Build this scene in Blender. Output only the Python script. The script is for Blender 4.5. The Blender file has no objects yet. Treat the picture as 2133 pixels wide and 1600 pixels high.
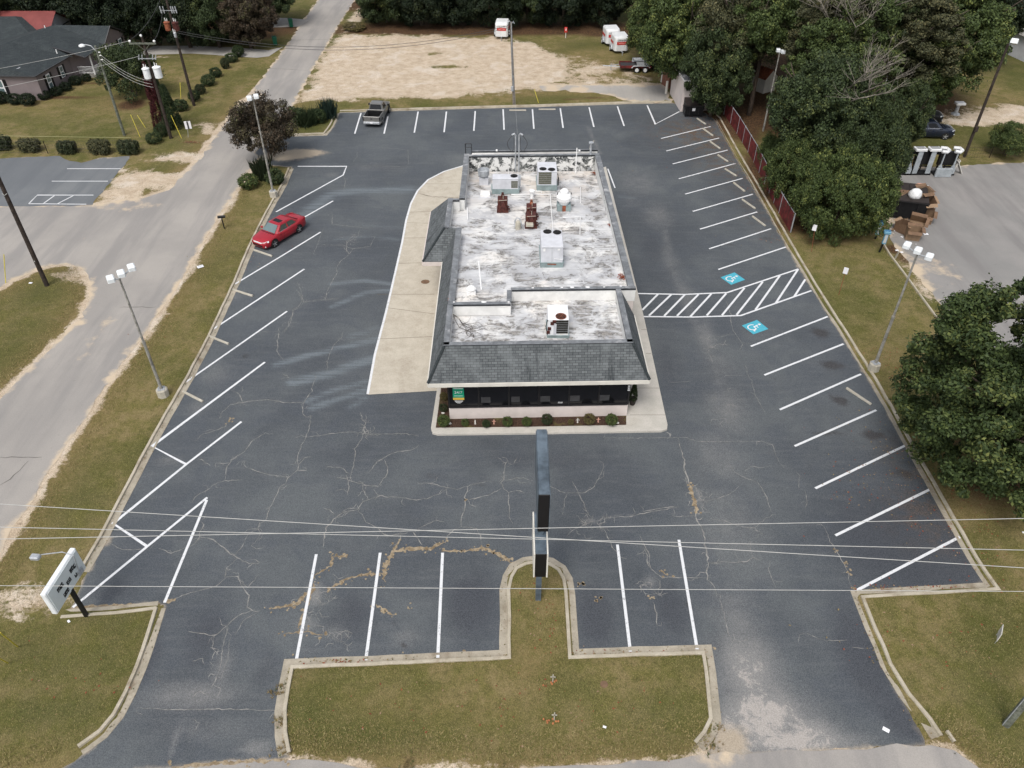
import bpy, math, random
import numpy as np
from mathutils import Vector, Matrix
from mathutils.geometry import delaunay_2d_cdt
R = math.radians
PI = math.pi
scene = bpy.context.scene
COL = scene.collection
# ------------------------------------------------------------------ camera, sky, sun
F_PX, TH, CH = 1625.0, R(40), 32.0
cam_d = bpy.data.cameras.new('camera'); cam = bpy.data.objects.new('camera', cam_d); COL.objects.link(cam)
cam.location = (0, 0, CH); cam.rotation_euler = (R(50), 0, 0)
cam_d.sensor_width = 36; cam_d.lens = 36 * F_PX / 2133; cam_d.clip_start = 0.5; cam_d.clip_end = 3000
scene.camera = cam
w = bpy.data.worlds.new('World'); scene.world = w; w.use_nodes = True
SUN_EL, SUN_AZ = R(58), R(200)
nt = w.node_tree; nt.nodes.clear()
sky = nt.nodes.new('ShaderNodeTexSky'); sky.sky_type = 'NISHITA'; sky.sun_disc = False
sky.sun_elevation = SUN_EL; sky.sun_rotation = SUN_AZ; sky.dust_density = 4.0; sky.air_density = 1.0
hs = nt.nodes.new('ShaderNodeHueSaturation'); hs.inputs['Saturation'].default_value = 0.38
bg = nt.nodes.new('ShaderNodeBackground'); bg.inputs['Strength'].default_value = 0.15
ow = nt.nodes.new('ShaderNodeOutputWorld')
nt.links.new(sky.outputs[0], hs.inputs['Color']); nt.links.new(hs.outputs[0], bg.inputs[0]); nt.links.new(bg.outputs[0], ow.inputs[0])
sd = bpy.data.lights.new('sun', 'SUN'); sd.energy = 1.25; sd.angle = R(20); sd.color = (1, 0.965, 0.92)
sun = bpy.data.objects.new('sun', sd); COL.objects.link(sun)
# the overcast brightening comes from behind and to the left of the camera
sun.rotation_euler = (R(90) - SUN_EL, 0, -R(22))
scene.view_settings.view_transform = 'Standard'; scene.view_settings.look = 'None'
scene.view_settings.exposure = 0.34; scene.view_settings.gamma = 1; scene.view_settings.use_curve_mapping = False

CT, ST = math.cos(TH), math.sin(TH)
def P(px, py, z=0.0):
    """surveyed point of the site at height z, from its place in the photograph"""
    x = (px - 1066.5) / F_PX; y = -(py - 800) / F_PX
    dy = CT + y * ST; dz = -ST + y * CT
    t = (z - CH) / dz
    return Vector((x * t, dy * t, z))
def PY(px, py, Y):
    x = (px - 1066.5) / F_PX; y = -(py - 800) / F_PX
    dy = CT + y * ST; dz = -ST + y * CT
    t = Y / dy
    return Vector((x * t, Y, CH + dz * t))
def Q(pts, z=0.0): return [P(a, b, z) for a, b in pts]
rnd = random.Random(7)

# ------------------------------------------------------------------ node helpers
class N:
    def __init__(s, name, rough=0.7, spec=0.3, metal=0.0):
        s.m = bpy.data.materials.new(name); s.m.use_nodes = True
        s.t = s.m.node_tree; s.b = s.t.nodes['Principled BSDF']
        s.b.inputs['Roughness'].default_value = rough; s.b.inputs['Metallic'].default_value = metal
        s.b.inputs['Specular IOR Level'].default_value = spec
        s.m.use_backface_culling = False
    def n(s, t, **k):
        x = s.t.nodes.new(t)
        for a, v in k.items(): setattr(x, a, v)
        return x
    def L(s, a, b): s.t.links.new(a, b)
    def put(s, inp, v):
        if hasattr(v, 'is_output') or isinstance(v, bpy.types.NodeSocket): s.L(v, inp)
        else:
            if inp.type == 'RGBA' and len(v) == 3: v = (*v, 1)
            inp.default_value = v
    def obj(s): return s.n('ShaderNodeTexCoord').outputs['Object']
    def uv(s): return s.n('ShaderNodeTexCoord').outputs['UV']
    def vec(s, v, sc=(1, 1, 1), rot=(0, 0, 0), loc=(0, 0, 0)):
        x = s.n('ShaderNodeMapping'); s.L(v, x.inputs[0])
        x.inputs['Scale'].default_value = sc; x.inputs['Rotation'].default_value = rot; x.inputs['Location'].default_value = loc
        return x.outputs[0]
    def noise(s, v, sc, det=4, ro=0.55, dist=0.0):
        x = s.n('ShaderNodeTexNoise'); s.L(v, x.inputs['Vector'])
        x.inputs['Scale'].default_value = sc; x.inputs['Detail'].default_value = det; x.inputs['Roughness'].default_value = ro
        x.inputs['Distortion'].default_value = dist
        return x.outputs['Fac']
    def ramp(s, f, a, b, va=0.0, vb=1.0):
        x = s.n('ShaderNodeMapRange', interpolation_type='SMOOTHSTEP'); s.L(f, x.inputs[0])
        for i, v in zip((1, 2, 3, 4), (a, b, va, vb)): x.inputs[i].default_value = v
        return x.outputs[0]
    def math(s, op, a, b=0.0, clamp=False):
        x = s.n('ShaderNodeMath', operation=op, use_clamp=clamp); s.put(x.inputs[0], a); s.put(x.inputs[1], b); return x.outputs[0]
    def mix(s, f, a, b, mode='MIX'):
        x = s.n('ShaderNodeMix', data_type='RGBA', blend_type=mode); s.put(x.inputs[0], f); s.put(x.inputs[6], a); s.put(x.inputs[7], b); return x.outputs[2]
    def attr(s, name): return s.n('ShaderNodeAttribute', attribute_name=name).outputs['Fac']
    def col(s, c): s.put(s.b.inputs['Base Color'], c); return s
    def bump(s, h, st=0.3, d=0.02):
        x = s.n('ShaderNodeBump'); x.inputs['Strength'].default_value = st; x.inputs['Distance'].default_value = d
        s.L(h, x.inputs['Height']); s.L(x.outputs[0], s.b.inputs['Normal']); return s
    def rough(s, r): s.put(s.b.inputs['Roughness'], r); return s

def plain(name, c, rough=0.6, var=0.12, sc=3.0, metal=0.0, spec=0.3, dirt=None):
    """painted / plastic / metal surface with slight mottling"""
    n = N(name, rough, spec, metal); o = n.obj()
    f = n.noise(o, sc, 5, 0.65)
    lo = tuple(x * (1 - var * 1.6) for x in c); hi = tuple(min(1, x * (1 + var)) for x in c)
    k = n.mix(n.ramp(f, 0.3, 0.7), lo, hi)
    if dirt: k = n.mix(n.ramp(n.noise(o, sc * 0.6, 6, 0.7), 0.52, 0.75, 0, 0.8), k, dirt)
    n.col(k); n.rough(n.ramp(f, 0.2, 0.8, rough * 0.85, min(1, rough * 1.15))); return n.m

M = {}
def mats():
    # ---- ground
    n = N('ground', 0.95, 0.1); o = n.obj()
    big = n.noise(o, 0.16, 5, 0.6); mid = n.noise(o, 0.9, 5, 0.65); fine = n.noise(o, 7, 4, 0.7); vf = n.noise(n.vec(o, (1, .6, 1)), 26, 2, 0.7)
    g = n.mix(n.ramp(mid, 0.34, 0.66), (0.17, 0.155, 0.05), (0.275, 0.215, 0.105))
    g = n.mix(n.ramp(big, 0.42, 0.62, 0, 0.75), g, (0.10, 0.108, 0.03))
    m2 = n.noise(o, 3.2, 6, .75, .4)
    g = n.mix(n.ramp(m2, .35, .5, .42, 0), g, (.06, .068, .018)); g = n.mix(n.ramp(m2, .54, .70, 0, .5), g, (.30, .25, .12))
    lush = n.math('MULTIPLY', n.attr('lush'), n.ramp(mid, 0.25, 0.6, 0.4, 1.0), True)
    g = n.mix(lush, g, (0.062, 0.082, 0.021))
    dry = n.math('MULTIPLY', n.attr('dry'), n.ramp(fine, 0.3, 0.65, 0.3, 1.0), True)
    g = n.mix(dry, g, (0.28, 0.2, 0.095))
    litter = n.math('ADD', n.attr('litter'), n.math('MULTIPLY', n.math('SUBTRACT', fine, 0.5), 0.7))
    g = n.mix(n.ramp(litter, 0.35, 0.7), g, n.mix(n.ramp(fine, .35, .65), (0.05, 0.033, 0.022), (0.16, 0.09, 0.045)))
    lf_ = n.math('MULTIPLY', n.math('SUBTRACT', n.noise(o, .28, 6, .7, .6), .5), n.ramp(n.attr('sand'), 0.02, .3, 0, 1.5))
    sandf = n.math('ADD', n.math('ADD', n.attr('sand'), lf_), n.math('MULTIPLY', n.math('SUBTRACT', n.math('ADD', n.math('MULTIPLY', mid, .55), n.math('MULTIPLY', fine, .45)), 0.5), 1.3))
    sand = n.mix(n.ramp(mid, 0.3, 0.7), (0.70, 0.585, 0.45), (0.54, 0.43, 0.31))
    sand = n.mix(n.ramp(n.noise(n.vec(o, (1, 2.4, 1)), 1.3, 6, 0.75), 0.52, 0.72, 0, 0.8), sand, (0.30, 0.23, 0.15))
    sand = n.mix(n.ramp(n.noise(o, .35, 4, .6, .4), .5, .72, 0, .7), sand, (.78, .70, .60))
    g = n.mix(n.ramp(sandf, 0.38, 0.62), g, sand)
    g = n.mix(n.ramp(vf, 0.3, 0.7, 0.0, 1.0), n.mix(0.45, g, (0, 0, 0)), g)
    g = n.mix(n.ramp(vf, .62, .78, 0, .35), g, n.mix(.5, g, (.55, .47, .3)))
    n.col(g).bump(n.math('ADD', fine, n.math('MULTIPLY', vf, .7)), 0.7, 0.06); M['ground'] = n.m
    # ---- parking asphalt
    n = N('parking_asphalt', 0.85, 0.25); o = n.obj()
    big = n.noise(o, 0.13, 4, 0.6); mid = n.noise(o, 1.1, 6, 0.7); fine = n.noise(o, 22, 2, 0.8); str_ = n.noise(n.vec(o, (.35, 2.2, 1)), 1.2, 5, 0.7)
    g = n.mix(n.ramp(big, 0.35, 0.65), (0.053, 0.063, 0.074), (0.097, 0.110, 0.117))
    g = n.mix(n.ramp(n.noise(o, .33, 5, .65, .8), .42, .62, 0, .55), g, (.060, .072, .088))
    g = n.mix(n.ramp(str_, 0.45, 0.75, 0, 0.45), g, (0.12, 0.128, 0.135))
    wn = n.math('ADD', n.attr('worn'), n.math('MULTIPLY', n.math('SUBTRACT', n.math('ADD', n.math('MULTIPLY', mid, .6), n.math('MULTIPLY', fine, .4)), 0.5), n.ramp(n.attr('worn'), 0, .25, 0, .75)))
    g = n.mix(n.ramp(wn, 0.05, 0.9), g, (0.25, 0.245, 0.235)); g = n.mix(n.ramp(n.math('ADD', wn, n.math('MULTIPLY', n.math('SUBTRACT', n.noise(o, 2.2, 6, .75, .8), .5), n.ramp(n.attr('worn'), .3, .7, 0, 1.4))), .66, .95, 0, .9), g, (.43, .395, .36))
    sn = n.math('ADD', n.attr('sandy'), n.math('MULTIPLY', n.math('SUBTRACT', mid, 0.5), n.ramp(n.attr('sandy'), 0, .2, 0, .9)))
    g = n.mix(n.ramp(sn, 0.25, 0.7), g, (0.42, 0.35, 0.26))
    se = n.math('ADD', n.attr('seal'), n.math('MULTIPLY', n.math('SUBTRACT', mid, 0.5), n.ramp(n.attr('seal'), 0, .3, 0, .6)))
    g = n.mix(n.ramp(se, .2, .8, 0, .8), g, (.037, .043, .055))
    st = n.math('ADD', n.attr('stain'), n.math('MULTIPLY', n.math('SUBTRACT', mid, 0.5), n.ramp(n.attr('stain'), 0, .2, 0, 1.2)))
    g = n.mix(n.ramp(st, 0.3, 0.8, 0, .8), g, (0.028, 0.025, 0.026))
    sc = n.math('MULTIPLY', n.attr('scuff'), n.ramp(n.noise(n.vec(o, (.12, 2.6, 1), (0, 0, R(-14))), 1.8, 6, .7), .34, .62, .30, 1))
    g = n.mix(n.ramp(sc, .04, .8, 0, .8), g, (.165, .195, .215))
    lf = n.math('MULTIPLY', n.attr('leafy'), n.ramp(mid, .4, .62), True)
    g = n.mix(lf, g, n.mix(n.ramp(fine, .4, .6), (.05, .04, .032), (.15, .085, .04)))
    g = n.mix(n.ramp(fine, 0.25, 0.75), n.mix(0.34, g, (0, 0, 0)), n.mix(.12, g, (.4, .4, .4)))
    n.col(g).bump(fine, 0.35, 0.01); n.rough(n.ramp(big, .3, .7, .62, .85)); M['lot'] = n.m
    # ---- light worn road
    def road(name, a, b, c):
        n = N(name, 0.9, 0.2); o = n.obj()
        mid = n.noise(o, 0.7, 6, 0.65); fine = n.noise(o, 20, 2, 0.8)
        g = n.mix(n.ramp(n.noise(o, .12, 4, .6), 0.35, 0.65), a, b)
        tr = n.noise(n.vec(o, (1.0, .12, 1), (0, 0, R(-24))), .55, 4, .6)
        g = n.mix(n.ramp(tr, .42, .66, 0, .7), g, c)
        sd_ = n.math('ADD', n.attr('sandy'), n.math('MULTIPLY', n.math('SUBTRACT', mid, 0.5), 1.1))
        g = n.mix(n.ramp(sd_, 0.35, 0.65), g, (0.55, 0.45, 0.33))
        g = n.mix(n.ramp(n.noise(o, 2.4, 5, .7), .6, .75, 0, .4), g, tuple(x * .6 for x in a))
        g = n.mix(n.ramp(fine, 0.25, 0.75), n.mix(0.16, g, (0, 0, 0)), g)
        n.col(g).bump(fine, 0.3, 0.01); return n.m
    M['road'] = road('road_asphalt', (0.305, 0.287, 0.266), (0.37, 0.345, 0.315), (0.248, 0.237, 0.227))
    M['old_lot'] = road('old_asphalt', (0.15, 0.16, 0.17), (0.19, 0.2, 0.205), (0.13, 0.14, 0.15))
    M['right_lot'] = road('weathered_lot', (0.24, 0.235, 0.225), (0.30, 0.285, 0.27), (0.20, 0.19, 0.185))
    M['drive'] = road('driveway_concrete', (0.36, 0.34, 0.31), (0.42, 0.40, 0.37), (0.3, 0.29, 0.27))
    # ---- concrete
    def conc(name, a, b, d, df=0.55):
        n = N(name, 0.88, 0.2); o = n.obj()
        mid = n.noise(o, 1.1, 6, 0.65); fine = n.noise(o, 15, 3, 0.8)
        g = n.mix(n.ramp(mid, 0.3, 0.7), a, b)
        g = n.mix(n.ramp(n.noise(n.vec(o, (1, 1, 1)), 0.5, 7, 0.75, .3), 0.5, 0.75, 0, df), g, d)
        g = n.mix(n.ramp(fine, 0.25, 0.7), n.mix(0.2, g, (0, 0, 0)), g)
        n.col(g).bump(fine, 0.2, 0.01); return n.m
    M['conc'] = conc('pad_concrete', (0.45, 0.405, 0.33), (0.53, 0.485, 0.40), (0.30, 0.25, 0.19))
    M['walk'] = conc('walk_concrete', (0.46, 0.44, 0.39), (0.54, 0.51, 0.46), (0.33, 0.30, 0.24), .4)
    M['kerb'] = conc('kerb_concrete', (0.38, 0.34, 0.26), (0.50, 0.45, 0.36), (0.18, 0.13, 0.08), 0.85)
    M['gutter'] = conc('gutter_concrete', (0.30, 0.27, 0.21), (0.42, 0.375, 0.30), (0.15, 0.10, 0.055), .85)
    M['stop'] = conc('wheel_stop_concrete', (0.40, 0.37, 0.30), (0.52, 0.49, 0.42), (0.2, 0.17, 0.13), .6)
    n = N('concrete_joint', .9); n.col((0.14, 0.12, 0.09)); M['joint'] = n.m
    # paint on the ground
    n = N('line_paint', 0.7, 0.3); o = n.obj(); f = n.noise(o, 9, 5, 0.75)
    f2 = n.noise(o, .8, 5, .7); f3 = n.math('ADD', f, n.math('MULTIPLY', n.math('SUBTRACT', f2, .5), .35)); n.col(n.mix(n.ramp(f3, 0.55, 0.72), (0.64, 0.65, 0.66), (0.22, 0.23, 0.24))); M['line'] = n.m
    n = N('blue_paint', 0.7, 0.3); o = n.obj(); f = n.noise(o, 6, 5, 0.7)
    n.col(n.mix(n.ramp(f, 0.35, 0.7), (0.055, 0.33, 0.43), (0.09, 0.40, 0.49))); M['blue'] = n.m
    n = N('crack', .95); o = n.obj(); n.col(n.mix(n.ramp(n.noise(o, 3, 4, .7), .35, .65), (.14, .138, .132), (.29, .28, .26))); M['crack'] = n.m
    n = N('weedy_crack', .95); o = n.obj(); n.col(n.mix(n.ramp(n.noise(o, 4, 4, .7), .35, .65), (.17, .125, .075), (.33, .27, .185))); M['weed'] = n.m
    n = N('road_crack', .95); n.col((.12, .11, .10)); M['rcrack'] = n.m
    n = N('mulch', .95, .1); o = n.obj(); f = n.noise(o, 14, 5, .8)
    k = n.mix(n.ramp(f, .35, .65), (.025, .015, .011), (.095, .06, .042)); k = n.mix(n.ramp(n.noise(o, .9, 4, .6), .55, .7, 0, .6), k, (.13, .12, .04))
    n.col(k).bump(f, .8, .03); M['mulch'] = n.m
    # ---- roof of the restaurant : white coating, worn off in streaks
    n = N('white_roof_coating', 0.75, 0.25); o = n.obj()
    st = n.noise(n.vec(o, (.6, 2.4, 1)), 1.3, 9, 0.74, .5); pt = n.noise(o, .75, 7, .75, .5); ed = n.noise(o, 5, 4, .7)
    g = n.mix(n.ramp(n.noise(o, .4, 4, .6), .35, .65), (.58, .585, .59), (.41, .415, .43))
    g = n.mix(n.ramp(n.noise(o, .3, 4, .6), .5, .68, 0, .7), g, (.78, .72, .64))
    g = n.mix(n.ramp(st, .50, .70, 0, .6), g, (.33, .33, .335))
    g = n.mix(n.ramp(n.noise(o, 1.1, 7, .75, .8), .52, .66, 0, .55), g, (.40, .39, .375))
    g = n.mix(n.math('MULTIPLY', n.ramp(n.noise(o, .55, 6, .7, .5), .5, .6), .55), g, (.74, .73, .70))
    yy = n.n('ShaderNodeSeparateXYZ'); n.L(o, yy.inputs[0]); g = n.mix(n.math('MULTIPLY', n.ramp(yy.outputs[1], 4, 15), n.ramp(n.noise(o, .5, 5, .7), .4, .62, 0, .75)), g, (.50, .43, .36))
    both = n.math('MULTIPLY', n.ramp(pt, .47, .58), n.ramp(st, .38, .55), True)
    g = n.mix(both, g, n.mix(n.ramp(ed, .4, .6), (.12, .117, .112), (.27, .255, .235)))
    sm = n.n('ShaderNodeTexWave', wave_type='BANDS', bands_direction='Y'); n.L(o, sm.inputs[0]); sm.inputs['Scale'].default_value = .33; sm.inputs['Distortion'].default_value = .3
    g = n.mix(n.ramp(sm.outputs['Fac'], .97, 1, 0, .28), g, (.25, .25, .25))
    n.col(g).bump(st, .3, .02); M['roof'] = n.m
    n = N('rear_parapet_coating', .8, .2); o = n.obj(); pt = n.noise(o, 1.6, 6, .7, .6)
    n.col(n.mix(n.ramp(pt, .47, .56), (.68, .68, .66), n.mix(n.ramp(n.noise(o, 6, 3, .7), .4, .6), (.03, .033, .035), (.2, .21, .2)))); M['peel'] = n.m
    n = N('parapet_inner_coating', .8, .2); o = n.obj(); pt = n.noise(n.vec(o, (1, .5, 1)), 2.2, 5, .7, .4)
    n.col(n.mix(n.ramp(pt, .55, .7), (.66, .66, .64), (.12, .12, .12))); M['inner'] = n.m
    # shingles (auto UV in metres)
    def shingle(name, a, b, c, stain):
        n = N(name, 0.9, 0.15); u = n.uv(); br = n.n('ShaderNodeTexBrick'); n.L(u, br.inputs['Vector'])
        br.inputs['Color1'].default_value = (*a, 1); br.inputs['Color2'].default_value = (*b, 1); br.inputs['Mortar'].default_value = (*c, 1)
        br.inputs['Scale'].default_value = 1.0; br.inputs['Brick Width'].default_value = .34; br.inputs['Row Height'].default_value = .155
        br.inputs['Mortar Size'].default_value = .012; br.inputs['Mortar Smooth'].default_value = .3; br.inputs['Bias'].default_value = -.1
        sk = n.noise(n.vec(u, (2.2, .28, 1)), 1.4, 6, .7)
        g = n.mix(n.ramp(sk, .5, .72, 0, stain), br.outputs['Color'], (.028, .032, .036))
        g = n.mix(n.ramp(n.noise(u, .7, 4, .6), .45, .7, 0, .4), g, tuple(x * 1.25 for x in b))
        g = n.mix(n.ramp(n.noise(u, 30, 2, .7), .3, .7, 0, .35), g, n.mix(.5, g, (0, 0, 0)))
        n.col(g).bump(br.outputs['Fac'], -.4, .02); return n.m
    M['shingle'] = shingle('grey_shingles', (.105, .115, .120), (.168, .182, .187), (.036, .04, .043), .85)
    M['house_roof'] = shingle('dark_shingles', (.038, .046, .05), (.055, .064, .066), (.025, .03, .032), .2)
    M['cap'] = plain('parapet_cap', (.17, .18, .19), .6, .2, 2.0, 0, .3, (.45, .45, .45))
    M['edge'] = plain('cap_edge', (.035, .038, .042), .5, .2)
    M['stucco'] = plain('pinkish_stucco', (.62, .555, .52), .85, .05, 1.2)
    M['white_wall'] = plain('white_coated_wall', (.74, .735, .71), .8, .07, 1.5)
    M['fascia'] = plain('cream_fascia', (.66, .635, .57), .6, .06, 1)
    M['trailer_white'] = plain('trailer_white_paint', (.66, .67, .67), .4, .06, 1)
    M['dark_glass'] = plain('tinted_glass', (.006, .006, .008), .12, .1, 1, 0, .5)
    M['frame'] = plain('dark_frame', (.018, .017, .018), .45)
    M['panel'] = plain('dark_panel', (.05, .05, .053), .5)
    M['galv'] = plain('galvanised_metal', (.42, .44, .46), .5, .15, 4, .3)
    M['hvac'] = plain('hvac_casing', (.56, .57, .60), .5, .07, 1.5)
    M['hvac_w'] = plain('white_hvac_casing', (.76, .77, .78), .5, .05, 1.5, 0, .3, (.6, .55, .45))
    M['coil'] = plain('condenser_coil', (.115, .115, .085), .7, .25, 8)
    M['coil_d'] = plain('dark_coil', (.02, .019, .016), .7, .25, 8)
    M['curbm'] = plain('green_grey_curb', (.24, .30, .30), .6, .15, 2)
    M['rust'] = plain('rusty_metal', (.07, .02, .016), .6, .35, 5, 0, .3, (.18, .06, .03))
    M['rusto'] = plain('orange_rust', (.25, .08, .04), .8, .3, 4)
    M['white'] = plain('white_plastic', (.78, .78, .77), .5, .05)
    M['black'] = plain('black_metal', (.012, .012, .013), .45, .2)
    M['rubber'] = plain('tyre_rubber', (.018, .018, .019), .8, .15)
    M['chrome'] = plain('bright_metal', (.62, .63, .64), .25, .05, 4, .8)
    M['alu'] = plain('wheel_alloy', (.5, .51, .52), .35, .08, 6, .5)
    M['pole_steel'] = plain('weathered_steel_pole', (.30, .29, .26), .65, .3, 2.5, .1, .3, (.13, .10, .08))
    M['lamp_white'] = plain('white_lamp_head', (.74, .77, .78), .45, .05)
    M['lens'] = plain('lamp_lens', (.45, .47, .48), .2, .1)
    M['wood_dark'] = plain('creosoted_wood', (.045, .034, .028), .9, .35, 5)
    M['wood_green'] = plain('treated_wood', (.14, .15, .12), .9, .3, 5)
    M['wood_grey'] = plain('grey_weathered_wood', (.21, .185, .155), .9, .3, 5)
    M['cable'] = plain('grey_cable', (.42, .42, .40), .6, .05)
    M['cable_d'] = plain('dark_cable', (.05, .05, .05), .6, .05)
    M['sign_blue'] = plain('faded_blue_grey_sheet', (.10, .128, .155), .35, .3, 1.2)
    M['sign_black'] = plain('black_cabinet', (.008, .008, .010), .4, .1)
    M['sign_white'] = plain('white_sign_face', (.66, .71, .71), .35, .04, 1)
    M['yellow'] = plain('yellow_plastic', (.55, .47, .06), .6, .1)
    M['red_paint'] = plain('car_red_paint', (.33, .007, .018), .3, .05, 1, .1, .6)
    M['car_glass'] = plain('car_glass', (.12, .17, .175), .08, .05, 1, 0, .8)
    M['car_glass_d'] = plain('dark_car_glass', (.008, .009, .011), .25, .05, 1, 0, .3)
    M['silver'] = plain('silver_beige_paint', (.20, .195, .185), .35, .05, 1, .4, .5)
    M['navy'] = plain('navy_paint', (.012, .018, .035), .2, .05, 1, .2, .6)
    M['red_sign'] = plain('trailer_red_band', (.48, .035, .03), .45, .05)
    M['pale_red'] = plain('pale_red_letters', (.75, .30, .26), .45, .05)
    M['red_fence'] = plain('red_fence_panel', (.135, .022, .022), .8, .35, 2, 0, .3, (.06, .035, .02))
    M['bin_green'] = plain('green_bin_plastic', (.01, .10, .055), .5, .1)
    M['blue_box'] = plain('faded_blue_plastic', (.13, .30, .42), .5, .15, 4)
    M['blue_dk'] = plain('dark_blue_plastic', (.06, .17, .30), .5, .15, 4)
    M['card'] = plain('cardboard', (.28, .19, .12), .85, .12, 3)
    M['card_d'] = plain('dark_cardboard', (.17, .105, .065), .85, .15, 3)
    M['bag'] = plain('white_plastic_bag', (.72, .73, .74), .35, .1, 6)
    M['magenta'] = plain('magenta_plastic', (.45, .03, .22), .5)
    M['tow_grey'] = plain('painted_ramp_steel', (.33, .36, .38), .5, .12, 2)
    M['siding'] = plain('mauve_siding', (.21, .175, .175), .8, .06, 1.2)
    M['bark'] = plain('bark', (.075, .058, .045), .95, .3, 4)
    M['limb'] = plain('pale_dead_branch', (.24, .215, .18), .95, .2, 4)
    M['red_roof'] = plain('red_metal_roof', (.20, .055, .05), .5, .1, 1)
    M['pink'] = plain('pink_painted_stone', (.62, .34, .26), .7, .1)
    M['stone'] = plain('white_stone', (.62, .60, .55), .8, .1)
    M['terracotta'] = plain('dark_planter', (.03, .024, .022), .6)
    M['orange'] = plain('orange_flower', (.42, .17, .07), .7)
    M['green_s'] = plain('green_poster', (.005, .30, .17), .4, .03)
    M['gold'] = plain('gold_poster', (.62, .42, .08), .4, .03)
    M['paper'] = plain('white_paper', (.78, .78, .80), .7, .02)
    M['brick'] = plain('brown_brick', (.20, .09, .06), .9, .2, 4)
    M['tuft_dry'] = plain('dry_weeds', (.22, .165, .075), .9, .25, 6)
    M['tuft_green'] = plain('green_weeds', (.085, .10, .03), .9, .25, 6)
    M['rope'] = plain('pale_rope', (.42, .41, .22), .7, .1)
    M['leafred'] = plain('red_leaf', (.22, .06, .03), .8, .2)
    M['car_glass_s'] = plain('side_car_glass', (.035, .05, .042), .08, .05, 1, 0, .8)
    for k in ('red_paint', 'silver', 'navy'):
        b = M[k].node_tree.nodes['Principled BSDF']; b.inputs['Coat Weight'].default_value = .5; b.inputs['Coat Roughness'].default_value = .08
mats()

def leafmat(name, dark, lite, tip):
    n = N(name, 0.62, 0.2)
    t = n.attr('tint'); c = n.attr('clump')
    g = n.mix(n.ramp(t, 0.1, 0.9), dark, lite)
    g = n.mix(n.math('MULTIPLY', n.ramp(c, .45, 1.0), n.ramp(t, .3, 1), True), g, tip)
    oi = n.n('ShaderNodeObjectInfo').outputs['Random']
    g = n.mix(n.math('MULTIPLY', oi, .35), g, n.mix(.5, g, (.02, .03, .012)))
    n.col(g); n.b.inputs['Subsurface Weight'].default_value = 0
    M[name] = n.m
leafmat('leaf_dark', (.024, .037, .017), (.060, .084, .031), (.15, .17, .055))
leafmat('leaf_vine', (.034, .052, .018), (.085, .116, .034), (.215, .235, .065))
leafmat('leaf_brown', (.042, .046, .024), (.098, .096, .045), (.20, .175, .08))
leafmat('leaf_magnolia', (.026, .043, .015), (.068, .096, .028), (.16, .175, .05))
leafmat('leaf_deep', (.009, .016, .009), (.022, .034, .016), (.055, .066, .024))
leafmat('leaf_teal', (.018, .034, .026), (.04, .062, .048), (.075, .10, .07))
leafmat('leaf_purple', (.032, .027, .019), (.085, .058, .038), (.10, .105, .04))
leafmat('leaf_maroon', (.03, .006, .008), (.08, .014, .018), (.11, .03, .025))
leafmat('leaf_box', (.014, .026, .011), (.038, .058, .02), (.07, .09, .03))
leafmat('leaf_hedge', (.020, .028, .013), (.05, .062, .026), (.10, .09, .045))
leafmat('leaf_straw', (.06, .05, .02), (.16, .13, .05), (.26, .2, .09))

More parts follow.
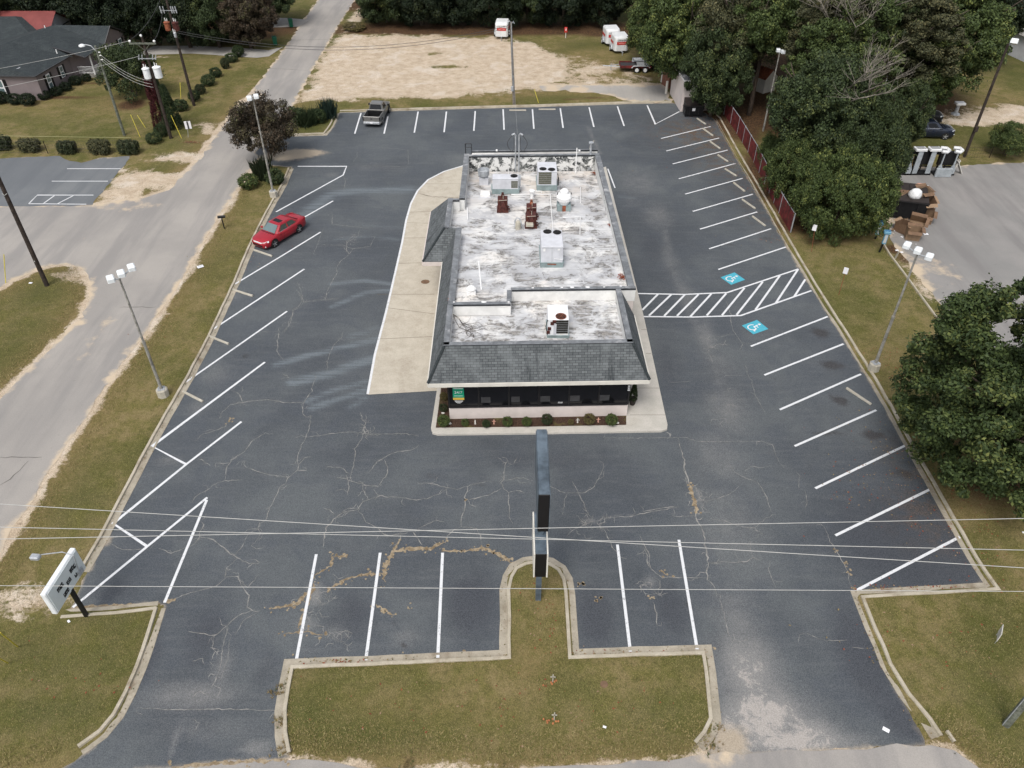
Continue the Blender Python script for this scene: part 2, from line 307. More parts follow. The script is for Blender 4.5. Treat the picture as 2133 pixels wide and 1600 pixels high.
# ------------------------------------------------------------------ mesh builder
def link(name, me, parent=None):
    o = bpy.data.objects.new(name, me); COL.objects.link(o)
    if parent is not None: o.parent = parent
    return o
def tag(o, label=None, cat=None, group=None, kind=None):
    if label: o['label'] = label
    if cat: o['category'] = cat
    if group: o['group'] = group
    if kind: o['kind'] = kind
    return o
def thing(name, label, cat, loc=(0, 0, 0), rz=0.0, group=None):
    o = bpy.data.objects.new(name, None); COL.objects.link(o); o.empty_display_size = .3
    o.location = loc; o.rotation_euler = (0, 0, rz); return tag(o, label, cat, group)
class MB:
    def __init__(s): s.v = []; s.f = []; s.mi = []
    def add(s, vs, fs, mi=0):
        b = len(s.v); s.v += [tuple(v) for v in vs]; s.f += [tuple(b + i for i in f) for f in fs]; s.mi += [mi] * len(fs); return s
    def poly(s, pts, mi=0): return s.add(pts, [tuple(range(len(pts)))], mi)
    def box(s, c, d, rz=0.0, mi=0, rx=0.0, ry=0.0):
        m = Matrix.Rotation(rz, 3, 'Z') @ Matrix.Rotation(ry, 3, 'Y') @ Matrix.Rotation(rx, 3, 'X')
        vs = [Vector(c) + m @ Vector((x * d[0] / 2, y * d[1] / 2, z * d[2] / 2)) for x in (-1, 1) for y in (-1, 1) for z in (-1, 1)]
        return s.add(vs, [(0, 1, 3, 2), (4, 6, 7, 5), (0, 4, 5, 1), (2, 3, 7, 6), (0, 2, 6, 4), (1, 5, 7, 3)], mi)
    def bbox(s, c, d, b=0.03, rz=0.0, mi=0):
        """box with chamfered vertical edges and top"""
        x, y = d[0] / 2, d[1] / 2; z0, z1 = -d[2] / 2, d[2] / 2
        def ring(i, z): 
            k = [(x - i, y - b), (x - b, y - i), (-x + b, y - i), (-x + i, y - b), (-x + i, -y + b), (-x + b, -y + i), (x - b, -y + i), (x - i, -y + b)]
            return [(a, c_, z) for a, c_ in k]
        m = Matrix.Rotation(rz, 3, 'Z'); vs = ring(0, z0) + ring(0, z1 - b) + ring(b, z1)
        vs = [Vector(c) + m @ Vector(v) for v in vs]; fs = []
        for r in range(2):
            for i in range(8): j = (i + 1) % 8; fs.append((r * 8 + i, r * 8 + j, r * 8 + 8 + j, r * 8 + 8 + i))
        fs.append(tuple(range(16, 24))); fs.append(tuple(range(7, -1, -1)))
        return s.add(vs, fs, mi)
    def prism(s, pts, z0, z1, mi=0, top=True, mt=None, bottom=False):
        n = len(pts); vs = [(p[0], p[1], z0) for p in pts] + [(p[0], p[1], z1) for p in pts]
        s.add(vs, [(i, (i + 1) % n, n + (i + 1) % n, n + i) for i in range(n)], mi)
        if top: s.add([(p[0], p[1], z1) for p in pts], [tuple(range(n))], mi if mt is None else mt)
        if bottom: s.add([(p[0], p[1], z0) for p in pts], [tuple(range(n - 1, -1, -1))], mi)
        return s
    def loft(s, rings, mi=0, closed=True, cap=True):
        n = len(rings[0]); b = len(s.v)
        for r in rings: s.v += [tuple(v) for v in r]
        for k in range(len(rings) - 1):
            for i in range(n if closed else n - 1):
                j = (i + 1) % n; s.f.append((b + k * n + i, b + k * n + j, b + (k + 1) * n + j, b + (k + 1) * n + i)); s.mi.append(mi)
        if cap and closed:
            s.f.append(tuple(b + i for i in range(n - 1, -1, -1))); s.mi.append(mi)
            s.f.append(tuple(b + (len(rings) - 1) * n + i for i in range(n))); s.mi.append(mi)
        return s
    def tube(s, pts, r, n=6, mi=0, r2=None):
        pts = [Vector(p) for p in pts]; rings = []
        for k, p in enumerate(pts):
            d = (pts[min(k + 1, len(pts) - 1)] - pts[max(k - 1, 0)]).normalized()
            a = d.orthogonal().normalized() if abs(d.z) > .95 else Vector((0, 0, 1)).cross(d).normalized(); c = d.cross(a)
            rr = r if r2 is None else r + (r2 - r) * k / (len(pts) - 1)
            rings.append([p + rr * (a * math.cos(2 * PI * i / n) + c * math.sin(2 * PI * i / n)) for i in range(n)])
        return s.loft(rings, mi)
    def cyl(s, a, b, r, n=12, mi=0, r2=None): return s.tube([a, b], r, n, mi, r2)
    def lathe(s, c, prof, n=16, mi=0):
        rings = [[(c[0] + r * math.cos(2 * PI * i / n), c[1] + r * math.sin(2 * PI * i / n), c[2] + z) for i in range(n)] for r, z in prof]
        return s.loft(rings, mi)
    def torus(s, c, R_, r, n=20, mi=0):
        c = Vector(c); pts = [c + Vector((R_ * math.cos(2 * PI * i / n), R_ * math.sin(2 * PI * i / n), 0)) for i in range(n + 1)]
        return s.tube(pts, r, 5, mi)
    def build(s, name, m, parent=None, smooth=False, uv=True):
        me = bpy.data.meshes.new(name); me.from_pydata(s.v, [], s.f)
        for x in (m if isinstance(m, (list, tuple)) else [m]): me.materials.append(M[x] if isinstance(x, str) else x)
        me.polygons.foreach_set('material_index', s.mi)
        me.update()
        import bmesh
        bm = bmesh.new(); bm.from_mesh(me); bmesh.ops.recalc_face_normals(bm, faces=bm.faces); bm.to_mesh(me); bm.free()
        if uv and len(me.polygons) < 4000:
            ul = me.uv_layers.new(name='UVMap')
            for p in me.polygons:
                nn = p.normal
                t = Vector((0, 0, 1)).cross(nn)
                t = Vector((1, 0, 0)) if t.length < .15 else t.normalized()
                b_ = nn.cross(t)
                for li in p.loop_indices:
                    co = me.vertices[me.loops[li].vertex_index].co; ul.data[li].uv = (co.dot(t), co.dot(b_))
        if smooth: me.polygons.foreach_set('use_smooth', [True] * len(me.polygons))
        me.update(); return link(name, me, parent)
def copy_tree(o, parent=None):
    c = o.copy(); COL.objects.link(c); c.parent = parent
    for ch in [x for x in bpy.data.objects if x.parent == o]: copy_tree(ch, c)
    return c
CH_CACHE = {}
def dup(o, loc, rz=0.0, label=None, group=None, scale=None):
    """copy of a thing with its parts and their sub-parts"""
    if o.name not in CH_CACHE:
        CH_CACHE[o.name] = [(c, list(c.children)) for c in o.children]
    c = o.copy(); COL.objects.link(c); c.location = loc; c.rotation_euler = (0, 0, rz)
    if label: c['label'] = label
    if group: c['group'] = group
    if scale is not None: c.scale = scale if hasattr(scale, '__len__') else (scale,) * 3
    for ch, gr in CH_CACHE[o.name]:
        d = ch.copy(); COL.objects.link(d); d.parent = c
        for g in gr: e = g.copy(); COL.objects.link(e); e.parent = d
    return c
def ang(a, b): return math.atan2(b[1] - a[1], b[0] - a[0])
# ------------------------------------------------------------------ ground sheets
def P2(pts): return [tuple(P(a, b)[:2]) for a, b in pts]
def sdf(poly, X, Y):
    """signed distance to a polygon, negative inside"""
    p = np.array(poly); q = np.roll(p, -1, axis=0); d2 = np.full(X.shape, 1e18); ins = np.zeros(X.shape, bool)
    for (x0, y0), (x1, y1) in zip(p, q):
        ex, ey = x1 - x0, y1 - y0; t = np.clip(((X - x0) * ex + (Y - y0) * ey) / (ex * ex + ey * ey + 1e-12), 0, 1)
        d2 = np.minimum(d2, (X - x0 - t * ex) ** 2 + (Y - y0 - t * ey) ** 2)
        c = ((y0 > Y) != (y1 > Y)) & (X < (x1 - x0) * (Y - y0) / (y1 - y0 + 1e-12) + x0); ins ^= c
    d = np.sqrt(d2); return np.where(ins, -d, d)
def ldist(line, X, Y):
    p = np.array(line); d2 = np.full(X.shape, 1e18)
    for (x0, y0), (x1, y1) in zip(p[:-1], p[1:]):
        ex, ey = x1 - x0, y1 - y0; t = np.clip(((X - x0) * ex + (Y - y0) * ey) / (ex * ex + ey * ey + 1e-12), 0, 1)
        d2 = np.minimum(d2, (X - x0 - t * ex) ** 2 + (Y - y0 - t * ey) ** 2)
    return np.sqrt(d2)
def ss(x, a, b):
    t = np.clip((x - a) / (b - a), 0, 1); return t * t * (3 - 2 * t)
def dense(poly, step=0.6, jit=0.0, seed=1):
    r = random.Random(seed); out = []
    for a, b in zip(poly, poly[1:] + poly[:1]):
        L_ = math.dist(a, b); n = max(1, int(L_ / step))
        for i in range(n):
            t = i / n; x, y = a[0] + (b[0] - a[0]) * t, a[1] + (b[1] - a[1]) * t
            if jit: x += r.gauss(0, jit); y += r.gauss(0, jit)
            out.append((x, y))
    return out
def blob(X, Y, px, py, rx, ry=None, s=1.0, rot=0.0):
    """soft spot of radius rx, ry metres round a surveyed point"""
    c = P(px, py); ry = ry or rx; a = R(rot)
    u = (X - c.x) * math.cos(a) + (Y - c.y) * math.sin(a); v = -(X - c.x) * math.sin(a) + (Y - c.y) * math.cos(a)
    return s * np.exp(-((u / rx) ** 2 + (v / ry) ** 2))
def streak(X, Y, pts, wd, s=1.0):
    d = ldist(P2(pts), X, Y); return s * np.exp(-(d / wd) ** 2)
def sheet(name, poly, z, step, mat, attrs=None, kind='structure', jit=0.0, edge=0.6, seed=1, zf=None):
    bd = dense(poly, edge, jit, seed); p = np.array(bd)
    x0, y0 = p.min(0); x1, y1 = p.max(0)
    gx, gy = np.meshgrid(np.arange(x0 + step / 2, x1, step), np.arange(y0 + step / 2, y1, step))
    gx, gy = gx.ravel(), gy.ravel(); k = sdf(bd, gx, gy) < -step * .5
    vs = [Vector(v) for v in bd] + [Vector((a, b)) for a, b in zip(gx[k], gy[k])]
    r = delaunay_2d_cdt(vs, [], [list(range(len(bd)))], 1, 1e-5)
    co = np.array([tuple(v) for v in r[0]]); me = bpy.data.meshes.new(name)
    zz = np.full(len(co), z) if zf is None else zf(co[:, 0], co[:, 1])
    me.from_pydata(np.column_stack([co, zz]).tolist(), [], r[2]); me.materials.append(M[mat])
    import bmesh
    bm = bmesh.new(); bm.from_mesh(me); bmesh.ops.recalc_face_normals(bm, faces=bm.faces)
    if bm.faces and sum(f.normal.z for f in bm.faces) < 0: bmesh.ops.reverse_faces(bm, faces=bm.faces)
    bm.to_mesh(me); bm.free()
    if attrs:
        for an, fn in attrs.items():
            at = me.attributes.new(an, 'FLOAT', 'POINT'); at.data.foreach_set('value', np.clip(fn(co[:, 0], co[:, 1]), 0, 1).astype(np.float32))
    o = link(name, me); tag(o, kind=kind); return o

LOT = [(706, 235), (696, 262), (680, 281), (610, 283), (560, 290), (528, 318), (560, 345), (606, 349), (592, 385), (572, 420), (548, 465), (525, 512), (492, 590), (441, 700), (388, 800), (350, 865), (314, 930), (270, 1015), (236, 1080), (222, 1112), (192, 1165), (172, 1210), (158, 1250), (146, 1270), (330, 1258),
       (343, 1262), (318, 1330), (292, 1400), (270, 1455), (245, 1500), (215, 1540), (150, 1588), (100, 1612), (60, 1640), (240, 1610), (360, 1600), (520, 1586), (602, 1580),
       (592, 1530), (592, 1480), (597, 1430), (610, 1384), (700, 1380), (850, 1374), (1052, 1364), (1052, 1290), (1050, 1230), (1054, 1198), (1068, 1178), (1090, 1167), (1120, 1163), (1148, 1168), (1170, 1182), (1184, 1203), (1189, 1235), (1192, 1290), (1197, 1362), (1330, 1358), (1474, 1354),
       (1480, 1400), (1487, 1450), (1492, 1500), (1490, 1540), (1470, 1575), (1640, 1570), (1760, 1562), (1900, 1554), (1928, 1553), (1925, 1540), (1880, 1462), (1840, 1392), (1808, 1310), (1785, 1255), (1777, 1234), (1900, 1228), (2058, 1220), (2020, 1165), (1975, 1085), (1928, 1000), (1878, 915), (1855, 870), (1812, 795), (1765, 718), (1690, 600), (1638, 512), (1570, 392), (1528, 320), (1490, 250), (1470, 236), (1440, 225), (1400, 214), (1300, 216), (1120, 222), (900, 228)]
LOT2 = P2(LOT)
ROAD_L = [(662, 0), (620, 60), (575, 125), (540, 170), (505, 212), (480, 243), (455, 275), (415, 330), (380, 365), (350, 395), (300, 412), (190, 427), (0, 430), (-120, 432), (-200, 560), (-60, 630), (0, 600), (40, 578), (90, 556), (135, 550), (172, 560), (190, 590), (188, 625), (165, 665), (120, 712), (60, 768), (0, 830), (-120, 950), (-300, 1130), (-560, 1400), (-900, 1800),
          (-500, 2000), (-380, 1650), (-200, 1420), (-90, 1280), (0, 1152), (40, 1085), (80, 1020), (120, 955), (165, 890), (210, 820), (250, 765), (300, 695), (345, 632), (385, 570), (430, 492), (470, 432), (500, 385), (525, 345), (545, 325), (560, 290), (580, 262), (612, 215), (660, 130), (690, 78), (715, 38), (740, 0), (790, -80), (860, -200), (800, -200), (730, -100)]
ROAD_L2 = P2(ROAD_L)
FRONT = [(-700, 1900), (-200, 1668), (60, 1628), (240, 1606), (360, 1599), (520, 1584), (600, 1581), (800, 1600), (1000, 1606), (1160, 1596), (1320, 1592), (1480, 1572), (1640, 1567), (1900, 1552), (1985, 1560), (2040, 1600), (2120, 1660), (2400, 1850), (3100, 2300)]
FRONT2 = P2(FRONT); FRONT2 = FRONT2 + [(60, 2), (-60, 2)]
OLD = P2([(-250, 331), (0, 330), (125, 325), (135, 332), (170, 340), (205, 330), (272, 325), (245, 362), (190, 428), (0, 431), (-250, 433)])
RIGHT = P2([(1858, 352), (2000, 345), (2133, 337), (2500, 330), (2600, 900), (2200, 830), (2060, 745), (1976, 660), (1930, 600), (1893, 552), (1856, 500), (1848, 440)])
SANDLOT = P2([(612, 217), (660, 130), (705, 72), (760, 70), (860, 72), (1040, 78), (1120, 88), (1190, 120), (1200, 160), (1150, 185), (1060, 195), (900, 210), (760, 210), (715, 218)])
DRV1 = P2([(290, 112), (320, 96), (400, 96), (480, 99), (560, 105), (590, 98), (560, 118), (535, 121), (400, 112), (300, 115)])
DRV2 = P2([(500, 58), (540, 38), (600, 38), (645, 42), (622, 56), (560, 58)])
APRON = P2([(1120, 178), (1390, 178), (1400, 213), (1310, 213), (1275, 200), (1200, 192), (1120, 190)])
POLY_ALL = [LOT2, ROAD_L2, FRONT2, OLD, RIGHT]

def make_ground():
    st = 0.33; xs = np.arange(-100, 100.01, st); ys = np.arange(3, 150.01, st)
    X, Y = np.meshgrid(xs, ys); shp = X.shape; X = X.ravel(); Y = Y.ravel()
    dl = sdf(LOT2, X, Y); drl = sdf(ROAD_L2, X, Y); df = sdf(FRONT2, X, Y); do = sdf(OLD, X, Y); dr = sdf(RIGHT, X, Y); dsnd = sdf(SANDLOT, X, Y)
    dother = np.minimum.reduce([drl, df, do, dr, sdf(DRV1, X, Y), sdf(DRV2, X, Y)]); 
    z = -0.008 + 0.098 * np.minimum(ss(dl, 0.02, 0.4), ss(dother, .1, 2.2)) - .05 * ss(-np.minimum(dl, dother), .3, .9)
    rear = ss(Y, 84, 86) * ss(X, -17, -15); z = z * (1 - .4 * rear)
    z = z - 0.02 * ss(-dsnd, 0, 2)
    sand = 0.95 * ss(-dsnd, -2.6, 3.4)
    # bare sandy shoulders of the side road
    sh = np.exp(-np.maximum(drl, 0) / 0.55) * 1.02
    sh = np.where((Y > 88) & (X < -24), sh * .45, sh)
    sand = np.maximum(sand, sh)
    sand = np.maximum(sand, .62 * np.exp(-np.maximum(df, 0) / 0.45))
    for b in [(300, 380, 4.5, 2.6, .95), (260, 400, 3, 1.5, .9), (370, 330, 3.4, 2, .75), (235, 355, 2, 2, .6), (600, 170, 4, 3, .7), (740, 40, 1.2, 9, .8), (1215, 140, 9, 6, .62), (1280, 165, 7, 3, .5), (180, 570, 2.6, 1.6, .8), (60, 1250, 3, 1, .7),
              (470, 300, 2, 3, .55), (430, 270, 2.4, 2.6, .5), (2080, 245, 8, 2.3, .95), (2000, 255, 5, 1.6, .8), (2133, 235, 8, 2.4, .9), (1900, 560, 1.2, 2.5, .6), (1920, 600, .9, 2.0, .55), (1870, 365, 4, 1.1, .6), (1490, 1572, 1.2, .8, .7), (1990, 1575, 2, .3, .4), (750, 1592, 4, .25, .4), (1330, 180, 9, 1.4, .8), (1180, 178, 7, 1.3, .75), (990, 185, 9, 1.2, .6), (395, 298, 1.5, 1.2, .3), (70, 345, 3, 1, .5), (350, 120, 4, .8, .5), (30, 1290, 2.4, .7, .6)]:
        sand = np.maximum(sand, blob(X, Y, b[0], b[1], b[2], b[3], b[4]))
    for b in [(1000, 215, 14, 1.2), (760, 222, 7, 1), (800, 120, 2.0, 1, .5), (915, 112, 2.5, 1.2, .6), (930, 140, 3, .8, .7), (1285, 110, 6, 4, .6), (1215, 97, 5, 2, .6)]:
        sand = sand * (1 - (b[4] if len(b) > 4 else .8) * blob(X, Y, b[0], b[1], b[2], b[3]))
    lush = np.zeros_like(X)
    for b in [(100, 600, 3.5, 4, .8), (60, 700, 3, 4, .5), (150, 1050, 2.5, 2.5, .7), (300, 960, 1.2, 3, .4), (450, 540, 1.6, 5, .5), (120, 1380, 3.4, 1.6, .6), (250, 1300, 2.2, 1, .6), (120, 1480, 3, 1, .7), (800, 1530, 4, .7, .55), (1350, 1500, 2.2, 1.2, .45), (640, 1490, 1.5, 1, .5), (2050, 1450, 1.5, 2, .6), (1760, 560, 2, 3, .35), (1215, 95, 4, 2.5, .8), (1195, 203, 3, .7, .7), (350, 120, 10, 3, .3), (2080, 300, 10, 2, .5), (160, 250, 12, 5, .25), (600, 20, 5, 12, .35), (1870, 700, 1.5, 4, .3), (380, 300, 2, 1.5, .5), (650, 262, 3, 2, .8), (530, 385, 2, 1.4, .8), (2090, 130, 8, 6, .5)]:
        lush = np.maximum(lush, blob(X, Y, b[0], b[1], b[2], b[3], b[4]))
    # worn, straw coloured bands beside kerbs and roads
    dry = .75 * np.exp(-np.maximum(drl - .6, 0) / 1.2) * (Y < 90) + .7 * np.exp(-np.maximum(df - .3, 0) / .5)
    for b in [(1110, 1380, 1.2, 1.6, .6), (1130, 1230, .8, 2, .6), (1000, 195, 20, 1.6, .6), (1720, 500, 4, 1.5, .55), (1900, 760, 3, 3, .4), (1240, 140, 9, 8, .55), (1760, 470, 5, .8, .7), (900, 1480, 5, 1, .25), (160, 170, 9, 5, .25), (240, 215, 3, 3, .6), (420, 170, 3, 8, .3), (2020, 1040, 2.5, 2, .8), (1960, 960, 1, 2.5, .8), (2090, 220, 7, 3, .5), (60, 220, 12, 3, .3), (540, 40, 3, 3, .3)]:
        dry = np.maximum(dry, blob(X, Y, b[0], b[1], b[2], b[3], b[4]))
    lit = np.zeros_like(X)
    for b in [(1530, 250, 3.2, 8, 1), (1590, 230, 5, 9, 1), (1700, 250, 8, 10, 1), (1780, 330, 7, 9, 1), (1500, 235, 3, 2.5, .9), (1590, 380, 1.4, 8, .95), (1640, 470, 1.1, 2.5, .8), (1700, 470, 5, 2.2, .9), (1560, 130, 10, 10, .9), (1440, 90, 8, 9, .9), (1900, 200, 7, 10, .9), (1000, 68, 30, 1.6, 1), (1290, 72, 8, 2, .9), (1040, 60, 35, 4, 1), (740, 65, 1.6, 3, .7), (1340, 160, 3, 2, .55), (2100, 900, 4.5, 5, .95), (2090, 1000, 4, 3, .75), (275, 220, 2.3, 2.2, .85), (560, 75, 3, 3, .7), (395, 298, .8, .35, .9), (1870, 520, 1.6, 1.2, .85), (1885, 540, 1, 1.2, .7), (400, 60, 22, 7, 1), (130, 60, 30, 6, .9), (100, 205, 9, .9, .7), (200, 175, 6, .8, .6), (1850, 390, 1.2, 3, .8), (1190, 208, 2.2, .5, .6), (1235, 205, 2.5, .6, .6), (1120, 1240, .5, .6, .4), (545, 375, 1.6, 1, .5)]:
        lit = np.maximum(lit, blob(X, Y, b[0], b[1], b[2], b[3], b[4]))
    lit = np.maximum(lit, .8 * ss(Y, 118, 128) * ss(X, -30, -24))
    nx = len(xs); ny = len(ys)
    i = np.arange((nx - 1) * (ny - 1)); r_ = i // (nx - 1); c_ = i % (nx - 1); a = r_ * nx + c_
    faces = np.column_stack([a, a + 1, a + nx + 1, a + nx])
    B = 1600; co = np.column_stack([X, Y, z]); n0 = len(co)
    # the rest of the ground, out to the horizon
    ext = np.array([(-B, -B, -.1), (B, -B, -.1), (B, B, -.1), (-B, B, -.1), (xs[0], ys[0], -.1), (xs[-1], ys[0], -.1), (xs[-1], ys[-1], -.1), (xs[0], ys[-1], -.1)])
    co = np.vstack([co, ext]); ef = np.array([(0, 1, 5, 4), (1, 2, 6, 5), (2, 3, 7, 6), (3, 0, 4, 7)]) + n0
    faces = np.vstack([faces, ef]); me = bpy.data.meshes.new('ground')
    me.vertices.add(len(co)); me.vertices.foreach_set('co', co.astype(np.float32).ravel())
    me.loops.add(len(faces) * 4); me.loops.foreach_set('vertex_index', faces.ravel().astype(np.int32))
    me.polygons.add(len(faces)); me.polygons.foreach_set('loop_start', np.arange(0, len(faces) * 4, 4, dtype=np.int32))
    me.update(calc_edges=True); me.validate(); me.materials.append(M['ground'])
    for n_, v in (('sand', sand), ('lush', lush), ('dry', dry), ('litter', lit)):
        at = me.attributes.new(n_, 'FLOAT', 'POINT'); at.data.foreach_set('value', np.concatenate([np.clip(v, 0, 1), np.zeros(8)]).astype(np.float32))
    me.polygons.foreach_set('use_smooth', [True] * len(me.polygons))
    tag(link('ground', me), kind='structure')
make_ground()

def lot_worn(X, Y):
    w = np.zeros_like(X)
    for b in [(1590, 1490, 2.1, 1.5, 1.0), (1680, 1530, 1.6, .9, .9), (1520, 1520, .9, .9, .95), (1560, 1400, 1.6, 2.4, .75), (1540, 1300, 1.5, 2.6, .42), (1640, 1545, 3.0, .7, 1.0), (1530, 1560, 1, .6, 1), (1520, 1100, 2.4, 4.5, .30), (1500, 950, 2.0, 3, .34), (1515, 850, 1.6, 3, .40), (1500, 760, 1.5, 3, .28), (1470, 700, .9, 2.5, .42), (1430, 620, .8, 3, .4), (1395, 540, .9, 3, .32), (1370, 450, 1.6, 3, .38), (1330, 380, 2.5, 4, .32), (1320, 420, 1.2, 1.4, .25),
              (640, 1300, .55, .5, .5), (655, 1240, .45, .7, .7), (700, 1320, .8, .6, .35), (845, 1330, .8, .55, .38), (1355, 1210, .4, .5, .5), (400, 1450, 2.5, .8, .5), (460, 1400, .6, 1.4, .42), (370, 1540, .12, 1.0, .7), (540, 1560, .9, .5, .5), (430, 1520, 2.5, .6, .3), (640, 1360, 1.2, .3, .25), (450, 780, 1.2, 1.8, .3), (410, 850, .8, 1, .35), (480, 620, 1, .8, .3), (560, 400, 2, 1.2, .25), (690, 365, 1, .7, .3), (1230, 1085, .5, .22, .55), (1455, 1035, .22, .9, .5), (760, 905, .5, .4, .2), (300, 1000, 1, 1.2, .2), (350, 960, 1, .5, .35), (980, 330, 6, 2, .2), (780, 350, 4, 1, .25), (1700, 900, 5, 4, .08)]:
        w = np.maximum(w, blob(X, Y, b[0], b[1], b[2], b[3], b[4]))
    for ln, wd, s in [([(1385, 480), (1400, 560), (1440, 660), (1490, 760), (1520, 860)], .5, .3), ([(1225, 265), (1240, 300), (1250, 320)], .3, .35), ([(770, 340), (900, 340)], .25, .25)]:
        w = np.maximum(w, streak(X, Y, ln, wd, s))
    return w
def lot_sandy(X, Y):
    w = .95 * blob(X, Y, 590, 325, 2.4, 1.3) + .75 * blob(X, Y, 640, 318, 2.4, .9)
    w = np.maximum(w, .8 * blob(X, Y, 1520, 1545, .9, .9)); w = np.maximum(w, .5 * blob(X, Y, 560, 300, 3, 1.4))
    edge = sdf(LOT2, X, Y)
    w = np.maximum(w, .62 * np.exp(edge / .28) * (X < 0) * (Y < 75) * (Y > 24))
    w = np.maximum(w, .5 * np.exp(edge / .22))
    w = np.maximum(w, .75 * blob(X, Y, 215, 1125, .55, .6)); w = np.maximum(w, .7 * blob(X, Y, 185, 1180, .4, .6))
    return w
def lot_stain(X, Y):
    w = np.zeros_like(X)
    for b in [(1710, 695, .75, .8, .95), (1735, 762, 1.0, .6, .95), (1750, 835, .65, .55, .9), (1818, 907, .85, .55, .95), (1725, 903, 1.5, .35, .7), (1660, 842, .4, .3, .6), (1595, 497, .8, .5, .7), (1520, 510, .9, .35, .6), (1880, 985, .7, .5, .7), (1700, 1010, .3, .2, .5), (905, 993, 1.6, .35, .55), (985, 1010, 1.4, .25, .5), (842, 1343, .3, .25, .8), (1560, 468, .8, .25, .4), (1685, 640, .5, .3, .5), (1605, 738, .3, .15, .6), (780, 262, 1.2, 1.6, .5), (515, 610, .9, .4, .4)]:
        w = np.maximum(w, blob(X, Y, b[0], b[1], b[2], b[3], b[4]))
    g_ = random.Random(12)
    for i in range(46):                                   # oil drips inside the stalls
        t = g_.random(); a, b = g_.choice([((560, 480), (400, 760)), ((640, 520), (480, 800)), ((1450, 280), (1600, 520)), ((1500, 300), (1560, 480)), ((1660, 680), (1850, 1060)), ((1600, 760), (1780, 1120)), ((760, 245), (1340, 240)), ((640, 1300), (1040, 1290)), ((1210, 1270), (1440, 1260))])
        w = np.maximum(w, blob(X, Y, a[0] + (b[0] - a[0]) * t, a[1] + (b[1] - a[1]) * t, g_.uniform(.15, .4), g_.uniform(.15, .5), g_.uniform(.35, .7)))
    return w
def lot_scuff(X, Y):
    w = np.zeros_like(X)
    for ln, wd, s in [([(575, 760), (640, 742), (720, 722), (785, 708)], .34, .95), ([(610, 797), (690, 778), (740, 760), (780, 748)], .5, .95), ([(640, 835), (700, 812), (765, 795)], .26, .8), ([(650, 850), (710, 830), (765, 812)], .34, .85), ([(690, 640), (760, 610), (815, 605)], .3, .8), ([(690, 592), (760, 585), (818, 592)], .28, .85), ([(730, 700), (785, 685)], .4, .55),
                      ([(630, 450), (690, 405), (740, 398), (850, 395)], .85, .8), ([(700, 500), (770, 492), (830, 500)], .35, .45), ([(760, 470), (840, 475)], .3, .35), ([(760, 830), (730, 850)], .3, .6), ([(1290, 410), (1320, 412)], .3, .55)]:
        w = np.maximum(w, streak(X, Y, ln, wd, s))
    return w
def lot_seal(X, Y):
    w = np.zeros_like(X)
    for b in [(1900, 1130, 4.5, 4.0, 1.0), (1800, 1360, 1.5, 3.5, .9), (1890, 1500, 1.4, 1.4, .9), (430, 1330, 1.2, 2.2, .7), (300, 1380, .8, 2, .8), (560, 1400, .9, 1.5, .6), (1530, 1460, .6, 1.0, .8), (730, 1290, 1.6, 2.0, .7), (980, 1260, 1.5, 2.2, .9), (1240, 1280, 1.2, 2.2, .9), (1400, 1270, 1.2, 2, .8), (1360, 520, 1.3, 4, .6), (1390, 760, 1.4, 4, .55), (1150, 960, 7, 1.2, .5), (300, 1130, 2, 1.4, .4), (640, 560, 2.5, 3, .3), (1500, 1360, .6, 2, .7), (230, 1230, 2, .8, .6), (520, 1520, 2.4, .5, .4), (1640, 980, 1.5, 1.2, .3), (700, 540, 3, 5, .25)]:
        w = np.maximum(w, blob(X, Y, b[0], b[1], b[2], b[3], b[4]))
    return w * (1 - np.clip(lot_worn(X, Y) * 1.5, 0, 1) * .7)
def lot_leafy(X, Y):
    w = .85 * blob(X, Y, 1450, 275, 4, 3.5) + .6 * blob(X, Y, 1500, 330, 2.5, 5) + .3 * blob(X, Y, 1570, 430, 1.5, 5)
    return np.maximum(w, .5 * blob(X, Y, 1940, 1080, 2, 2)) + .35 * blob(X, Y, 1880, 960, 1.2, 3)
sheet('parking_lot', LOT2, 0.012, 0.28, 'lot', {'worn': lot_worn, 'sandy': lot_sandy, 'stain': lot_stain, 'scuff': lot_scuff, 'seal': lot_seal, 'leafy': lot_leafy}, jit=.035, edge=.35)
def road_sandy(poly, w_=.5, d=.6):
    return {'sandy': lambda X, Y: w_ * np.exp(sdf(poly, X, Y) / d)}
def rl_sandy(X, Y):
    w = .55 * np.exp(sdf(ROAD_L2, X, Y) / .5)
    for b in [(270, 430, 5, 1.6, .5), (190, 500, 6, 1.3, .25), (200, 700, 1.0, 6, .45), (560, 280, 3.4, 2.4, .6), (540, 200, 2, 4, .45), (20, 1100, .8, 1.5, .6)]: w = np.maximum(w, blob(X, Y, b[0], b[1], b[2], b[3], b[4]))
    return w
sheet('side_road', ROAD_L2, 0.005, 0.9, 'road', {'sandy': rl_sandy}, jit=.12, edge=.6, seed=3)
FRONTS = [(x, min(y, 40)) for x, y in FRONT2]
sheet('front_road', FRONTS, 0.018, 0.8, 'road', {'sandy': lambda X, Y: .25 * np.exp(sdf(FRONT2, X, Y) / .25) + .5 * blob(X, Y, 1500, 1590, 1.6, .5)}, jit=.05, edge=.6, seed=4)
sheet('neighbour_parking_lot', OLD, 0.010, 1.0, 'old_lot', {'sandy': lambda X, Y: .35 * np.exp(sdf(OLD, X, Y) / .4)}, jit=.05, seed=5)
sheet('rear_yard_pavement', RIGHT, 0.006, 1.0, 'right_lot', {'sandy': lambda X, Y: .5 * np.exp(sdf(RIGHT, X, Y) / .5) + .5 * blob(X, Y, 1960, 560, 2, 3)}, jit=.1, seed=6)
sheet('driveway', DRV1, 0.03, 1.5, 'drive', {'sandy': lambda X, Y: X * 0}, seed=7)
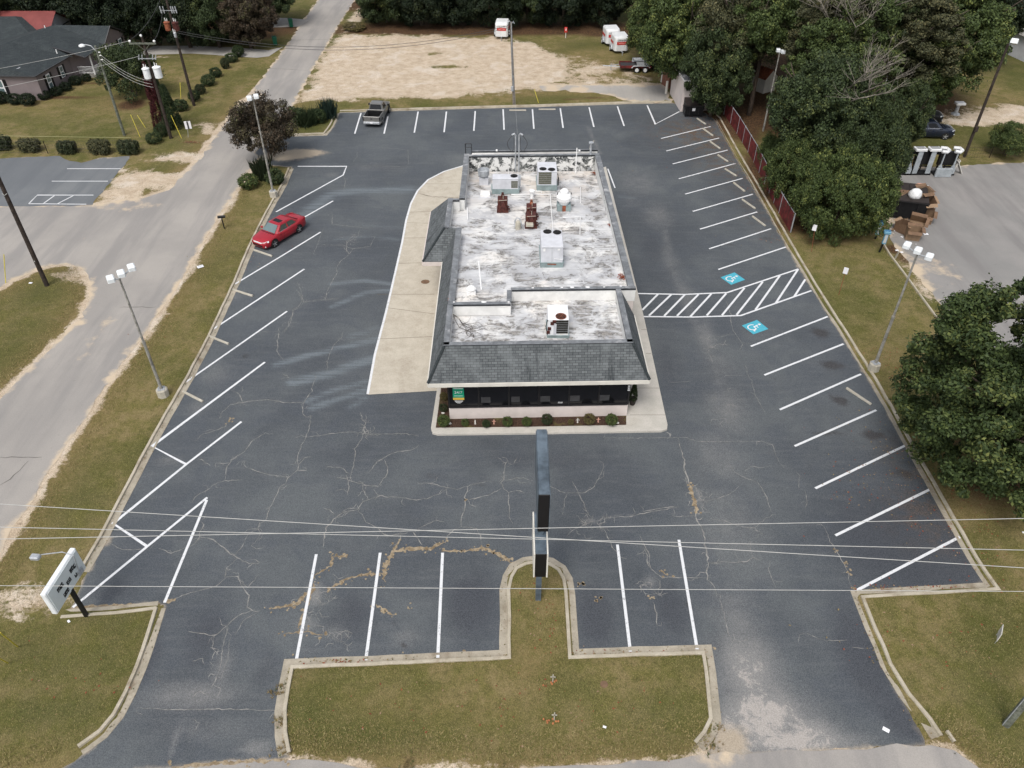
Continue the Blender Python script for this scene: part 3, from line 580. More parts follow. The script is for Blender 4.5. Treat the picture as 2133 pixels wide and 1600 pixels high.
sheet('driveway', DRV2, 0.03, 1.5, 'drive', {'sandy': lambda X, Y: X * 0}, seed=8)
sheet('concrete_apron', APRON, 0.068, 1.5, 'drive', {'sandy': lambda X, Y: .6 * np.exp(sdf(APRON, X, Y) / .8)}, jit=.2, seed=9)

# ------------------------------------------------------------------ flat ribbons (paint, cracks, joints)
def ribbon(mb, pts, wd, z, mi=0, jit=0.0, step=None, wj=0.0, taper=False, rng=None, square=True):
    rng = rng or rnd
    if step:
        out = []
        for a, b in zip(pts[:-1], pts[1:]):
            L_ = math.dist(a, b); n = max(1, int(L_ / step))
            for i in range(n): t = i / n; out.append((a[0] + (b[0] - a[0]) * t, a[1] + (b[1] - a[1]) * t))
        out.append(pts[-1][:2]); pts = [(x + rng.gauss(0, jit), y + rng.gauss(0, jit)) for x, y in out]
    L_ = []; Rr = []; n = len(pts)
    for i in range(n):
        a = pts[max(i - 1, 0)]; b = pts[min(i + 1, n - 1)]; dx, dy = b[0] - a[0], b[1] - a[1]; l = math.hypot(dx, dy) or 1
        k = 1.0
        if 0 < i < n - 1 and not step:
            p = pts[i]; u = Vector((p[0] - a[0], p[1] - a[1])).normalized(); v = Vector((b[0] - p[0], b[1] - p[1])).normalized()
            k = min(2.2, 1 / max(.45, math.sqrt(max(0, (1 + u.dot(v)) / 2))))
        h = wd / 2 * (1 + rng.uniform(-wj, wj)) * k
        if taper: h *= max(.35, min(1, 4 * min(i, n - 1 - i) / n + .3))
        L_.append((pts[i][0] - dy / l * h, pts[i][1] + dx / l * h, z)); Rr.append((pts[i][0] + dy / l * h, pts[i][1] - dx / l * h, z))
    b = len(mb.v); mb.v += L_ + Rr
    for i in range(n - 1): mb.f.append((b + i, b + n + i, b + n + i + 1, b + i + 1)); mb.mi.append(mi)
def px2(pts): return [tuple(P(a, b)[:2]) for a, b in pts]
ZL = 0.024
LINES = [[(620, 347), (722, 347), (715, 365), (575, 442)], [(694, 419), (634, 453), (556, 500)], [(668, 484), (580, 538), (490, 592)], [(634, 561), (443, 687)], [(598, 649), (388, 796)],
         [(552, 755), (317, 930), (388, 968)], [(503, 879), (388, 968), (236, 1091), (307, 1139)], [(343, 1256), (431, 1042)], [(432, 1037), (307, 1139), (152, 1266)],
         [(659, 1155), (617, 1378)], [(792, 1152), (762, 1376)], [(922, 1152), (912, 1371)], [(1286, 1135), (1313, 1358)], [(1414, 1125), (1452, 1353)],
         [(752, 236), (739, 279)], [(808, 243), (800, 279)], [(871, 233), (863, 277)], [(930, 233), (925, 276)], [(990, 232), (987, 273)], [(1048, 228), (1050, 271)], [(1109, 228), (1112, 269)], [(1167, 226), (1173, 267)], [(1227, 224), (1237, 265)], [(1286, 222), (1300, 263)], [(1348, 220), (1365, 259), (1415, 233)],
         [(1377, 289), (1480, 264)], [(1388, 315), (1498, 288)], [(1401, 342), (1516, 313)], [(1414, 373), (1532, 341)], [(1427, 405), (1547, 372)], [(1443, 441), (1568, 405)], [(1458, 478), (1577, 442)], [(1477, 519), (1606, 477)], [(1496, 562), (1637, 515)],
         [(1564, 722), (1724, 660)], [(1592, 782), (1757, 717)], [(1624, 854), (1793, 780)], [(1655, 930), (1825, 855)], [(1698, 1018), (1885, 929)], [(1740, 1116), (1939, 1019)], [(1785, 1230), (1999, 1119)],
         [(1328, 612), (1425, 614), (1515, 610), (1663, 561)], [(1340, 660), (1445, 661), (1543, 658), (1690, 606)]]
HT = [(280, 920, 150, 1052), (390, 922, 205, 1098), (500, 925, 330, 1100), (612, 923, 435, 1100), (718, 918, 545, 1105), (840, 915, 680, 1097), (990, 870, 805, 1095), (1140, 820, 925, 1092), (1280, 770, 1080, 1050), (1430, 718, 1245, 998), (1490, 800, 1400, 940)]
mb = MB(); r5 = random.Random(5)
for k, l in enumerate(LINES): ribbon(mb, px2(l), 0.145 if k < 14 or k > 24 else .155, ZL + (k % 3) * .0012)
for k, (a, b, c, d) in enumerate(HT): ribbon(mb, px2([(1300 + a * .2532, 380 + b * .2532), (1300 + c * .2532, 380 + d * .2532)]), 0.15, ZL - .0015)
pk = bpy.data.objects['parking_lot']
tag(mb.build('parking_lines', 'line', pk), None)
mb = MB()
ribbon(mb, px2([(766, 822), (781, 740), (805, 648), (822, 575), (838, 505), (846, 460), (856, 425), (870, 398), (892, 375), (925, 358), (965, 346)]), .16, .044, step=None)
ribbon(mb, px2([(1266, 352), (1281, 392)]), .12, ZL)
mb.build('pad_edge_line', 'line', pk)
mb = MB()
for l in [[(140, 352), (252, 352)], [(108, 378), (225, 378)], [(60, 425), (78, 407), (195, 407)], [(60, 425), (180, 426)], [(90, 425), (115, 407)], [(120, 425), (155, 407)]]: ribbon(mb, px2(l), .12, .026)
mb.build('parking_lines', 'line', bpy.data.objects['neighbour_parking_lot'])
# blue wheelchair squares
def wheelchair(sq):
    c = [P(1300 + a * .2532, 380 + b * .2532) for a, b in sq]     # left, top, right, bottom
    l, t, r_, b = c; t0 = thing('accessible_parking_mark', None, None); bpy.data.objects.remove(t0)
    m = MB(); m.poly([(v.x, v.y, .0215) for v in (l, b, r_, t)]); m.build('blue_square', 'blue', pk)
    up = t - l; rt = b - l
    def S(u, v): q = l + up * v + rt * u; return (q.x, q.y)
    g = MB(); rng = random.Random(3)
    ribbon(g, [S(.44 + .24 * math.cos(R(a)), .36 + .24 * math.sin(R(a))) for a in range(125, 375, 16)], .085, .0255)
    ribbon(g, [S(.44, .80), (S(.44, .78)[0], S(.44, .78)[1])], .14, .0258)
    ribbon(g, [S(.43, .72), S(.45, .45), S(.66, .44), S(.76, .22), S(.84, .24)], .085, .0265)
    ribbon(g, [S(.45, .60), S(.64, .60)], .07, .0272)
    hc = S(.42, .83); g.poly([(hc[0] + .10 * math.cos(a * PI / 5), hc[1] + .10 * math.sin(a * PI / 5), .0275) for a in range(10)])
    g.build('wheelchair_symbol', 'line', pk)
wheelchair([(793, 783), (908, 742), (995, 803), (880, 845)])
wheelchair([(968, 1180), (1093, 1133), (1187, 1208), (1063, 1252)])

# cracks
def z_(sc, ox, oy, pts): return [(ox + a * sc, oy + b * sc) for a, b in pts]
CR = []
A = lambda pts: CR.append((z_(.2, 400, 820, pts), 1.0))
A([(1225, 0), (1165, 90), (1150, 150), (1150, 210), (1190, 245), (1235, 250)]); A([(1235, 230), (1232, 320), (1190, 450), (1145, 540), (1100, 640), (1090, 700), (1115, 745), (1100, 795), (1030, 855), (990, 890), (975, 940), (915, 985), (870, 1080), (810, 1190), (775, 1310), (710, 1350), (690, 1400), (720, 1450), (680, 1520), (620, 1590)])
A([(1165, 92), (1050, 95), (960, 97), (900, 78), (800, 65), (640, 75), (525, 95), (400, 120), (320, 190), (280, 260)]); A([(490, 0), (520, 50), (525, 95)])
A([(370, 290), (350, 345), (240, 385), (100, 430), (40, 500)]); A([(770, 410), (620, 500), (570, 575), (530, 620), (410, 690), (390, 740), (350, 800), (343, 900)]); A([(390, 725), (240, 732)]); A([(70, 680), (190, 750)]); A([(520, 900), (343, 910), (240, 940), (170, 1000), (60, 1060), (0, 1130)])
A([(1010, 872), (920, 860), (800, 848), (680, 810), (580, 775), (540, 740), (555, 700)]); A([(1190, 455), (1320, 440), (1500, 412), (1660, 402), (1760, 410)]); A([(1240, 660), (1170, 665), (1115, 745)]); A([(690, 1410), (580, 1420), (530, 1450), (420, 1450)])
A([(1100, 800), (1200, 800)]); A([(90, 1320), (125, 1370), (90, 1440), (70, 1520), (0, 1575)]); A([(1370, 1190), (1430, 1210), (1490, 1255)])
B_ = lambda pts, w=1.0: CR.append((z_(.2, 700, 820, pts), w))
B_([(262, 210), (285, 285), (310, 305), (290, 360), (300, 400), (265, 470), (200, 580), (200, 650), (185, 750), (150, 860)]); B_([(310, 300), (370, 300)]); B_([(320, 425), (420, 425), (560, 420), (730, 422), (870, 445)], .8)
B_([(260, 410), (350, 425)]); B_([(265, 430), (350, 380)]); B_([(300, 350), (345, 420)]); B_([(0, 770), (60, 770), (140, 830)], .8); B_([(-100, 765), (0, 768)], .8); B_([(0, 880), (110, 880), (130, 912), (200, 925), (310, 955), (440, 975)], 1.2); B_([(105, 855), (130, 905), (160, 905), (150, 860)])
B_([(130, 915), (140, 970), (120, 1030), (125, 1070)]); B_([(275, 960), (275, 1000), (310, 1050), (340, 1105)], 1.1); B_([(315, 960), (310, 1010)]); B_([(440, 975), (460, 930), (530, 850), (540, 780), (505, 690)]); B_([(870, 535), (800, 585), (640, 610), (560, 635), (430, 710), (350, 815), (300, 830)])
B_([(390, 990), (440, 1060), (540, 1075), (700, 1085), (830, 1110), (950, 1095), (1080, 1040), (1150, 1000)], 1.1); B_([(475, 1065), (340, 1105), (280, 1120), (230, 1200), (200, 1220)], 1.2); B_([(210, 1220), (120, 1225), (50, 1250), (0, 1290), (-100, 1400), (-120, 1500), (-140, 1600)], 1.6); B_([(215, 1200), (120, 1200), (60, 1240)])
B_([(230, 1230), (290, 1280), (310, 1340), (430, 1395), (490, 1470), (580, 1480), (740, 1450)], 1.3); B_([(850, 935), (980, 935), (1090, 965), (1180, 985), (1260, 995), (1370, 960), (1500, 930), (1590, 915)], .9); B_([(1370, 965), (1370, 1020), (1345, 1080), (1350, 1150), (1330, 1230), (1300, 1290), (1300, 1390)], 1.1); B_([(1375, 1110), (1490, 1080), (1590, 1060), (1730, 985)], 1.2)
B_([(1790, 700), (1755, 750), (1750, 850), (1750, 900), (1725, 930), (1750, 1000), (1800, 1035), (1790, 1130), (1810, 1200), (1800, 1290), (1840, 1350)], 1.1); B_([(1760, 905), (1880, 885), (1960, 880), (2050, 915)], .9); B_([(1800, 1035), (1890, 1005), (1960, 1030)], .9); B_([(1680, 670), (1770, 725)], .7); B_([(1890, 650), (1850, 730)], .7)
B_([(1300, 1390), (1400, 1395), (1470, 1410), (1500, 1480), (1530, 1590)], 1.0); B_([(1300, 1395), (1230, 1420), (1170, 1480), (1140, 1550), (1040, 1590)], 1.1); B_([(800, 1450), (850, 1510), (890, 1580)], 1.4); B_([(850, 1410), (930, 1370), (1050, 1320), (1130, 1330)], .8); B_([(670, 1470), (665, 1540), (600, 1590)], 1.3)
C_ = lambda pts, w=1.0: CR.append((z_(440 / 2133, 480, 600, pts), w))
C_([(670, 20), (720, 80), (720, 140), (685, 190), (635, 215), (620, 290), (590, 340), (585, 385), (540, 460)], .9); C_([(725, 140), (960, 115), (1100, 110)], .8); C_([(1010, 20), (970, 70), (960, 110)], .7); C_([(490, 400), (490, 470), (475, 540), (480, 590), (470, 640), (510, 700), (550, 745)], 1.1)
C_([(590, 385), (640, 388)], .6); C_([(1140, 420), (1130, 490), (1050, 570), (1010, 650), (980, 740), (975, 840), (960, 860)], .7); C_([(850, 930), (830, 1000), (825, 1050), (790, 1080), (745, 1150)], .9); C_([(0, 1170), (120, 1155), (280, 1135), (400, 1130), (540, 1160), (740, 1155)], 1.0); C_([(10, 1035), (90, 1075), (120, 1150)], .9)
C_([(1310, 1260), (1340, 1340), (1370, 1365), (1340, 1430)], 1.0); C_([(530, 870), (600, 910)], .8); C_([(280, 450), (480, 440)], .6)
D_ = lambda pts, w=1.0: CR.append((z_(.2532, 480, 300, pts), w))
D_([(930, 260), (945, 300), (940, 360), (930, 390)], .8); D_([(840, 570), (835, 660), (1000, 680), (1140, 695)], 1); D_([(720, 830), (930, 835), (1000, 865), (1150, 845), (1190, 760)], .9); D_([(1060, 710), (1050, 760), (960, 810), (955, 870), (980, 910), (900, 970), (870, 1030), (880, 1060), (830, 1140), (790, 1230), (780, 1280)], .9)
D_([(900, 1275), (780, 1285), (600, 1305), (560, 1230)], .8); D_([(600, 1305), (580, 1340), (520, 1370), (500, 1450), (480, 1500), (410, 1570)], .8); D_([(1250, 30), (1460, 50), (1465, 170)], .8); D_([(950, 185), (1170, 180), (1290, 185), (1510, 187)], .8); D_([(550, 1140), (580, 1200), (600, 1300)], .7); D_([(930, 850), (980, 905), (1010, 860)], .8); D_([(1030, 740), (960, 800), (955, 840)], .7); D_([(770, 690), (740, 760), (710, 850), (680, 900)], .6); D_([(1040, 70), (1040, 110), (1000, 160)], .6)
E_ = lambda pts, w=1.0: CR.append((z_(400 / 2133, 1380, 600, pts), w))
E_([(710, 150), (740, 250), (760, 290), (760, 380), (790, 480), (880, 610), (980, 620)], .8); E_([(560, 530), (640, 550), (760, 510)], .6); E_([(540, 680), (600, 630), (750, 632)], .7); E_([(890, 620), (860, 700)], .6); E_([(920, 830), (940, 950), (990, 1040), (1030, 1190), (1080, 1280), (1140, 1400)], .6); E_([(640, 1010), (700, 975), (930, 975)], .6); E_([(520, 740), (560, 830)], .6); E_([(60, 1050), (340, 1040)], .5)
F_ = lambda pts, w=1.0: CR.append((z_(440 / 2133, 1340, 900, pts), w))
F_([(-400, 62), (0, 62), (440, 58), (540, 98), (760, 100), (1190, 95), (1310, 135), (1340, 250), (1390, 330), (1450, 380)], .8); F_([(270, 20), (275, 60)], 2.2); F_([(350, 65), (370, 150), (410, 280), (415, 370), (450, 480), (490, 600), (510, 700), (525, 820), (540, 890), (590, 960), (615, 1080), (640, 1220), (660, 1330), (640, 1420), (655, 1490), (720, 1570), (745, 1640)], 1.9)
F_([(530, 605), (590, 600), (660, 630)], .7); F_([(530, 685), (680, 690), (830, 650), (900, 610), (980, 540)], .7); F_([(860, 310), (930, 410), (1060, 480), (1150, 510), (1200, 570), (1250, 660), (1290, 800)], .8); F_([(1010, 405), (1090, 345), (1170, 365), (1290, 340)], .6); F_([(0, 805), (180, 770), (360, 748)], .9); F_([(290, 855), (400, 850), (525, 848)], .8); F_([(660, 875), (860, 910), (1000, 965), (1110, 970), (1210, 1030)], .7); F_([(1330, 830), (1220, 880), (1130, 970)], .6)
F_([(660, 1325), (830, 1310), (950, 1325), (1050, 1305), (1105, 1265), (1200, 1300)], 1.0); F_([(1080, 1100), (1080, 1190), (1100, 1260)], .7); F_([(1280, 1300), (1265, 1400), (1300, 1490), (1340, 1570)], .7); F_([(0, 1170), (40, 1240), (35, 1300), (65, 1380), (190, 1470), (400, 1470), (640, 1475)], .9); F_([(430, 450), (440, 540), (480, 600)], .8); F_([(1570, 480), (1570, 570)], .7); F_([(1635, 600), (1655, 720), (1630, 780)], .7)
F_([(1830, 960), (1890, 1110), (1950, 1200), (2030, 1340), (2070, 1430), (2085, 1540)], .9)
G_ = lambda pts, w=1.0: CR.append((z_(.3437, 0, 1050, pts), w))
G_([(1215, 200), (1290, 215), (1400, 300), (1440, 330), (1510, 360), (1570, 360)], 1.5); G_([(1440, 330), (1370, 390), (1365, 440), (1440, 440), (1460, 490), (1510, 560), (1495, 630), (1560, 655)], 1.3); G_([(1000, 600), (1150, 540), (1310, 500), (1370, 450)], 1.1); G_([(1540, 640), (1420, 690), (1380, 740), (1300, 800), (1140, 775)], 1.2); G_([(1380, 740), (1355, 850), (1335, 1000), (1300, 1080), (1250, 1190)], .8); G_([(1410, 320), (1460, 270), (1500, 190), (1568, 150)], .9); G_([(1210, 210), (1180, 245), (1040, 300), (970, 270)], .9)
G_([(660, 240), (740, 280), (900, 275)], .8); G_([(1450, 450), (1500, 510), (1568, 430)], .9); G_([(1300, 800), (1290, 870), (1330, 920)], .7); G_([(1560, 660), (1470, 710), (1430, 790)], .8); G_([(1330, 690), (1345, 740), (1380, 745)], .8); G_([(1400, 810), (1380, 930), (1340, 1060)], .6); G_([(830, 1238), (1050, 1246), (1350, 1243), (1700, 1255)], .9)
H_ = lambda pts, w=1.0: CR.append((z_(.2665, 1000, 880, pts), w))
H_([(530, 490), (650, 550), (800, 555), (880, 515), (930, 440), (968, 345)], 1.0); H_([(720, 460), (760, 540), (810, 630), (830, 690), (880, 760)], 1.0); H_([(1000, 745), (1180, 735), (1300, 705), (1550, 662)], 1.1); H_([(960, 820), (1000, 900), (1030, 980), (1070, 1015)], 1.0); H_([(1350, 1400), (1380, 1500), (1385, 1590)], 1.0); H_([(650, 700), (660, 600), (680, 560)], .7); H_([(680, 890), (700, 860), (830, 790)], .8); H_([(1800, 1110), (1876, 1105)], .8); H_([(1250, 890), (1300, 990), (1330, 1060), (1320, 1100), (1350, 1160)], .9)
CR += [([(1498, 1237), (1510, 1290), (1520, 1325), (1525, 1340)], .9), ([(1525, 1336), (1560, 1334)], .7), ([(1680, 1320), (1720, 1335), (1765, 1334)], .7), ([(1775, 1348), (1800, 1352)], .7)]
WD = [([(833, 1127), (815, 1153), (803, 1180), (800, 1212)], 1.5), ([(821, 1148), (848, 1144), (878, 1142), (896, 1145), (911, 1135), (930, 1130)], 1.4), ([(800, 1196), (770, 1195), (728, 1205), (701, 1219), (682, 1232)], 1.2), ([(656, 1199), (689, 1180), (693, 1159)], 1.0), ([(693, 1160), (722, 1159)], .8), ([(560, 1267), (599, 1264), (623, 1256), (648, 1222)], 1.1), ([(782, 1261), (800, 1270), (821, 1283)], .9), ([(920, 1148), (959, 1150), (1004, 1142), (1028, 1150), (1070, 1168)], 1.1), ([(593, 1320), (641, 1316), (670, 1325)], .7), ([(655, 1215), (640, 1260), (620, 1310)], 1.2), ([(1000, 1144), (1016, 1146), (1051, 1164), (1077, 1176)], .9),
      ([(1435, 1008), (1445, 1040), (1452, 1068)], 1.5), ([(610, 1378), (640, 1380), (720, 1378), (860, 1372), (960, 1370), (1050, 1364)], 1.0), ([(1197, 1362), (1330, 1357), (1474, 1353)], .8), ([(150, 1266), (240, 1262), (330, 1258)], 1.2), ([(1785, 1232), (1900, 1226), (2056, 1219)], .8), ([(590, 1500), (592, 1540), (600, 1575)], 1.2), ([(345, 1256), (360, 1250)], 1.0), ([(600, 1583), (520, 1586), (440, 1592), (360, 1600)], 1.0), ([(480, 870), (476, 880)], .8), ([(1380, 1190), (1387, 1198)], 1)]
mb = MB(); rc = random.Random(21)
for k, (pts, w_) in enumerate(CR):
    ribbon(mb, px2(pts), .034 * w_, .0165 + .0008 * (k % 5), 0, .022, .16, .55, True, rc)
    q = px2(pts)
    for _ in range(int(len(q) * .5)):            # small side branches
        i = rc.randrange(len(q)); a = rc.uniform(0, 6.28); l = rc.uniform(.2, .7)
        ribbon(mb, [q[i], (q[i][0] + l * .5 * math.cos(a), q[i][1] + l * .5 * math.sin(a)), (q[i][0] + l * math.cos(a + .5), q[i][1] + l * math.sin(a + .5))], .018 * w_, .0162, 0, .02, .12, .5, True, rc)
# crazed patches
for (cx, cy, rx, ry, n_) in [(1250, 1083, .9, .3, 18), (658, 1245, .5, .95, 26), (768, 902, .45, .3, 9), (450, 1400, .5, 1.6, 10), (1455, 1030, .2, .9, 16), (700, 1330, .9, .4, 16), (1230, 1100, .8, .4, 12), (1360, 1225, .35, .5, 12), (730, 500, 1.0, .6, 12), (1500, 850, 1.2, 1.8, 10), (1480, 720, .8, 1.5, 10)]:
    c = P(cx, cy)
    for _ in range(n_):
        x = c.x + rc.gauss(0, rx * .6); y = c.y + rc.gauss(0, ry * .6); a = rc.uniform(0, 6.28); l = rc.uniform(.15, .5)
        ribbon(mb, [(x, y), (x + l * math.cos(a), y + l * math.sin(a)), (x + 1.6 * l * math.cos(a + .6), y + 1.6 * l * math.sin(a + .6))], .022, .0171, 0, .02, .1, .5, True, rc)
for k, (pts, w_) in enumerate(WD):
    ribbon(mb, px2(pts), .12 * w_, .0205 + .0004 * (k % 4), 1, .03, .10, .75, True, rc)
    for p in px2(pts):
        for _ in range(3):
            a = rc.uniform(0, 6.28); x, y = p[0] + rc.gauss(0, .15), p[1] + rc.gauss(0, .15); r0 = rc.uniform(.03, .09)
            mb.poly([(x + r0 * rc.uniform(.6, 1.3) * math.cos(i * PI / 4), y + r0 * rc.uniform(.6, 1.3) * math.sin(i * PI / 4), .0225) for i in range(8)], 1)
for (cx, cy) in [(1357, 1246), (1240, 1250), (1205, 1215), (1216, 1217), (1190, 1213), (1740, 1149), (1763, 1175), (1766, 1193), (971, 1042), (1251, 1245), (850, 1266), (1051, 1163)]:
    for _ in range(5):
        c = P(cx, cy); x, y = c.x + rc.gauss(0, .07), c.y + rc.gauss(0, .07); r0 = rc.uniform(.03, .08)
        mb.poly([(x + r0 * rc.uniform(.6, 1.3) * math.cos(i * PI / 4), y + r0 * rc.uniform(.6, 1.3) * math.sin(i * PI / 4), .0232) for i in range(8)], 1)
mb.build('cracks', ['crack', 'weed'], pk, uv=False)
mb = MB()
for l in [[(0, 952), (45, 953), (88, 952)], [(0, 1012), (20, 998), (40, 980), (60, 960)], [(250, 640), (325, 640)], [(520, 140), (640, 147)], [(560, 85), (690, 82)]]: ribbon(mb, px2(l), .05, .011, 0, .03, .3, .4, True, rc)
mb.build('cracks', 'rcrack', bpy.data.objects['side_road'], uv=False)

# ------------------------------------------------------------------ kerbs
def sweep(mb, line, prof, mi=0, closed=False):
    n = len(line); rings = []
    for i in range(n):
        a = line[(i - 1) % n] if closed or i else line[0]; b = line[(i + 1) % n] if closed or i < n - 1 else line[-1]; p = line[i]
        if i == 0 and not closed: a = p
        if i == n - 1 and not closed: b = p
        u = Vector((p[0] - a[0], p[1] - a[1])); v = Vector((b[0] - p[0], b[1] - p[1]))
        if u.length < 1e-6: u = v
        if v.length < 1e-6: v = u
        u.normalize(); v.normalize(); t = (u + v).normalized(); nrm = Vector((-t.y, t.x)); k = 1 / max(.5, nrm.dot(Vector((-u.y, u.x))))
        rings.append([(p[0] + nrm.x * o * k, p[1] + nrm.y * o * k, z) for o, z in prof])
    if closed: rings.append(rings[0])
    for m_, (s, e) in mi if isinstance(mi, list) else [(mi, (0, len(prof) - 1))]:
        mb.loft([r[s:e + 1] for r in rings], m_, closed=False, cap=False)
# offsets: negative = towards the asphalt (line runs with the asphalt on its right hand)
GUT = [(-.36, .0), (-.35, .030), (-.03, .020), (0, .028), (.02, .135), (.15, .14), (.17, .13), (.175, -.05)]
KM = [(1, (0, 3)), (0, (3, 7))]
def kerb(pts, prof=GUT, mi=KM, mat=('kerb', 'gutter'), dn=True, jit=.012):
    l = px2(pts); q = []
    for a, b in zip(l[:-1], l[1:]):
        n = max(1, int(math.dist(a, b) / .8)); q += [(a[0] + (b[0] - a[0]) * i / n + rnd.gauss(0, jit), a[1] + (b[1] - a[1]) * i / n + rnd.gauss(0, jit)) for i in range(n)]
    q.append(l[-1]); m = MB(); sweep(m, q, prof, mi); m.build('kerb', list(mat)).update_tag()
    o = bpy.data.objects[-1] if False else None
def kerb_o(pts, **k):
    before = set(bpy.data.objects.keys()); kerb(pts, **k)
    for nm in set(bpy.data.objects.keys()) - before: tag(bpy.data.objects[nm], kind='structure')
left_k = [(604, 352), (590, 385), (570, 420), (546, 465), (523, 512), (490, 590), (439, 700), (386, 800), (348, 865), (312, 930), (268, 1015), (234, 1080), (214, 1120), (190, 1160), (172, 1192)]
kerb_o(left_k[::-1])
kerb_o([(700, 237), (690, 262), (676, 280), (610, 282)][::-1])
kerb_o([(130, 1284), (240, 1276), (328, 1266)][::-1])
kerb_o([(330, 1268), (314, 1320), (290, 1390), (268, 1442), (243, 1490), (212, 1527), (165, 1560)][::-1])
pen = [(598, 1572), (590, 1530), (590, 1480), (596, 1430), (606, 1388), (700, 1384), (850, 1378), (1056, 1368), (1057, 1290), (1056, 1230), (1061, 1203), (1074, 1184), (1094, 1173), (1120, 1169), (1146, 1174), (1166, 1187), (1178, 1207), (1183, 1236), (1186, 1290), (1191, 1368), (1330, 1362), (1468, 1358), (1474, 1400), (1480, 1450), (1484, 1500), (1470, 1530), (1450, 1552)]
kerb_o(pen[::-1])
kerb_o([(1955, 1536), (1930, 1500), (1888, 1448), (1850, 1385), (1818, 1310), (1797, 1262), (1790, 1242), (1900, 1236), (2072, 1226), (2030, 1165), (1984, 1085), (1937, 1000), (1890, 918), (1864, 868), (1821, 793), (1773, 716), (1698, 598), (1646, 510), (1578, 390), (1536, 318), (1498, 248), (1482, 232)][::-1])
kerb_o([(708, 233), (900, 227), (1120, 221), (1300, 215), (1398, 213)])
NARROW = [(0, -.02), (.02, .13), (.13, .13), (.15, -.02)]
def strip(pts, name='kerb'):
    m = MB(); sweep(m, px2(pts), NARROW); tag(m.build(name, 'kerb'), kind='structure')
strip([(1835, 505), (1850, 530), (1895, 590), (1935, 645), (1968, 690)])
# a loose piece of kerb at the end of the right driveway
m = MB(); sweep(m, px2([(1968, 1525), (1984, 1548)]), NARROW); tag(m.build('kerb', 'kerb'), kind='structure')
# drive-through pad, walk round the building, planting bed
pad = P2([(766, 823), (781, 740), (805, 648), (822, 575), (838, 505), (846, 460), (856, 425), (870, 398), (892, 375), (925, 358), (972, 345), (1000, 345), (1000, 600), (960, 815), (908, 815)])
o = sheet('drive_through_pad', pad, .036, .8, 'conc', edge=1.0)
jm = MB()
for l in [[(790, 707), (905, 702)], [(806, 642), (905, 655)], [(822, 550), (890, 548)], [(842, 497), (895, 496)], [(848, 465), (893, 466)], [(852, 443), (900, 441)], [(878, 384), (962, 384)], [(786, 614), (905, 614)]]: ribbon(jm, px2(l), .035, .0415)
ribbon(jm, px2([(867, 402), (900, 411), (962, 412)]), .08, .0418, 0, .03, .2, .5, True, rc)
jm.build('pad_joints', 'joint', o)
m = MB()
c1 = P(886, 588); m.poly([(c1.x + .33 * math.cos(i * PI / 8), c1.y + .3 * math.sin(i * PI / 8), .043) for i in range(16)]); m.build('drain_cover', 'card_d', o)
walk = [(911, 812), (905, 850), (898, 898), (905, 908), (1150, 904), (1380, 900), (1391, 892), (1386, 868), (1362, 760), (1340, 660), (1328, 612), (1300, 500), (1268, 375), (1258, 340), (1225, 340), (1225, 600), (1290, 800), (1304, 868), (1304, 800), (930, 800)]
w2 = P2(walk); m = MB()
def round_prism(m, p2, z1, mi=0):
    m.prism(p2, -.02, z1, mi)
outer = P2([(911, 812), (905, 850), (898, 895), (901, 905), (912, 908), (1150, 905), (1378, 901), (1389, 897), (1390, 888), (1384, 862), (1362, 760), (1340, 660), (1328, 612), (1300, 500), (1268, 375), (1262, 350)]) + [(7.0, 69.0), (7.0, 36.0), (-3.0, 36.0), (-3.9, 37.4)]
m.prism(outer[::-1], -.02, .14, 0)
o = m.build('sidewalk', 'walk'); tag(o, kind='structure')
jm = MB()
for l in [[(1312, 868), (1386, 868)], [(1318, 812), (1375, 812)], [(1345, 740), (1356, 740)], [(1335, 690), (1346, 690)]]: ribbon(jm, px2(l), .03, .1445)
jm.build('walk_joints', 'joint', o)
bed = P2([(919, 812), (914, 850), (908, 895), (1100, 893), (1304, 889), (1304, 862), (940, 866), (932, 812)])
o = sheet('planting_bed', bed, .158, .5, 'mulch', edge=.5)
# ------------------------------------------------------------------ restaurant building
bt = thing('restaurant_building', 'flat white roofed building with grey shingled mansard eaves in the middle of the parking lot', 'building', (1.6, 46, 0))
OFF = Vector((1.6, 46, 0))
def W(x, y, z): return (x - OFF.x, y - OFF.y, z)
def part(name, mb, mat, parent=bt, **k): return mb.build(name, mat, parent, **k)
FL, FR = (-3.75, 34.67), (6.94, 34.97)
def lerp(a, b, t): return tuple(a[i] + (b[i] - a[i]) * t for i in range(len(a)))
# walls
m = MB()
m.prism([W(*FL, 0)[:2], W(*FR, 0)[:2], W(6.9, 40.75, 0)[:2], W(-3.8, 40.75, 0)[:2]], .1, 1.05, 0)                # low wall under the windows
m.prism([W(-3.62, 34.95, 0)[:2], W(6.80, 35.24, 0)[:2], W(6.75, 40.75, 0)[:2], W(-3.66, 40.75, 0)[:2]], 1.0, 3.35, 1)
m.prism([W(-3.80, 40.6, 0)[:2], W(7.58, 40.78, 0)[:2], W(7.10, 61.0, 0)[:2], W(-3.84, 60.9, 0)[:2]], .1, 4.0, 0, top=False)
part('wall', m, ['stucco', 'frame'])
m = MB(); m.box(W(7.25, 40.76, 1.95), (.42, .06, .26)); part('wall_vent', m, 'black')
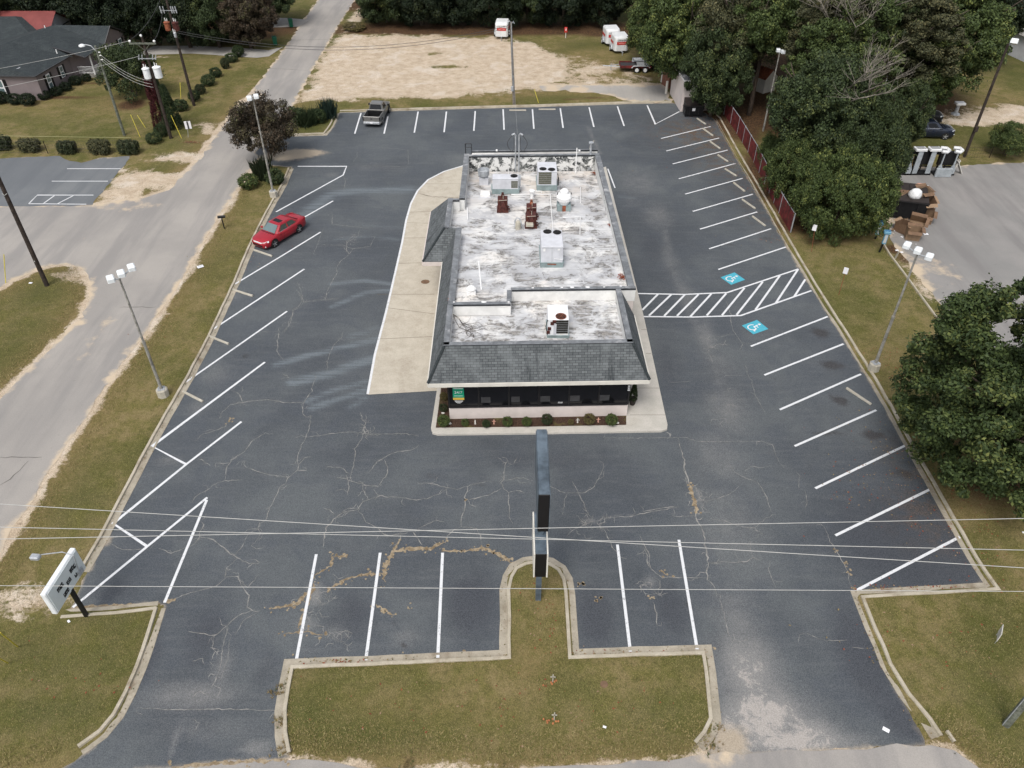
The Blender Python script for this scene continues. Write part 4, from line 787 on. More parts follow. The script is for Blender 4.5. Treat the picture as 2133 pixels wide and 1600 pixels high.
# front window band
m = MB(); a = (FL[0] + .02, FL[1] + .02); b = (FR[0] - .02, FR[1] + .02)
m.poly([W(a[0], a[1], 1.08), W(b[0], b[1], 1.08), W(b[0], b[1], 3.3), W(a[0], a[1], 3.3)])
wn = part('window', m, 'dark_glass')
m = MB()
for t in [0, .166, .333, .5, .667, .833, 1]:
    p = lerp(a, b, t); m.box(W(p[0], p[1] - .02, 2.2), (.09, .06, 2.25), R(1.6))
for z in (1.1, 3.22): p = lerp(a, b, .5); m.box(W(p[0], p[1] - .03, z), (10.6, .08, .08), R(1.6))
part('window_frame', m, 'frame', wn)
for t, wd in [(.205, .55), (.37, .5), (.535, .58), (.70, .58), (.865, .6)]:
    p = lerp(a, b, t); m = MB(); m.box(W(p[0], p[1] - .012, 1.62), (wd, .02, .42), R(1.6)); part('window_vent_panel', m, 'panel', wn)
m = MB(); p = lerp(a, b, .62); m.box(W(p[0], p[1] - .012, 1.3), (.28, .02, .1), R(1.6)); part('window_label', m, 'alu', wn)
# side windows and doors (seen only from aside)
for sx, x in ((-1, -3.8), (1, 6.93)):
    m = MB(); m.poly([W(x + sx * .015, 35.4, 1.08), W(x + sx * .015, 39.6, 1.08), W(x + sx * .015, 39.6, 3.3), W(x + sx * .015, 35.4, 3.3)]); part('window', m, 'dark_glass')
m = MB(); m.box(W(6.98, 40.1, 1.15), (.06, .9, 2.1)); dr = part('door', m, 'frame'); m = MB(); m.box(W(7.03, 39.8, 1.1), (.05, .04, .4)); part('handle', m, 'chrome', dr)
# green poster on the glass
m = MB(); p = lerp(a, b, .055); y0 = p[1] - .03; m.poly([W(p[0] - .33, y0, 1.85), W(p[0] + .33, y0, 1.85), W(p[0] + .33, y0, 2.62), W(p[0] - .33, y0, 2.62)]); ps = part('window_poster', m, 'green_s', bt)
m = MB(); m.poly([W(p[0] - .33, y0 - .004, 1.68), W(p[0] + .33, y0 - .004, 1.68), W(p[0] + .33, y0 - .004, 1.85), W(p[0] - .33, y0 - .004, 1.85)]); part('gold_band', m, 'gold', ps)
m = MB()
for i, (ww, z) in enumerate([(.56, 2.53), (.52, 1.98), (.5, 1.6), (.46, 1.54), (.36, 1.48), (.2, 1.42)]): m.poly([W(p[0] - ww / 2, y0 - .008, z), W(p[0] + ww / 2, y0 - .008, z), W(p[0] + ww / 2, y0 - .008, z + (.05 if i < 1 else .03)), W(p[0] - ww / 2, y0 - .008, z + (.05 if i < 1 else .03))])
part('small_print', m, 'white', ps)
def text(s, size, loc, rot, mat, parent, name='lettering', ext=.004, align='CENTER'):
    c = bpy.data.curves.new(name, 'FONT'); c.body = s; c.size = size; c.extrude = ext; c.align_x = align; c.align_y = 'CENTER'
    t = bpy.data.objects.new('tmp', c); COL.objects.link(t); dg = bpy.context.evaluated_depsgraph_get()
    me = bpy.data.meshes.new_from_object(t.evaluated_get(dg)); me.materials.clear(); me.materials.append(M[mat])
    bpy.data.objects.remove(t); o = link(name, me, parent); o.location = loc; o.rotation_euler = rot; return o
text('24/7', .27, W(p[0], y0 - .012, 2.26), (R(90), 0, 0), 'white', ps)
m = MB()
for z in (2.55, 2.40, 2.25): m.box(W(6.86, 34.90, z), (.13, .02, .1))
part('door_numbers', m, 'white', wn)
# mansard roofs
E0, E1, E2 = (-4.78, 33.94), (7.86, 34.27), (7.74, 40.72)
T0, T1, T2 = (-3.80, 34.88), (6.80, 35.16), (6.70, 40.72)
E3, T3 = (-4.86, 48.0), (-3.86, 48.4)
ZE, ZT = 3.55, 5.5
m = MB()
m.poly([W(*E0, ZE), W(*E1, ZE), W(*T1, ZT), W(*T0, ZT)]); m.poly([W(*E1, ZE), W(*E2, ZE), W(*T2, ZT), W(*T1, ZT)])
m.poly([W(*E3, ZE), W(*E0, ZE), W(*T0, ZT), W(*T3, ZT)])
m.poly([W(*E2, ZE), W(6.70, 40.72, ZE), W(*T2, ZT)])
mans = part('mansard_roof', m, 'shingle')
m = MB()
def band(m, a, b, z0, z1, th=.06):   # vertical board outside the line a-b
    d = Vector((b[0] - a[0], b[1] - a[1])).normalized(); n = Vector((d.y, -d.x)) * th
    m.prism([W(a[0], a[1], 0)[:2], W(b[0], b[1], 0)[:2], W(b[0] + n.x, b[1] + n.y, 0)[:2], W(a[0] + n.x, a[1] + n.y, 0)[:2]], z0, z1, bottom=True)
band(m, E0, E1, 3.29, 3.535); band(m, E1, E2, 3.29, 3.533); band(m, E3, E0, 3.29, 3.533)
m.poly([W(*E0, 3.32), W(*E1, 3.32), W(6.9, 35.0, 3.32), W(-3.7, 34.7, 3.32)]); m.poly([W(*E1, 3.325), W(*E2, 3.325), W(6.9, 40.7, 3.325), W(6.9, 34.9, 3.325)]); m.poly([W(*E3, 3.325), W(*E0, 3.325), W(-3.75, 34.6, 3.325), W(-3.8, 48, 3.325)])
part('fascia', m, 'fascia', mans)
# hip caps: rows of dark ridge shingles
for a_, b_ in (((*E0, ZE), (*T0, ZT)), ((*E1, ZE), (*T1, ZT))):
    m = MB()
    for i in range(11):
        p0 = Vector(lerp(a_, b_, i / 11)); p1 = Vector(lerp(a_, b_, (i + 1.15) / 11.2)); m.tube([W(*(p0 + Vector((0, 0, .03)))), W(*(p1 + Vector((0, 0, .015))))], .085, 6)
    part('hip_cap', m, 'house_roof', mans)
# drive-through canopy (hipped pop-out on the left side)
pe = [(-6.23, 47.17), (-4.8, 47.17), (-3.9, 47.17), (-3.9, 54.6), (-6.24, 54.6)]; pt = [(-4.68, 48.5), (-3.86, 48.45), (-3.86, 52.8), (-4.72, 52.85)]
m = MB(); m.poly([W(-6.23, 47.17, ZE), W(-3.9, 47.17, ZE), W(*pt[1], ZT), W(*pt[0], ZT)]); m.poly([W(-6.24, 54.6, ZE), W(-6.23, 47.17, ZE), W(*pt[0], ZT), W(*pt[3], ZT)]); m.poly([W(-3.9, 54.6, ZE), W(-6.24, 54.6, ZE), W(*pt[3], ZT), W(*pt[2], ZT)])
cn = part('canopy_roof', m, 'shingle')
m = MB(); band(m, (-6.24, 47.17), (-3.9, 47.17), 3.25, 3.53); band(m, (-6.24, 54.6), (-6.24, 47.17), 3.25, 3.53); band(m, (-3.9, 54.6), (-6.24, 54.6), 3.25, 3.53); m.poly([W(-6.22, 47.2, 3.3), W(-3.9, 47.2, 3.3), W(-3.9, 54.5, 3.3), W(-6.22, 54.5, 3.3)])
part('fascia', m, 'stucco', cn)
m = MB(); p0 = Vector((*pe[0], ZE)); p1 = Vector((*pt[0], ZT)); m.tube([W(*(p0 + Vector((0, 0, .02)))), W(*(p1 + Vector((0, 0, .02))))], .08, 6); part('hip_cap', m, 'house_roof', cn)
m = MB(); m.prism([W(-5.1, 48.2, 0)[:2], W(-3.8, 48.2, 0)[:2], W(-3.8, 53.6, 0)[:2], W(-5.1, 53.6, 0)[:2]], .05, 3.28); bw = part('bay_wall', m, 'stucco')
m = MB(); m.box(W(-5.12, 50.5, 1.75), (.05, 1.4, 1.1)); part('service_window', m, 'dark_glass', bw)
# roofs (main roof falls to the rear)
def zr(y): return 5.22 - (y - 41) / 19.2 * 1.0
m = MB()
rl = [(-3.58, 39.0), (-.28, 39.0), (-.26, 40.75), (6.7, 40.95), (7.28, 41.0), (6.85, 60.3), (-3.56, 60.2)]
m.poly([W(x, y, zr(y)) for x, y in rl]); m.poly([W(x, y, zr(y) - .01) for x, y in [(-4.5, 48.6), (-3.5, 48.6), (-3.5, 52.6), (-4.5, 52.6)]])
part('main_roof', m, 'roof')
m = MB(); m.poly([W(-3.56, 35.0, 4.7), W(6.55, 35.3, 4.7), W(6.5, 40.8, 4.7), W(-.26, 40.6, 4.7), W(-.26, 39.0, 4.7), W(-3.6, 38.9, 4.7)]); part('front_roof', m, 'roof')
# parapets: inner faces, caps, dark edges
def para(name, pts, th, z0, z1, inner='inner', capm='cap', side=1, lift=.0):
    """wall along pts; th to its left; z0 may depend on y"""
    m = MB()
    for a, b in zip(pts[:-1], pts[1:]):
        d = Vector((b[0] - a[0], b[1] - a[1])).normalized(); n = Vector((-d.y, d.x)) * th * side
        q = [a, b, (b[0] + n.x, b[1] + n.y), (a[0] + n.x, a[1] + n.y)]
        vs = [W(x, y, z0) for x, y in q] + [W(x, y, z1) for x, y in q]
        m.add(vs, [(0, 1, 5, 4), (1, 2, 6, 5), (2, 3, 7, 6), (3, 0, 4, 7)], 0)
        mid = .5; e = .03
        n2 = n.normalized() * e; q2 = [(a[0] - n2.x, a[1] - n2.y), (b[0] - n2.x, b[1] - n2.y), (q[2][0] + n2.x, q[2][1] + n2.y), (q[3][0] + n2.x, q[3][1] + n2.y)]
        m.prism([W(x, y, 0)[:2] for x, y in q2], z1 - .09, z1 + .035, 2, mt=1)
    return part(name, m, [inner, capm, 'edge'])
para('parapet', [(-3.86, 34.92), (6.84, 35.20)], .27, 4.2, ZT)
para('parapet', [(-3.575, 39.0), (-3.56, 34.98)], .27, 4.2, ZT, side=-1)
para('parapet', [(6.80, 35.25), (6.70, 40.7)], .27, 4.2, ZT)
para('parapet', [(-3.86, 48.4), (-3.82, 39.0)], .33, 4.0, ZT + .015)
para('parapet', [(-3.86, 60.7), (-3.86, 52.8)], .36, 3.9, ZT + .012)
para('parapet', [(-4.68, 52.9), (-4.68, 48.45)], .3, 4.5, ZT - .02, side=1)
para('parapet', [(-4.38, 52.62), (-3.86, 52.62)], .22, 4.2, ZT - .03)
para('parapet', [(7.58, 40.95), (7.12, 60.4)], .36, 3.9, ZT + .01)
m = para('parapet', [(-3.5, 60.25), (7.12, 60.52)], .26, 3.8, ZT, inner='peel')
para('parapet', [(-3.3, 60.98), (7.02, 61.3)], .1, 3.8, ZT + .1, inner='white_wall')
m = MB(); m.poly([W(-3.3, 60.5, ZT - .08), W(7.1, 60.75, ZT - .08), W(7.05, 61.0, ZT - .08), W(-3.3, 60.98, ZT - .08)]); part('parapet_gutter', m, 'white_wall')
# step walls between the high and the low roof
para('step_wall', [(-3.58, 38.98), (-.08, 39.04)], .24, 4.6, ZT, inner='white_wall')
para('step_wall', [(-.30, 39.28), (-.28, 40.55)], .24, 4.6, ZT + .008, inner='white_wall', side=-1)
para('step_wall', [(-.06, 40.56), (7.66, 40.74)], .22, 4.6, ZT + .02, inner='white_wall')
m = MB(); m.poly([W(6.72, 40.735, 3.3), W(7.6, 40.752, 3.3), W(7.6, 40.752, 5.45), W(6.72, 40.735, 5.45)]); part('wall_panel', m, 'stucco')
rr = random.Random(4)
for (x, y) in [(1.3, 40.66), (3.1, 40.70), (3.7, 40.72), (4.7, 40.74), (5.7, 40.76), (6.75, 40.85), (-3.5, 39.1), (-1.7, 39.1), (-.2, 39.1)]:
    r0 = rr.uniform(.05, .11); m = MB(); m.add([W(x + r0 * rr.uniform(.8, 1.8) * math.cos(i * PI / 5), y + .1 + r0 * .9 * math.sin(i * PI / 5), ZT + .062) for i in range(10)] + [W(x, y + .1, ZT + .075)], [(i, (i + 1) % 10, 10) for i in range(10)])
    part('sealant_patch', m, 'white')
# rusty leaf litter heaps and dried vine on the roof
for (px, py, rx, n_) in [(1296, 579, .3, 60), (1272, 470, .22, 40), (1240, 362, .35, 80), (940, 628, .3, 12)]:
    m = MB()
    for _ in range(n_):
        yy = {579: 43.0, 470: 49.3, 362: 59.6, 628: 39.4}[py]; c = P(px, py, zr(yy) if yy > 39.1 else zr(39.1)); x, y = c.x + rr.gauss(0, rx * .45), c.y + rr.gauss(0, rx * .5); s_ = rr.uniform(.04, .09)
        x = min(x, (7.2 - (y - 41) * .02)); y = min(y, 60.1); zz = zr(y) + rr.uniform(.01, .14); a0 = rr.uniform(0, 6)
        m.add([W(x + s_ * math.cos(a0), y + s_ * math.sin(a0), zz), W(x - s_ * .5, y + s_ * .4, zz + s_ * .5), W(x - s_ * math.cos(a0), y - s_ * math.sin(a0), zz + .02), W(x + s_ * .4, y - s_ * .5, zz + .01)], [(0, 1, 2, 3)])
    part('leaf_litter', m, 'leafred')
m = MB()
def vine(p, a, l, r, d):
    q = [p]
    for i in range(5): a += rr.gauss(0, .35); p = (p[0] + l / 5 * math.cos(a), p[1] + l / 5 * math.sin(a), 4.72 + .02 * rr.random() + (.35 if d == 0 and i < 1 else 0)); q.append(p)
    m.tube([W(*v) for v in q], r, 4, r2=r * .4)
    if d < 2:
        for _ in range(4): vine(rr.choice(q[1:]), a + rr.uniform(-1.4, 1.4), l * .55, r * .6, d + 1)
for _ in range(3): vine((-3.5, 38.3, 5.3), R(-60) + rr.uniform(-.5, .6), 1.7, .018, 0)
part('dried_vine', m, 'bark')
# pipes on the roof
def pz(px, py, y_guess, h=0): z = zr(y_guess) + h; return P(px, py, z)
m = MB()
def rp(pts, h=.1, r=.035): m.tube([W(*(Vector(pz(a, b, y, h)))) for a, b, y in pts], r, 6)
rp([(1065, 405, 55.5), (1146, 405, 55.5), (1152, 484, 49.3)]); rp([(1112, 407, 55.3), (1112, 398, 55.8), (1128, 398, 55.8), (1128, 402, 55.6)], .15, .03)
rp([(1173, 453, 52), (1209, 452, 52), (1208, 488, 49.5)], .1, .03); rp([(1209, 390, 56.4), (1209, 424, 54.2)], .1, .028)
part('roof_pipe', m, 'white')
for (px, py, y, h, r_, mt) in [(1199, 360, 58.6, 2.1, .045, 'white'), (1059, 366, 58.2, .7, .03, 'white'), (1228, 352, 59.6, 2.2, .09, 'galv')]:
    b0 = pz(px, py, y); m = MB(); m.cyl(W(b0.x, b0.y, b0.z - .05), W(b0.x, b0.y, b0.z + h), r_, 10)
    if mt == 'galv': m.cyl(W(b0.x, b0.y, b0.z + h), W(b0.x, b0.y, b0.z + h + .08), .2, 12); m.cyl(W(b0.x, b0.y, b0.z), W(b0.x, b0.y, b0.z + .2), .2, 12)
    part('vent_stack', m, mt)
m = MB(); q0 = PY(997, 545, 45.0); q0 = P(997, 547, zr(46.3)); q1 = P(1003, 606, zr(42)); m.tube([W(q0.x, q0.y, zr(46.2) + .06), W(q1.x, q1.y, zr(42) + .06)], .055, 6); part('roof_pipe', m, 'white')
m = MB(); m.tube([W(-3.3, 52.4, 5.0), W(-3.2, 51.0, 4.78)], .03, 5); part('roof_pipe', m, 'white')
m = MB(); m.tube([W(-3.78, 60.9, 3), W(-3.78, 60.9, 6.3)], .045, 6); m.tube([W(-3.3, 60.9, 5.4), W(-3.3, 60.9, 6.3)], .03, 6); m.tube([W(-3.8, 60.9, 6.3), W(-3.28, 60.9, 6.3)], .04, 6); m.tube([W(-3.8, 60.9, 6.0), W(-3.28, 60.9, 6.0)], .03, 6); part('wall_ladder_rail', m, 'edge')
# electrical service mast
m = MB()
for dx in (-.14, .14):
    x = .42 + dx; m.cyl(W(x, 60.1, 4.2), W(x, 60.1, 7.35), .055, 8)
part('service_mast', m, 'galv')
sm_ = bpy.data.objects.get('service_mast')
for s in (-1, 1):
    m = MB(); x = .42 + s * .14; m.tube([W(x, 60.1, 7.3), W(x + s * .1, 60.0, 7.5), W(x + s * .3, 59.95, 7.42)], .07, 7); part('weatherhead', m, 'galv', sm_)
    m = MB(); m.tube([W(x + s * .25, 59.95, 7.4)] + [W(x + s * (.35 + .3 * math.sin(i / 8 * PI)), 59.9, 7.3 - 1.2 * i / 8) for i in range(9)] + [W(x + s * .1, 60, 6.2), W(x + s * .12, 60.2, 7.1)], .022, 5); part('drip_loop', m, 'cable_d', sm_)
for x, y in [(-1.25, 61.05), (5.5, 61.0)]: m = MB(); m.bbox(W(x, y, 5.68), (.16, .12, .12), .02); part('cap_light', m, 'white')
m = MB(); m.tube([W(6.35, 61.35, 5.3), W(6.4, 61.4, 5.9), W(6.75, 62.2, 6.0)], .035, 6); part('antenna_pipe', m, 'stop')

# ------------------------------------------------------------------ things on the roof
def rtu(name, label, px, py, y, w_, d_, h_, rz=0, case='hvac', fans=((.3, .5), (.7, .5)), coil=None, curb=.3, zroof=None, extra=None, fr=.26):
    z = zr(y) if zroof is None else zroof
    c = P(px, py, z); o = thing(name, label, 'air conditioner', (c.x, c.y + d_ / 2, z), rz, 'air conditioners on the roof')
    m = MB(); m.box((0, 0, curb / 2), (w_ * 1.06, d_ * 1.03, curb)); m.box((0, 0, curb - .02), (w_ * 1.1, d_ * 1.06, .05)); m.build('curb', 'curbm', o)
    m = MB(); m.bbox((0, 0, curb + h_ / 2), (w_, d_, h_), .025); m.build('casing', case, o)
    m = MB()
    for sx in (-1, 1): m.box((sx * w_ * .02, -d_ / 2 - .004, curb + h_ * .5), (.012, .01, h_ * .9))
    m.box((0, -d_ / 2 - .006, curb + h_ * .93), (w_ * .99, .012, .02)); m.build('panel_seam', 'galv', o)
    for fx, fy in fans:
        x, yy, zz = (fx - .5) * w_, (fy - .5) * d_, curb + h_
        m = MB(); m.cyl((x, yy, zz + .002), (x, yy, zz + .012), fr, 24); f = m.build('fan_opening', 'coil_d', o)
        m = MB(); m.torus((x, yy, zz + .03), fr, .022, 24); m.torus((x, yy, zz + .035), fr * .62, .008, 20); m.torus((x, yy, zz + .035), fr * .3, .008, 16)
        for k in range(6): m.tube([(x, yy, zz + .035), (x + fr * math.cos(k * PI / 3), yy + fr * math.sin(k * PI / 3), zz + .03)], .007, 4)
        m.build('fan_guard', 'black' if case != 'hvac_w' else 'rusto', f)
        m = MB()
        for k in range(4):
            a = k * PI / 2 + .5; m.poly([(x + .05 * math.cos(a), yy + .05 * math.sin(a), zz + .016), (x + fr * .9 * math.cos(a), yy + fr * .9 * math.sin(a), zz + .016), (x + fr * .9 * math.cos(a + .6), yy + fr * .9 * math.sin(a + .6), zz + .022), (x + .05 * math.cos(a + .9), yy + .05 * math.sin(a + .9), zz + .02)])
        m.cyl((x, yy, zz + .012), (x, yy, zz + .03), .07, 10); m.build('fan_blades', 'frame', f)
    for (x0, x1, z0, z1, mt) in coil or []:
        m = MB(); m.box(((x0 + x1) / 2 * w_ - w_ / 2, -d_ / 2 - .008, curb + h_ * (z0 + z1) / 2), ((x1 - x0) * w_, .02, h_ * (z1 - z0))); f = m.build('coil_panel', mt, o)
        m = MB()
        for k in range(1, 6): m.box(((x0 + x1) / 2 * w_ - w_ / 2, -d_ / 2 - .022, curb + h_ * (z0 + (z1 - z0) * k / 6)), ((x1 - x0) * w_, .01, .01))
        m.build('guard_wires', 'galv', f)
    if extra: extra(o, w_, d_, h_, curb)
    return o
def ex1(o, w_, d_, h_, cb):
    m = MB(); m.poly([(w_ / 2 + .01, -d_ / 2, cb + h_), (w_ / 2 + .17, -d_ / 2 + .1, cb + h_ - .05), (w_ / 2 + .17, -d_ / 2 + .1, cb + .2), (w_ / 2 + .01, -d_ / 2, cb + .3)]); m.box((w_ / 2 + .09, 0, cb + h_ * .75), (.18, d_ * .8, h_ * .4)); m.build('intake_hood', 'galv', o)
rtu('rooftop_air_conditioner', 'low wide rooftop air conditioner with a single fan, behind the left rusty fan', 1053, 404, 55.2, 2.0, .85, .85, fans=((.83, .55),), coil=[(.72, .97, .12, .78, 'coil')], curb=.4, extra=ex1)
def ex2(o, w_, d_, h_, cb):
    m = MB(); m.tube([(w_ / 2 + .05, -d_ / 2 + .1, cb + h_ * .8), (w_ / 2 + .12, -d_ / 2, cb + h_ * .5), (w_ / 2 + .1, -d_ / 2 - .05, cb)], .05, 6); m.build('refrigerant_line', 'black', o)
rtu('rooftop_air_conditioner', 'rooftop air conditioner with two fans on top and an olive coil, nearest the rear parapet', 1139, 397, 55.8, 1.5, 1.7, 1.15, fans=((.28, .22), (.72, .16)), coil=[(.06, .72, .08, .93, 'coil')], curb=.45, extra=ex2)
def ex3(o, w_, d_, h_, cb):
    m = MB(); m.box((-w_ * .36, -d_ / 2 - .01, cb + h_ * .8), (.14, .012, .2)); m.box((w_ * .3, -d_ / 2 - .01, cb + h_ * .82), (.16, .012, .12)); m.build('rating_label', 'white', o)
    m = MB(); m.tube([(-w_ * .2, -d_ / 2 - .05, cb - .1), (w_ * .2, -d_ / 2 - .06, cb - .12)], .035, 6); m.build('gas_pipe', 'rusto', o)
    m = MB(); m.tube([(w_ * .1, -d_ / 2 - .03, cb + h_ * .25), (w_ * .42, -d_ / 2 - .03, cb + h_ * .2), (w_ * .5, -d_ / 2 - .05, cb + h_ * .22), (w_ * .56, 0, cb)], .018, 5); m.build('conduit', 'white', o)
rtu('rooftop_air_conditioner', 'large grey rooftop air conditioner with two fans, in the middle of the main roof', 1149, 559, 45.3, 1.42, 2.2, 1.15, fans=((.32, .88), (.77, .84)), curb=.45, extra=ex3)
def ex4(o, w_, d_, h_, cb):
    m = MB()
    for (x, z, s_) in [(-.32, .78, .2), (-.45, .45, .2), (-.5, .22, .2), (-.22, .9, .22)]: m.bbox((x * w_ + .02, -d_ / 2 - .03, cb + h_ * z), (s_, .07, .2), .02)
    m.build('rusted_controls', 'rust', o)
    m = MB(); m.box((-w_ * .16, -d_ / 2 - .012, cb + h_ * .4), (.16, .014, h_ * .7)); m.build('cover_strip', 'hvac', o)
    m = MB(); m.tube([(-w_ / 2 - .02, -d_ / 2 + .3, cb + h_ * .8), (-w_ / 2 - .12, -d_ / 2 + .1, cb + h_ * .5), (-w_ / 2 - .02, -d_ / 2, cb + .05)], .03, 5); m.build('conduit', 'black', o)
rtu('rooftop_air_conditioner', 'white rooftop air conditioner with a rusty single fan, alone on the low front roof', 1162, 704, 37.2, 1.2, 1.55, 1.1, case='hvac_w', fans=((.62, .2),), coil=[(.36, .97, .12, .97, 'coil_d')], curb=.2, zroof=4.7, extra=ex4, fr=.3)
# rusty upblast exhaust fans
def grease(label, px, py, y, loaf=False):
    z = zr(y); c = P(px, py, z); o = thing('exhaust_fan', label, 'exhaust fan', (c.x, c.y + .4, z), 0, 'rusty exhaust fans on the roof'); o.scale = (.86, .86, .84)
    m = MB(); m.box((0, .2, .12), (1.0, .95, .24)); m.build('base', 'rust', o)
    m = MB(); m.bbox((0, .25, .72), (.85, .8, .96), .04); hs_ = m.build('housing', 'rust', o)
    m = MB(); m.loft([[(-.36, -.30, .22), (.36, -.30, .22), (.36, .0, .22), (-.36, .0, .22)], [(-.3, -.32, .55), (.3, -.32, .55), (.3, 0, .55), (-.3, 0, .55)], [(-.14, -.24, .95), (.14, -.24, .95), (.14, 0, .95), (-.14, 0, .95)], [(-.06, -.16, 1.1), (.06, -.16, 1.1), (.06, 0, 1.1), (-.06, 0, 1.1)]]); m.build('motor_cover', 'rust', o)
    m = MB(); m.bbox((0, .5, 1.28), (.28, .3, .18), .05); m.cyl((0, .5, 1.3), (0, .5, 1.55), .1, 10); m.build('exhaust_neck', 'rusto' if loaf else 'rust', o)
    m = MB(); m.cyl((.5, -.1, .3), (.62, -.1, .3), .09, 10); m.cyl((.45, -.05, .5), (.58, -.05, .5), .06, 10); m.build('pulley', 'rust', o)
    m = MB(); m.tube([(-.36, -.25, 1.16), (.38, -.25, 1.22)], .02, 5); m.tube([(0.05, .0, 1.2), (.05, .12, 1.5)], .02, 5); m.build('bracket', 'stop', o)
    return o
grease('rusty red exhaust fan standing apart, in front of the low wide air conditioner', 1047, 446, 52.2)
grease('rusty red exhaust fan with an orange neck, behind its neighbour with the grey hood', 1107, 462, 51.3, True)
f3 = grease('rusty red exhaust fan with a grey hood on its side, frontmost of the three', 1106, 480, 50.2)
m = MB(); m.bbox((-.12, -.42, .55), (.62, .5, .22), .04, mi=0); m.build('side_hood', 'stop', f3)
def lathe_thing(name, label, cat, px, py, y, prof, mat='white', extra=None, zroof=None, group=None):
    z = zr(y) if zroof is None else zroof; c = P(px, py, z); o = thing(name, label, cat, (c.x, c.y, z), 0, group)
    m = MB(); m.lathe((0, 0, 0), prof, 20); m.build('housing', mat, o, smooth=False)
    if extra: extra(o)
    return o
def exv(o):
    m = MB(); m.box((0, 0, .14), (.55, .55, .28)); m.build('curb', 'white', o)
lathe_thing('mushroom_vent', 'small white mushroom vent near the left front corner of the main roof', 'roof vent', 982, 612, 41.9, [(.16, .2), (.17, .32), (.29, .33), (.30, .40), (.2, .52), (.07, .58), (.02, .6)], extra=exv)
def exw(o):
    m = MB(); m.box((0, .05, .3), (.72, .66, .6)); m.build('curb', 'hvac', o)
lathe_thing('round_exhaust_vent', 'open round galvanised exhaust vent near the left end of the rear parapet', 'roof vent', 1008, 383, 57.4, [(.30, .55), (.30, .7), (.44, .78), (.46, 1.2), (.42, 1.22), (.40, .95), (.30, .96), (.05, 1.0)], 'galv', exw)
def exc(o):
    m = MB(); m.box((0, .05, .25), (1.0, .9, .5)); cb = m.build('curb', 'curbm', o)
    m = MB(); m.box((0, -.405, .25), (.26, .02, .5)); m.build('rust_streak', 'rusto', cb)
    m = MB(); m.lathe((0, 0, 0), [(.5, 1.18), (.48, 1.24), (.33, 1.3), (.31, 1.5), (.18, 1.62), (.03, 1.65)], 20); m.build('dome', 'white', o)
    m = MB()
    for s in (-1, 1): m.box((s * .5, -.05, 1.3), (.05, .12, .12)); 
    m.build('clips', 'black', o)
lathe_thing('centrifugal_exhaust_vent', 'big white domed vent on a grey curb with a rust streak, right of the fans', 'roof vent', 1174, 436, 53.2, [(.36, .5), (.40, .7), (.55, .8), (.58, 1.05), (.52, 1.18), (.3, 1.2)], 'white', exc)
lathe_thing('goose_neck_vent', 'white curved gooseneck vent left of the front rusty fan', 'roof vent', 1079, 478, 50.4, [(.2, 0), (.2, .45), (.17, .6), (.08, .68), (.02, .7)], 'stop')
gn = bpy.data.objects['goose_neck_vent']; m = MB(); m.tube([(-.2, 0, .2), (-.22, .1, .6), (-.1, .15, .85), (.12, .1, .8), (.24, 0, .45), (.3, -.05, .2)], .05, 6); m.build('hood_rim', 'galv', gn)
lathe_thing('downturned_vent', 'short white vent cap between the two rear air conditioners', 'roof vent', 1108, 412, 55, [(.14, 0), (.14, .5), (.22, .52), (.22, .62), (.05, .7)], 'white')
c = P(1018, 402, zr(56.3)); o = thing('roof_hatch', 'low white square hatch in front of the round galvanised vent', 'roof hatch', (c.x - .25, c.y - .5, c.z)); m = MB(); m.bbox((0, 0, .14), (.75, .8, .28), .03); m.build('lid', 'white_wall', o); m = MB(); m.box((0, 0, .05), (.85, .9, .1)); m.build('curb', 'hvac', o)
# ------------------------------------------------------------------ wheel stops
def wheel_stop_mesh():
    m = MB(); L_, n = 1.83, 12
    rings = [[(x, -.075, 0), (x, -.07, .06), (x, -.045, .11), (x, .045, .11), (x, .07, .06), (x, .075, 0)] for x in (-L_ / 2, -L_ / 2 + .02, L_ / 2 - .02, L_ / 2)]
    m.loft(rings); return m
WS = [((529, 522), (567, 535), 'under the nose of the red car'), ((486, 605), (527, 618), 'second behind the left lamp pole'), ((437, 702), (477, 718), 'first behind the left lamp pole'), ((382, 817), (423, 838), 'beside the concrete foot of the left lamp pole'),
      ((1452, 248), (1470, 260), 'nearest the black dumpster'), ((1464, 269), (1485, 284), 'second from the black dumpster'), ((1479, 296), (1500, 311), 'third from the black dumpster'), ((1495, 324), (1516, 338), 'fourth from the black dumpster'), ((1510, 353), (1534, 368), 'fifth from the black dumpster'), ((1528, 382), (1551, 400), 'sixth from the black dumpster'), ((1546, 417), (1573, 436), 'seventh from the black dumpster'), ((1567, 452), (1594, 472), 'eighth from the black dumpster, level with the end of the red fence'),
      ((1763, 810), (1814, 844), 'near the foot of the right lamp pole, its only one'), ((1061, 231), (1096, 231), 'left of the two at the rear kerb'), ((1122, 229), (1157, 229), 'right of the two at the rear kerb')]
wm = None
for i, (a, b, where) in enumerate(WS):
    p0, p1 = P(*a), P(*b); c = (p0 + p1) / 2; L_ = (p1 - p0).length
    if wm is None:
        mb = wheel_stop_mesh(); o = mb.build('wheel_stop', 'stop'); wm = o
    else: o = wm.copy(); COL.objects.link(o)
    o.location = (c.x, c.y, .022); o.rotation_euler = (0, 0, ang(p0, p1)); o.scale = (min(1.25, max(.8, L_ / 1.83)), 1, 1)
    tag(o, 'concrete wheel stop ' + where, 'wheel stop', 'wheel stops in the parking lot')

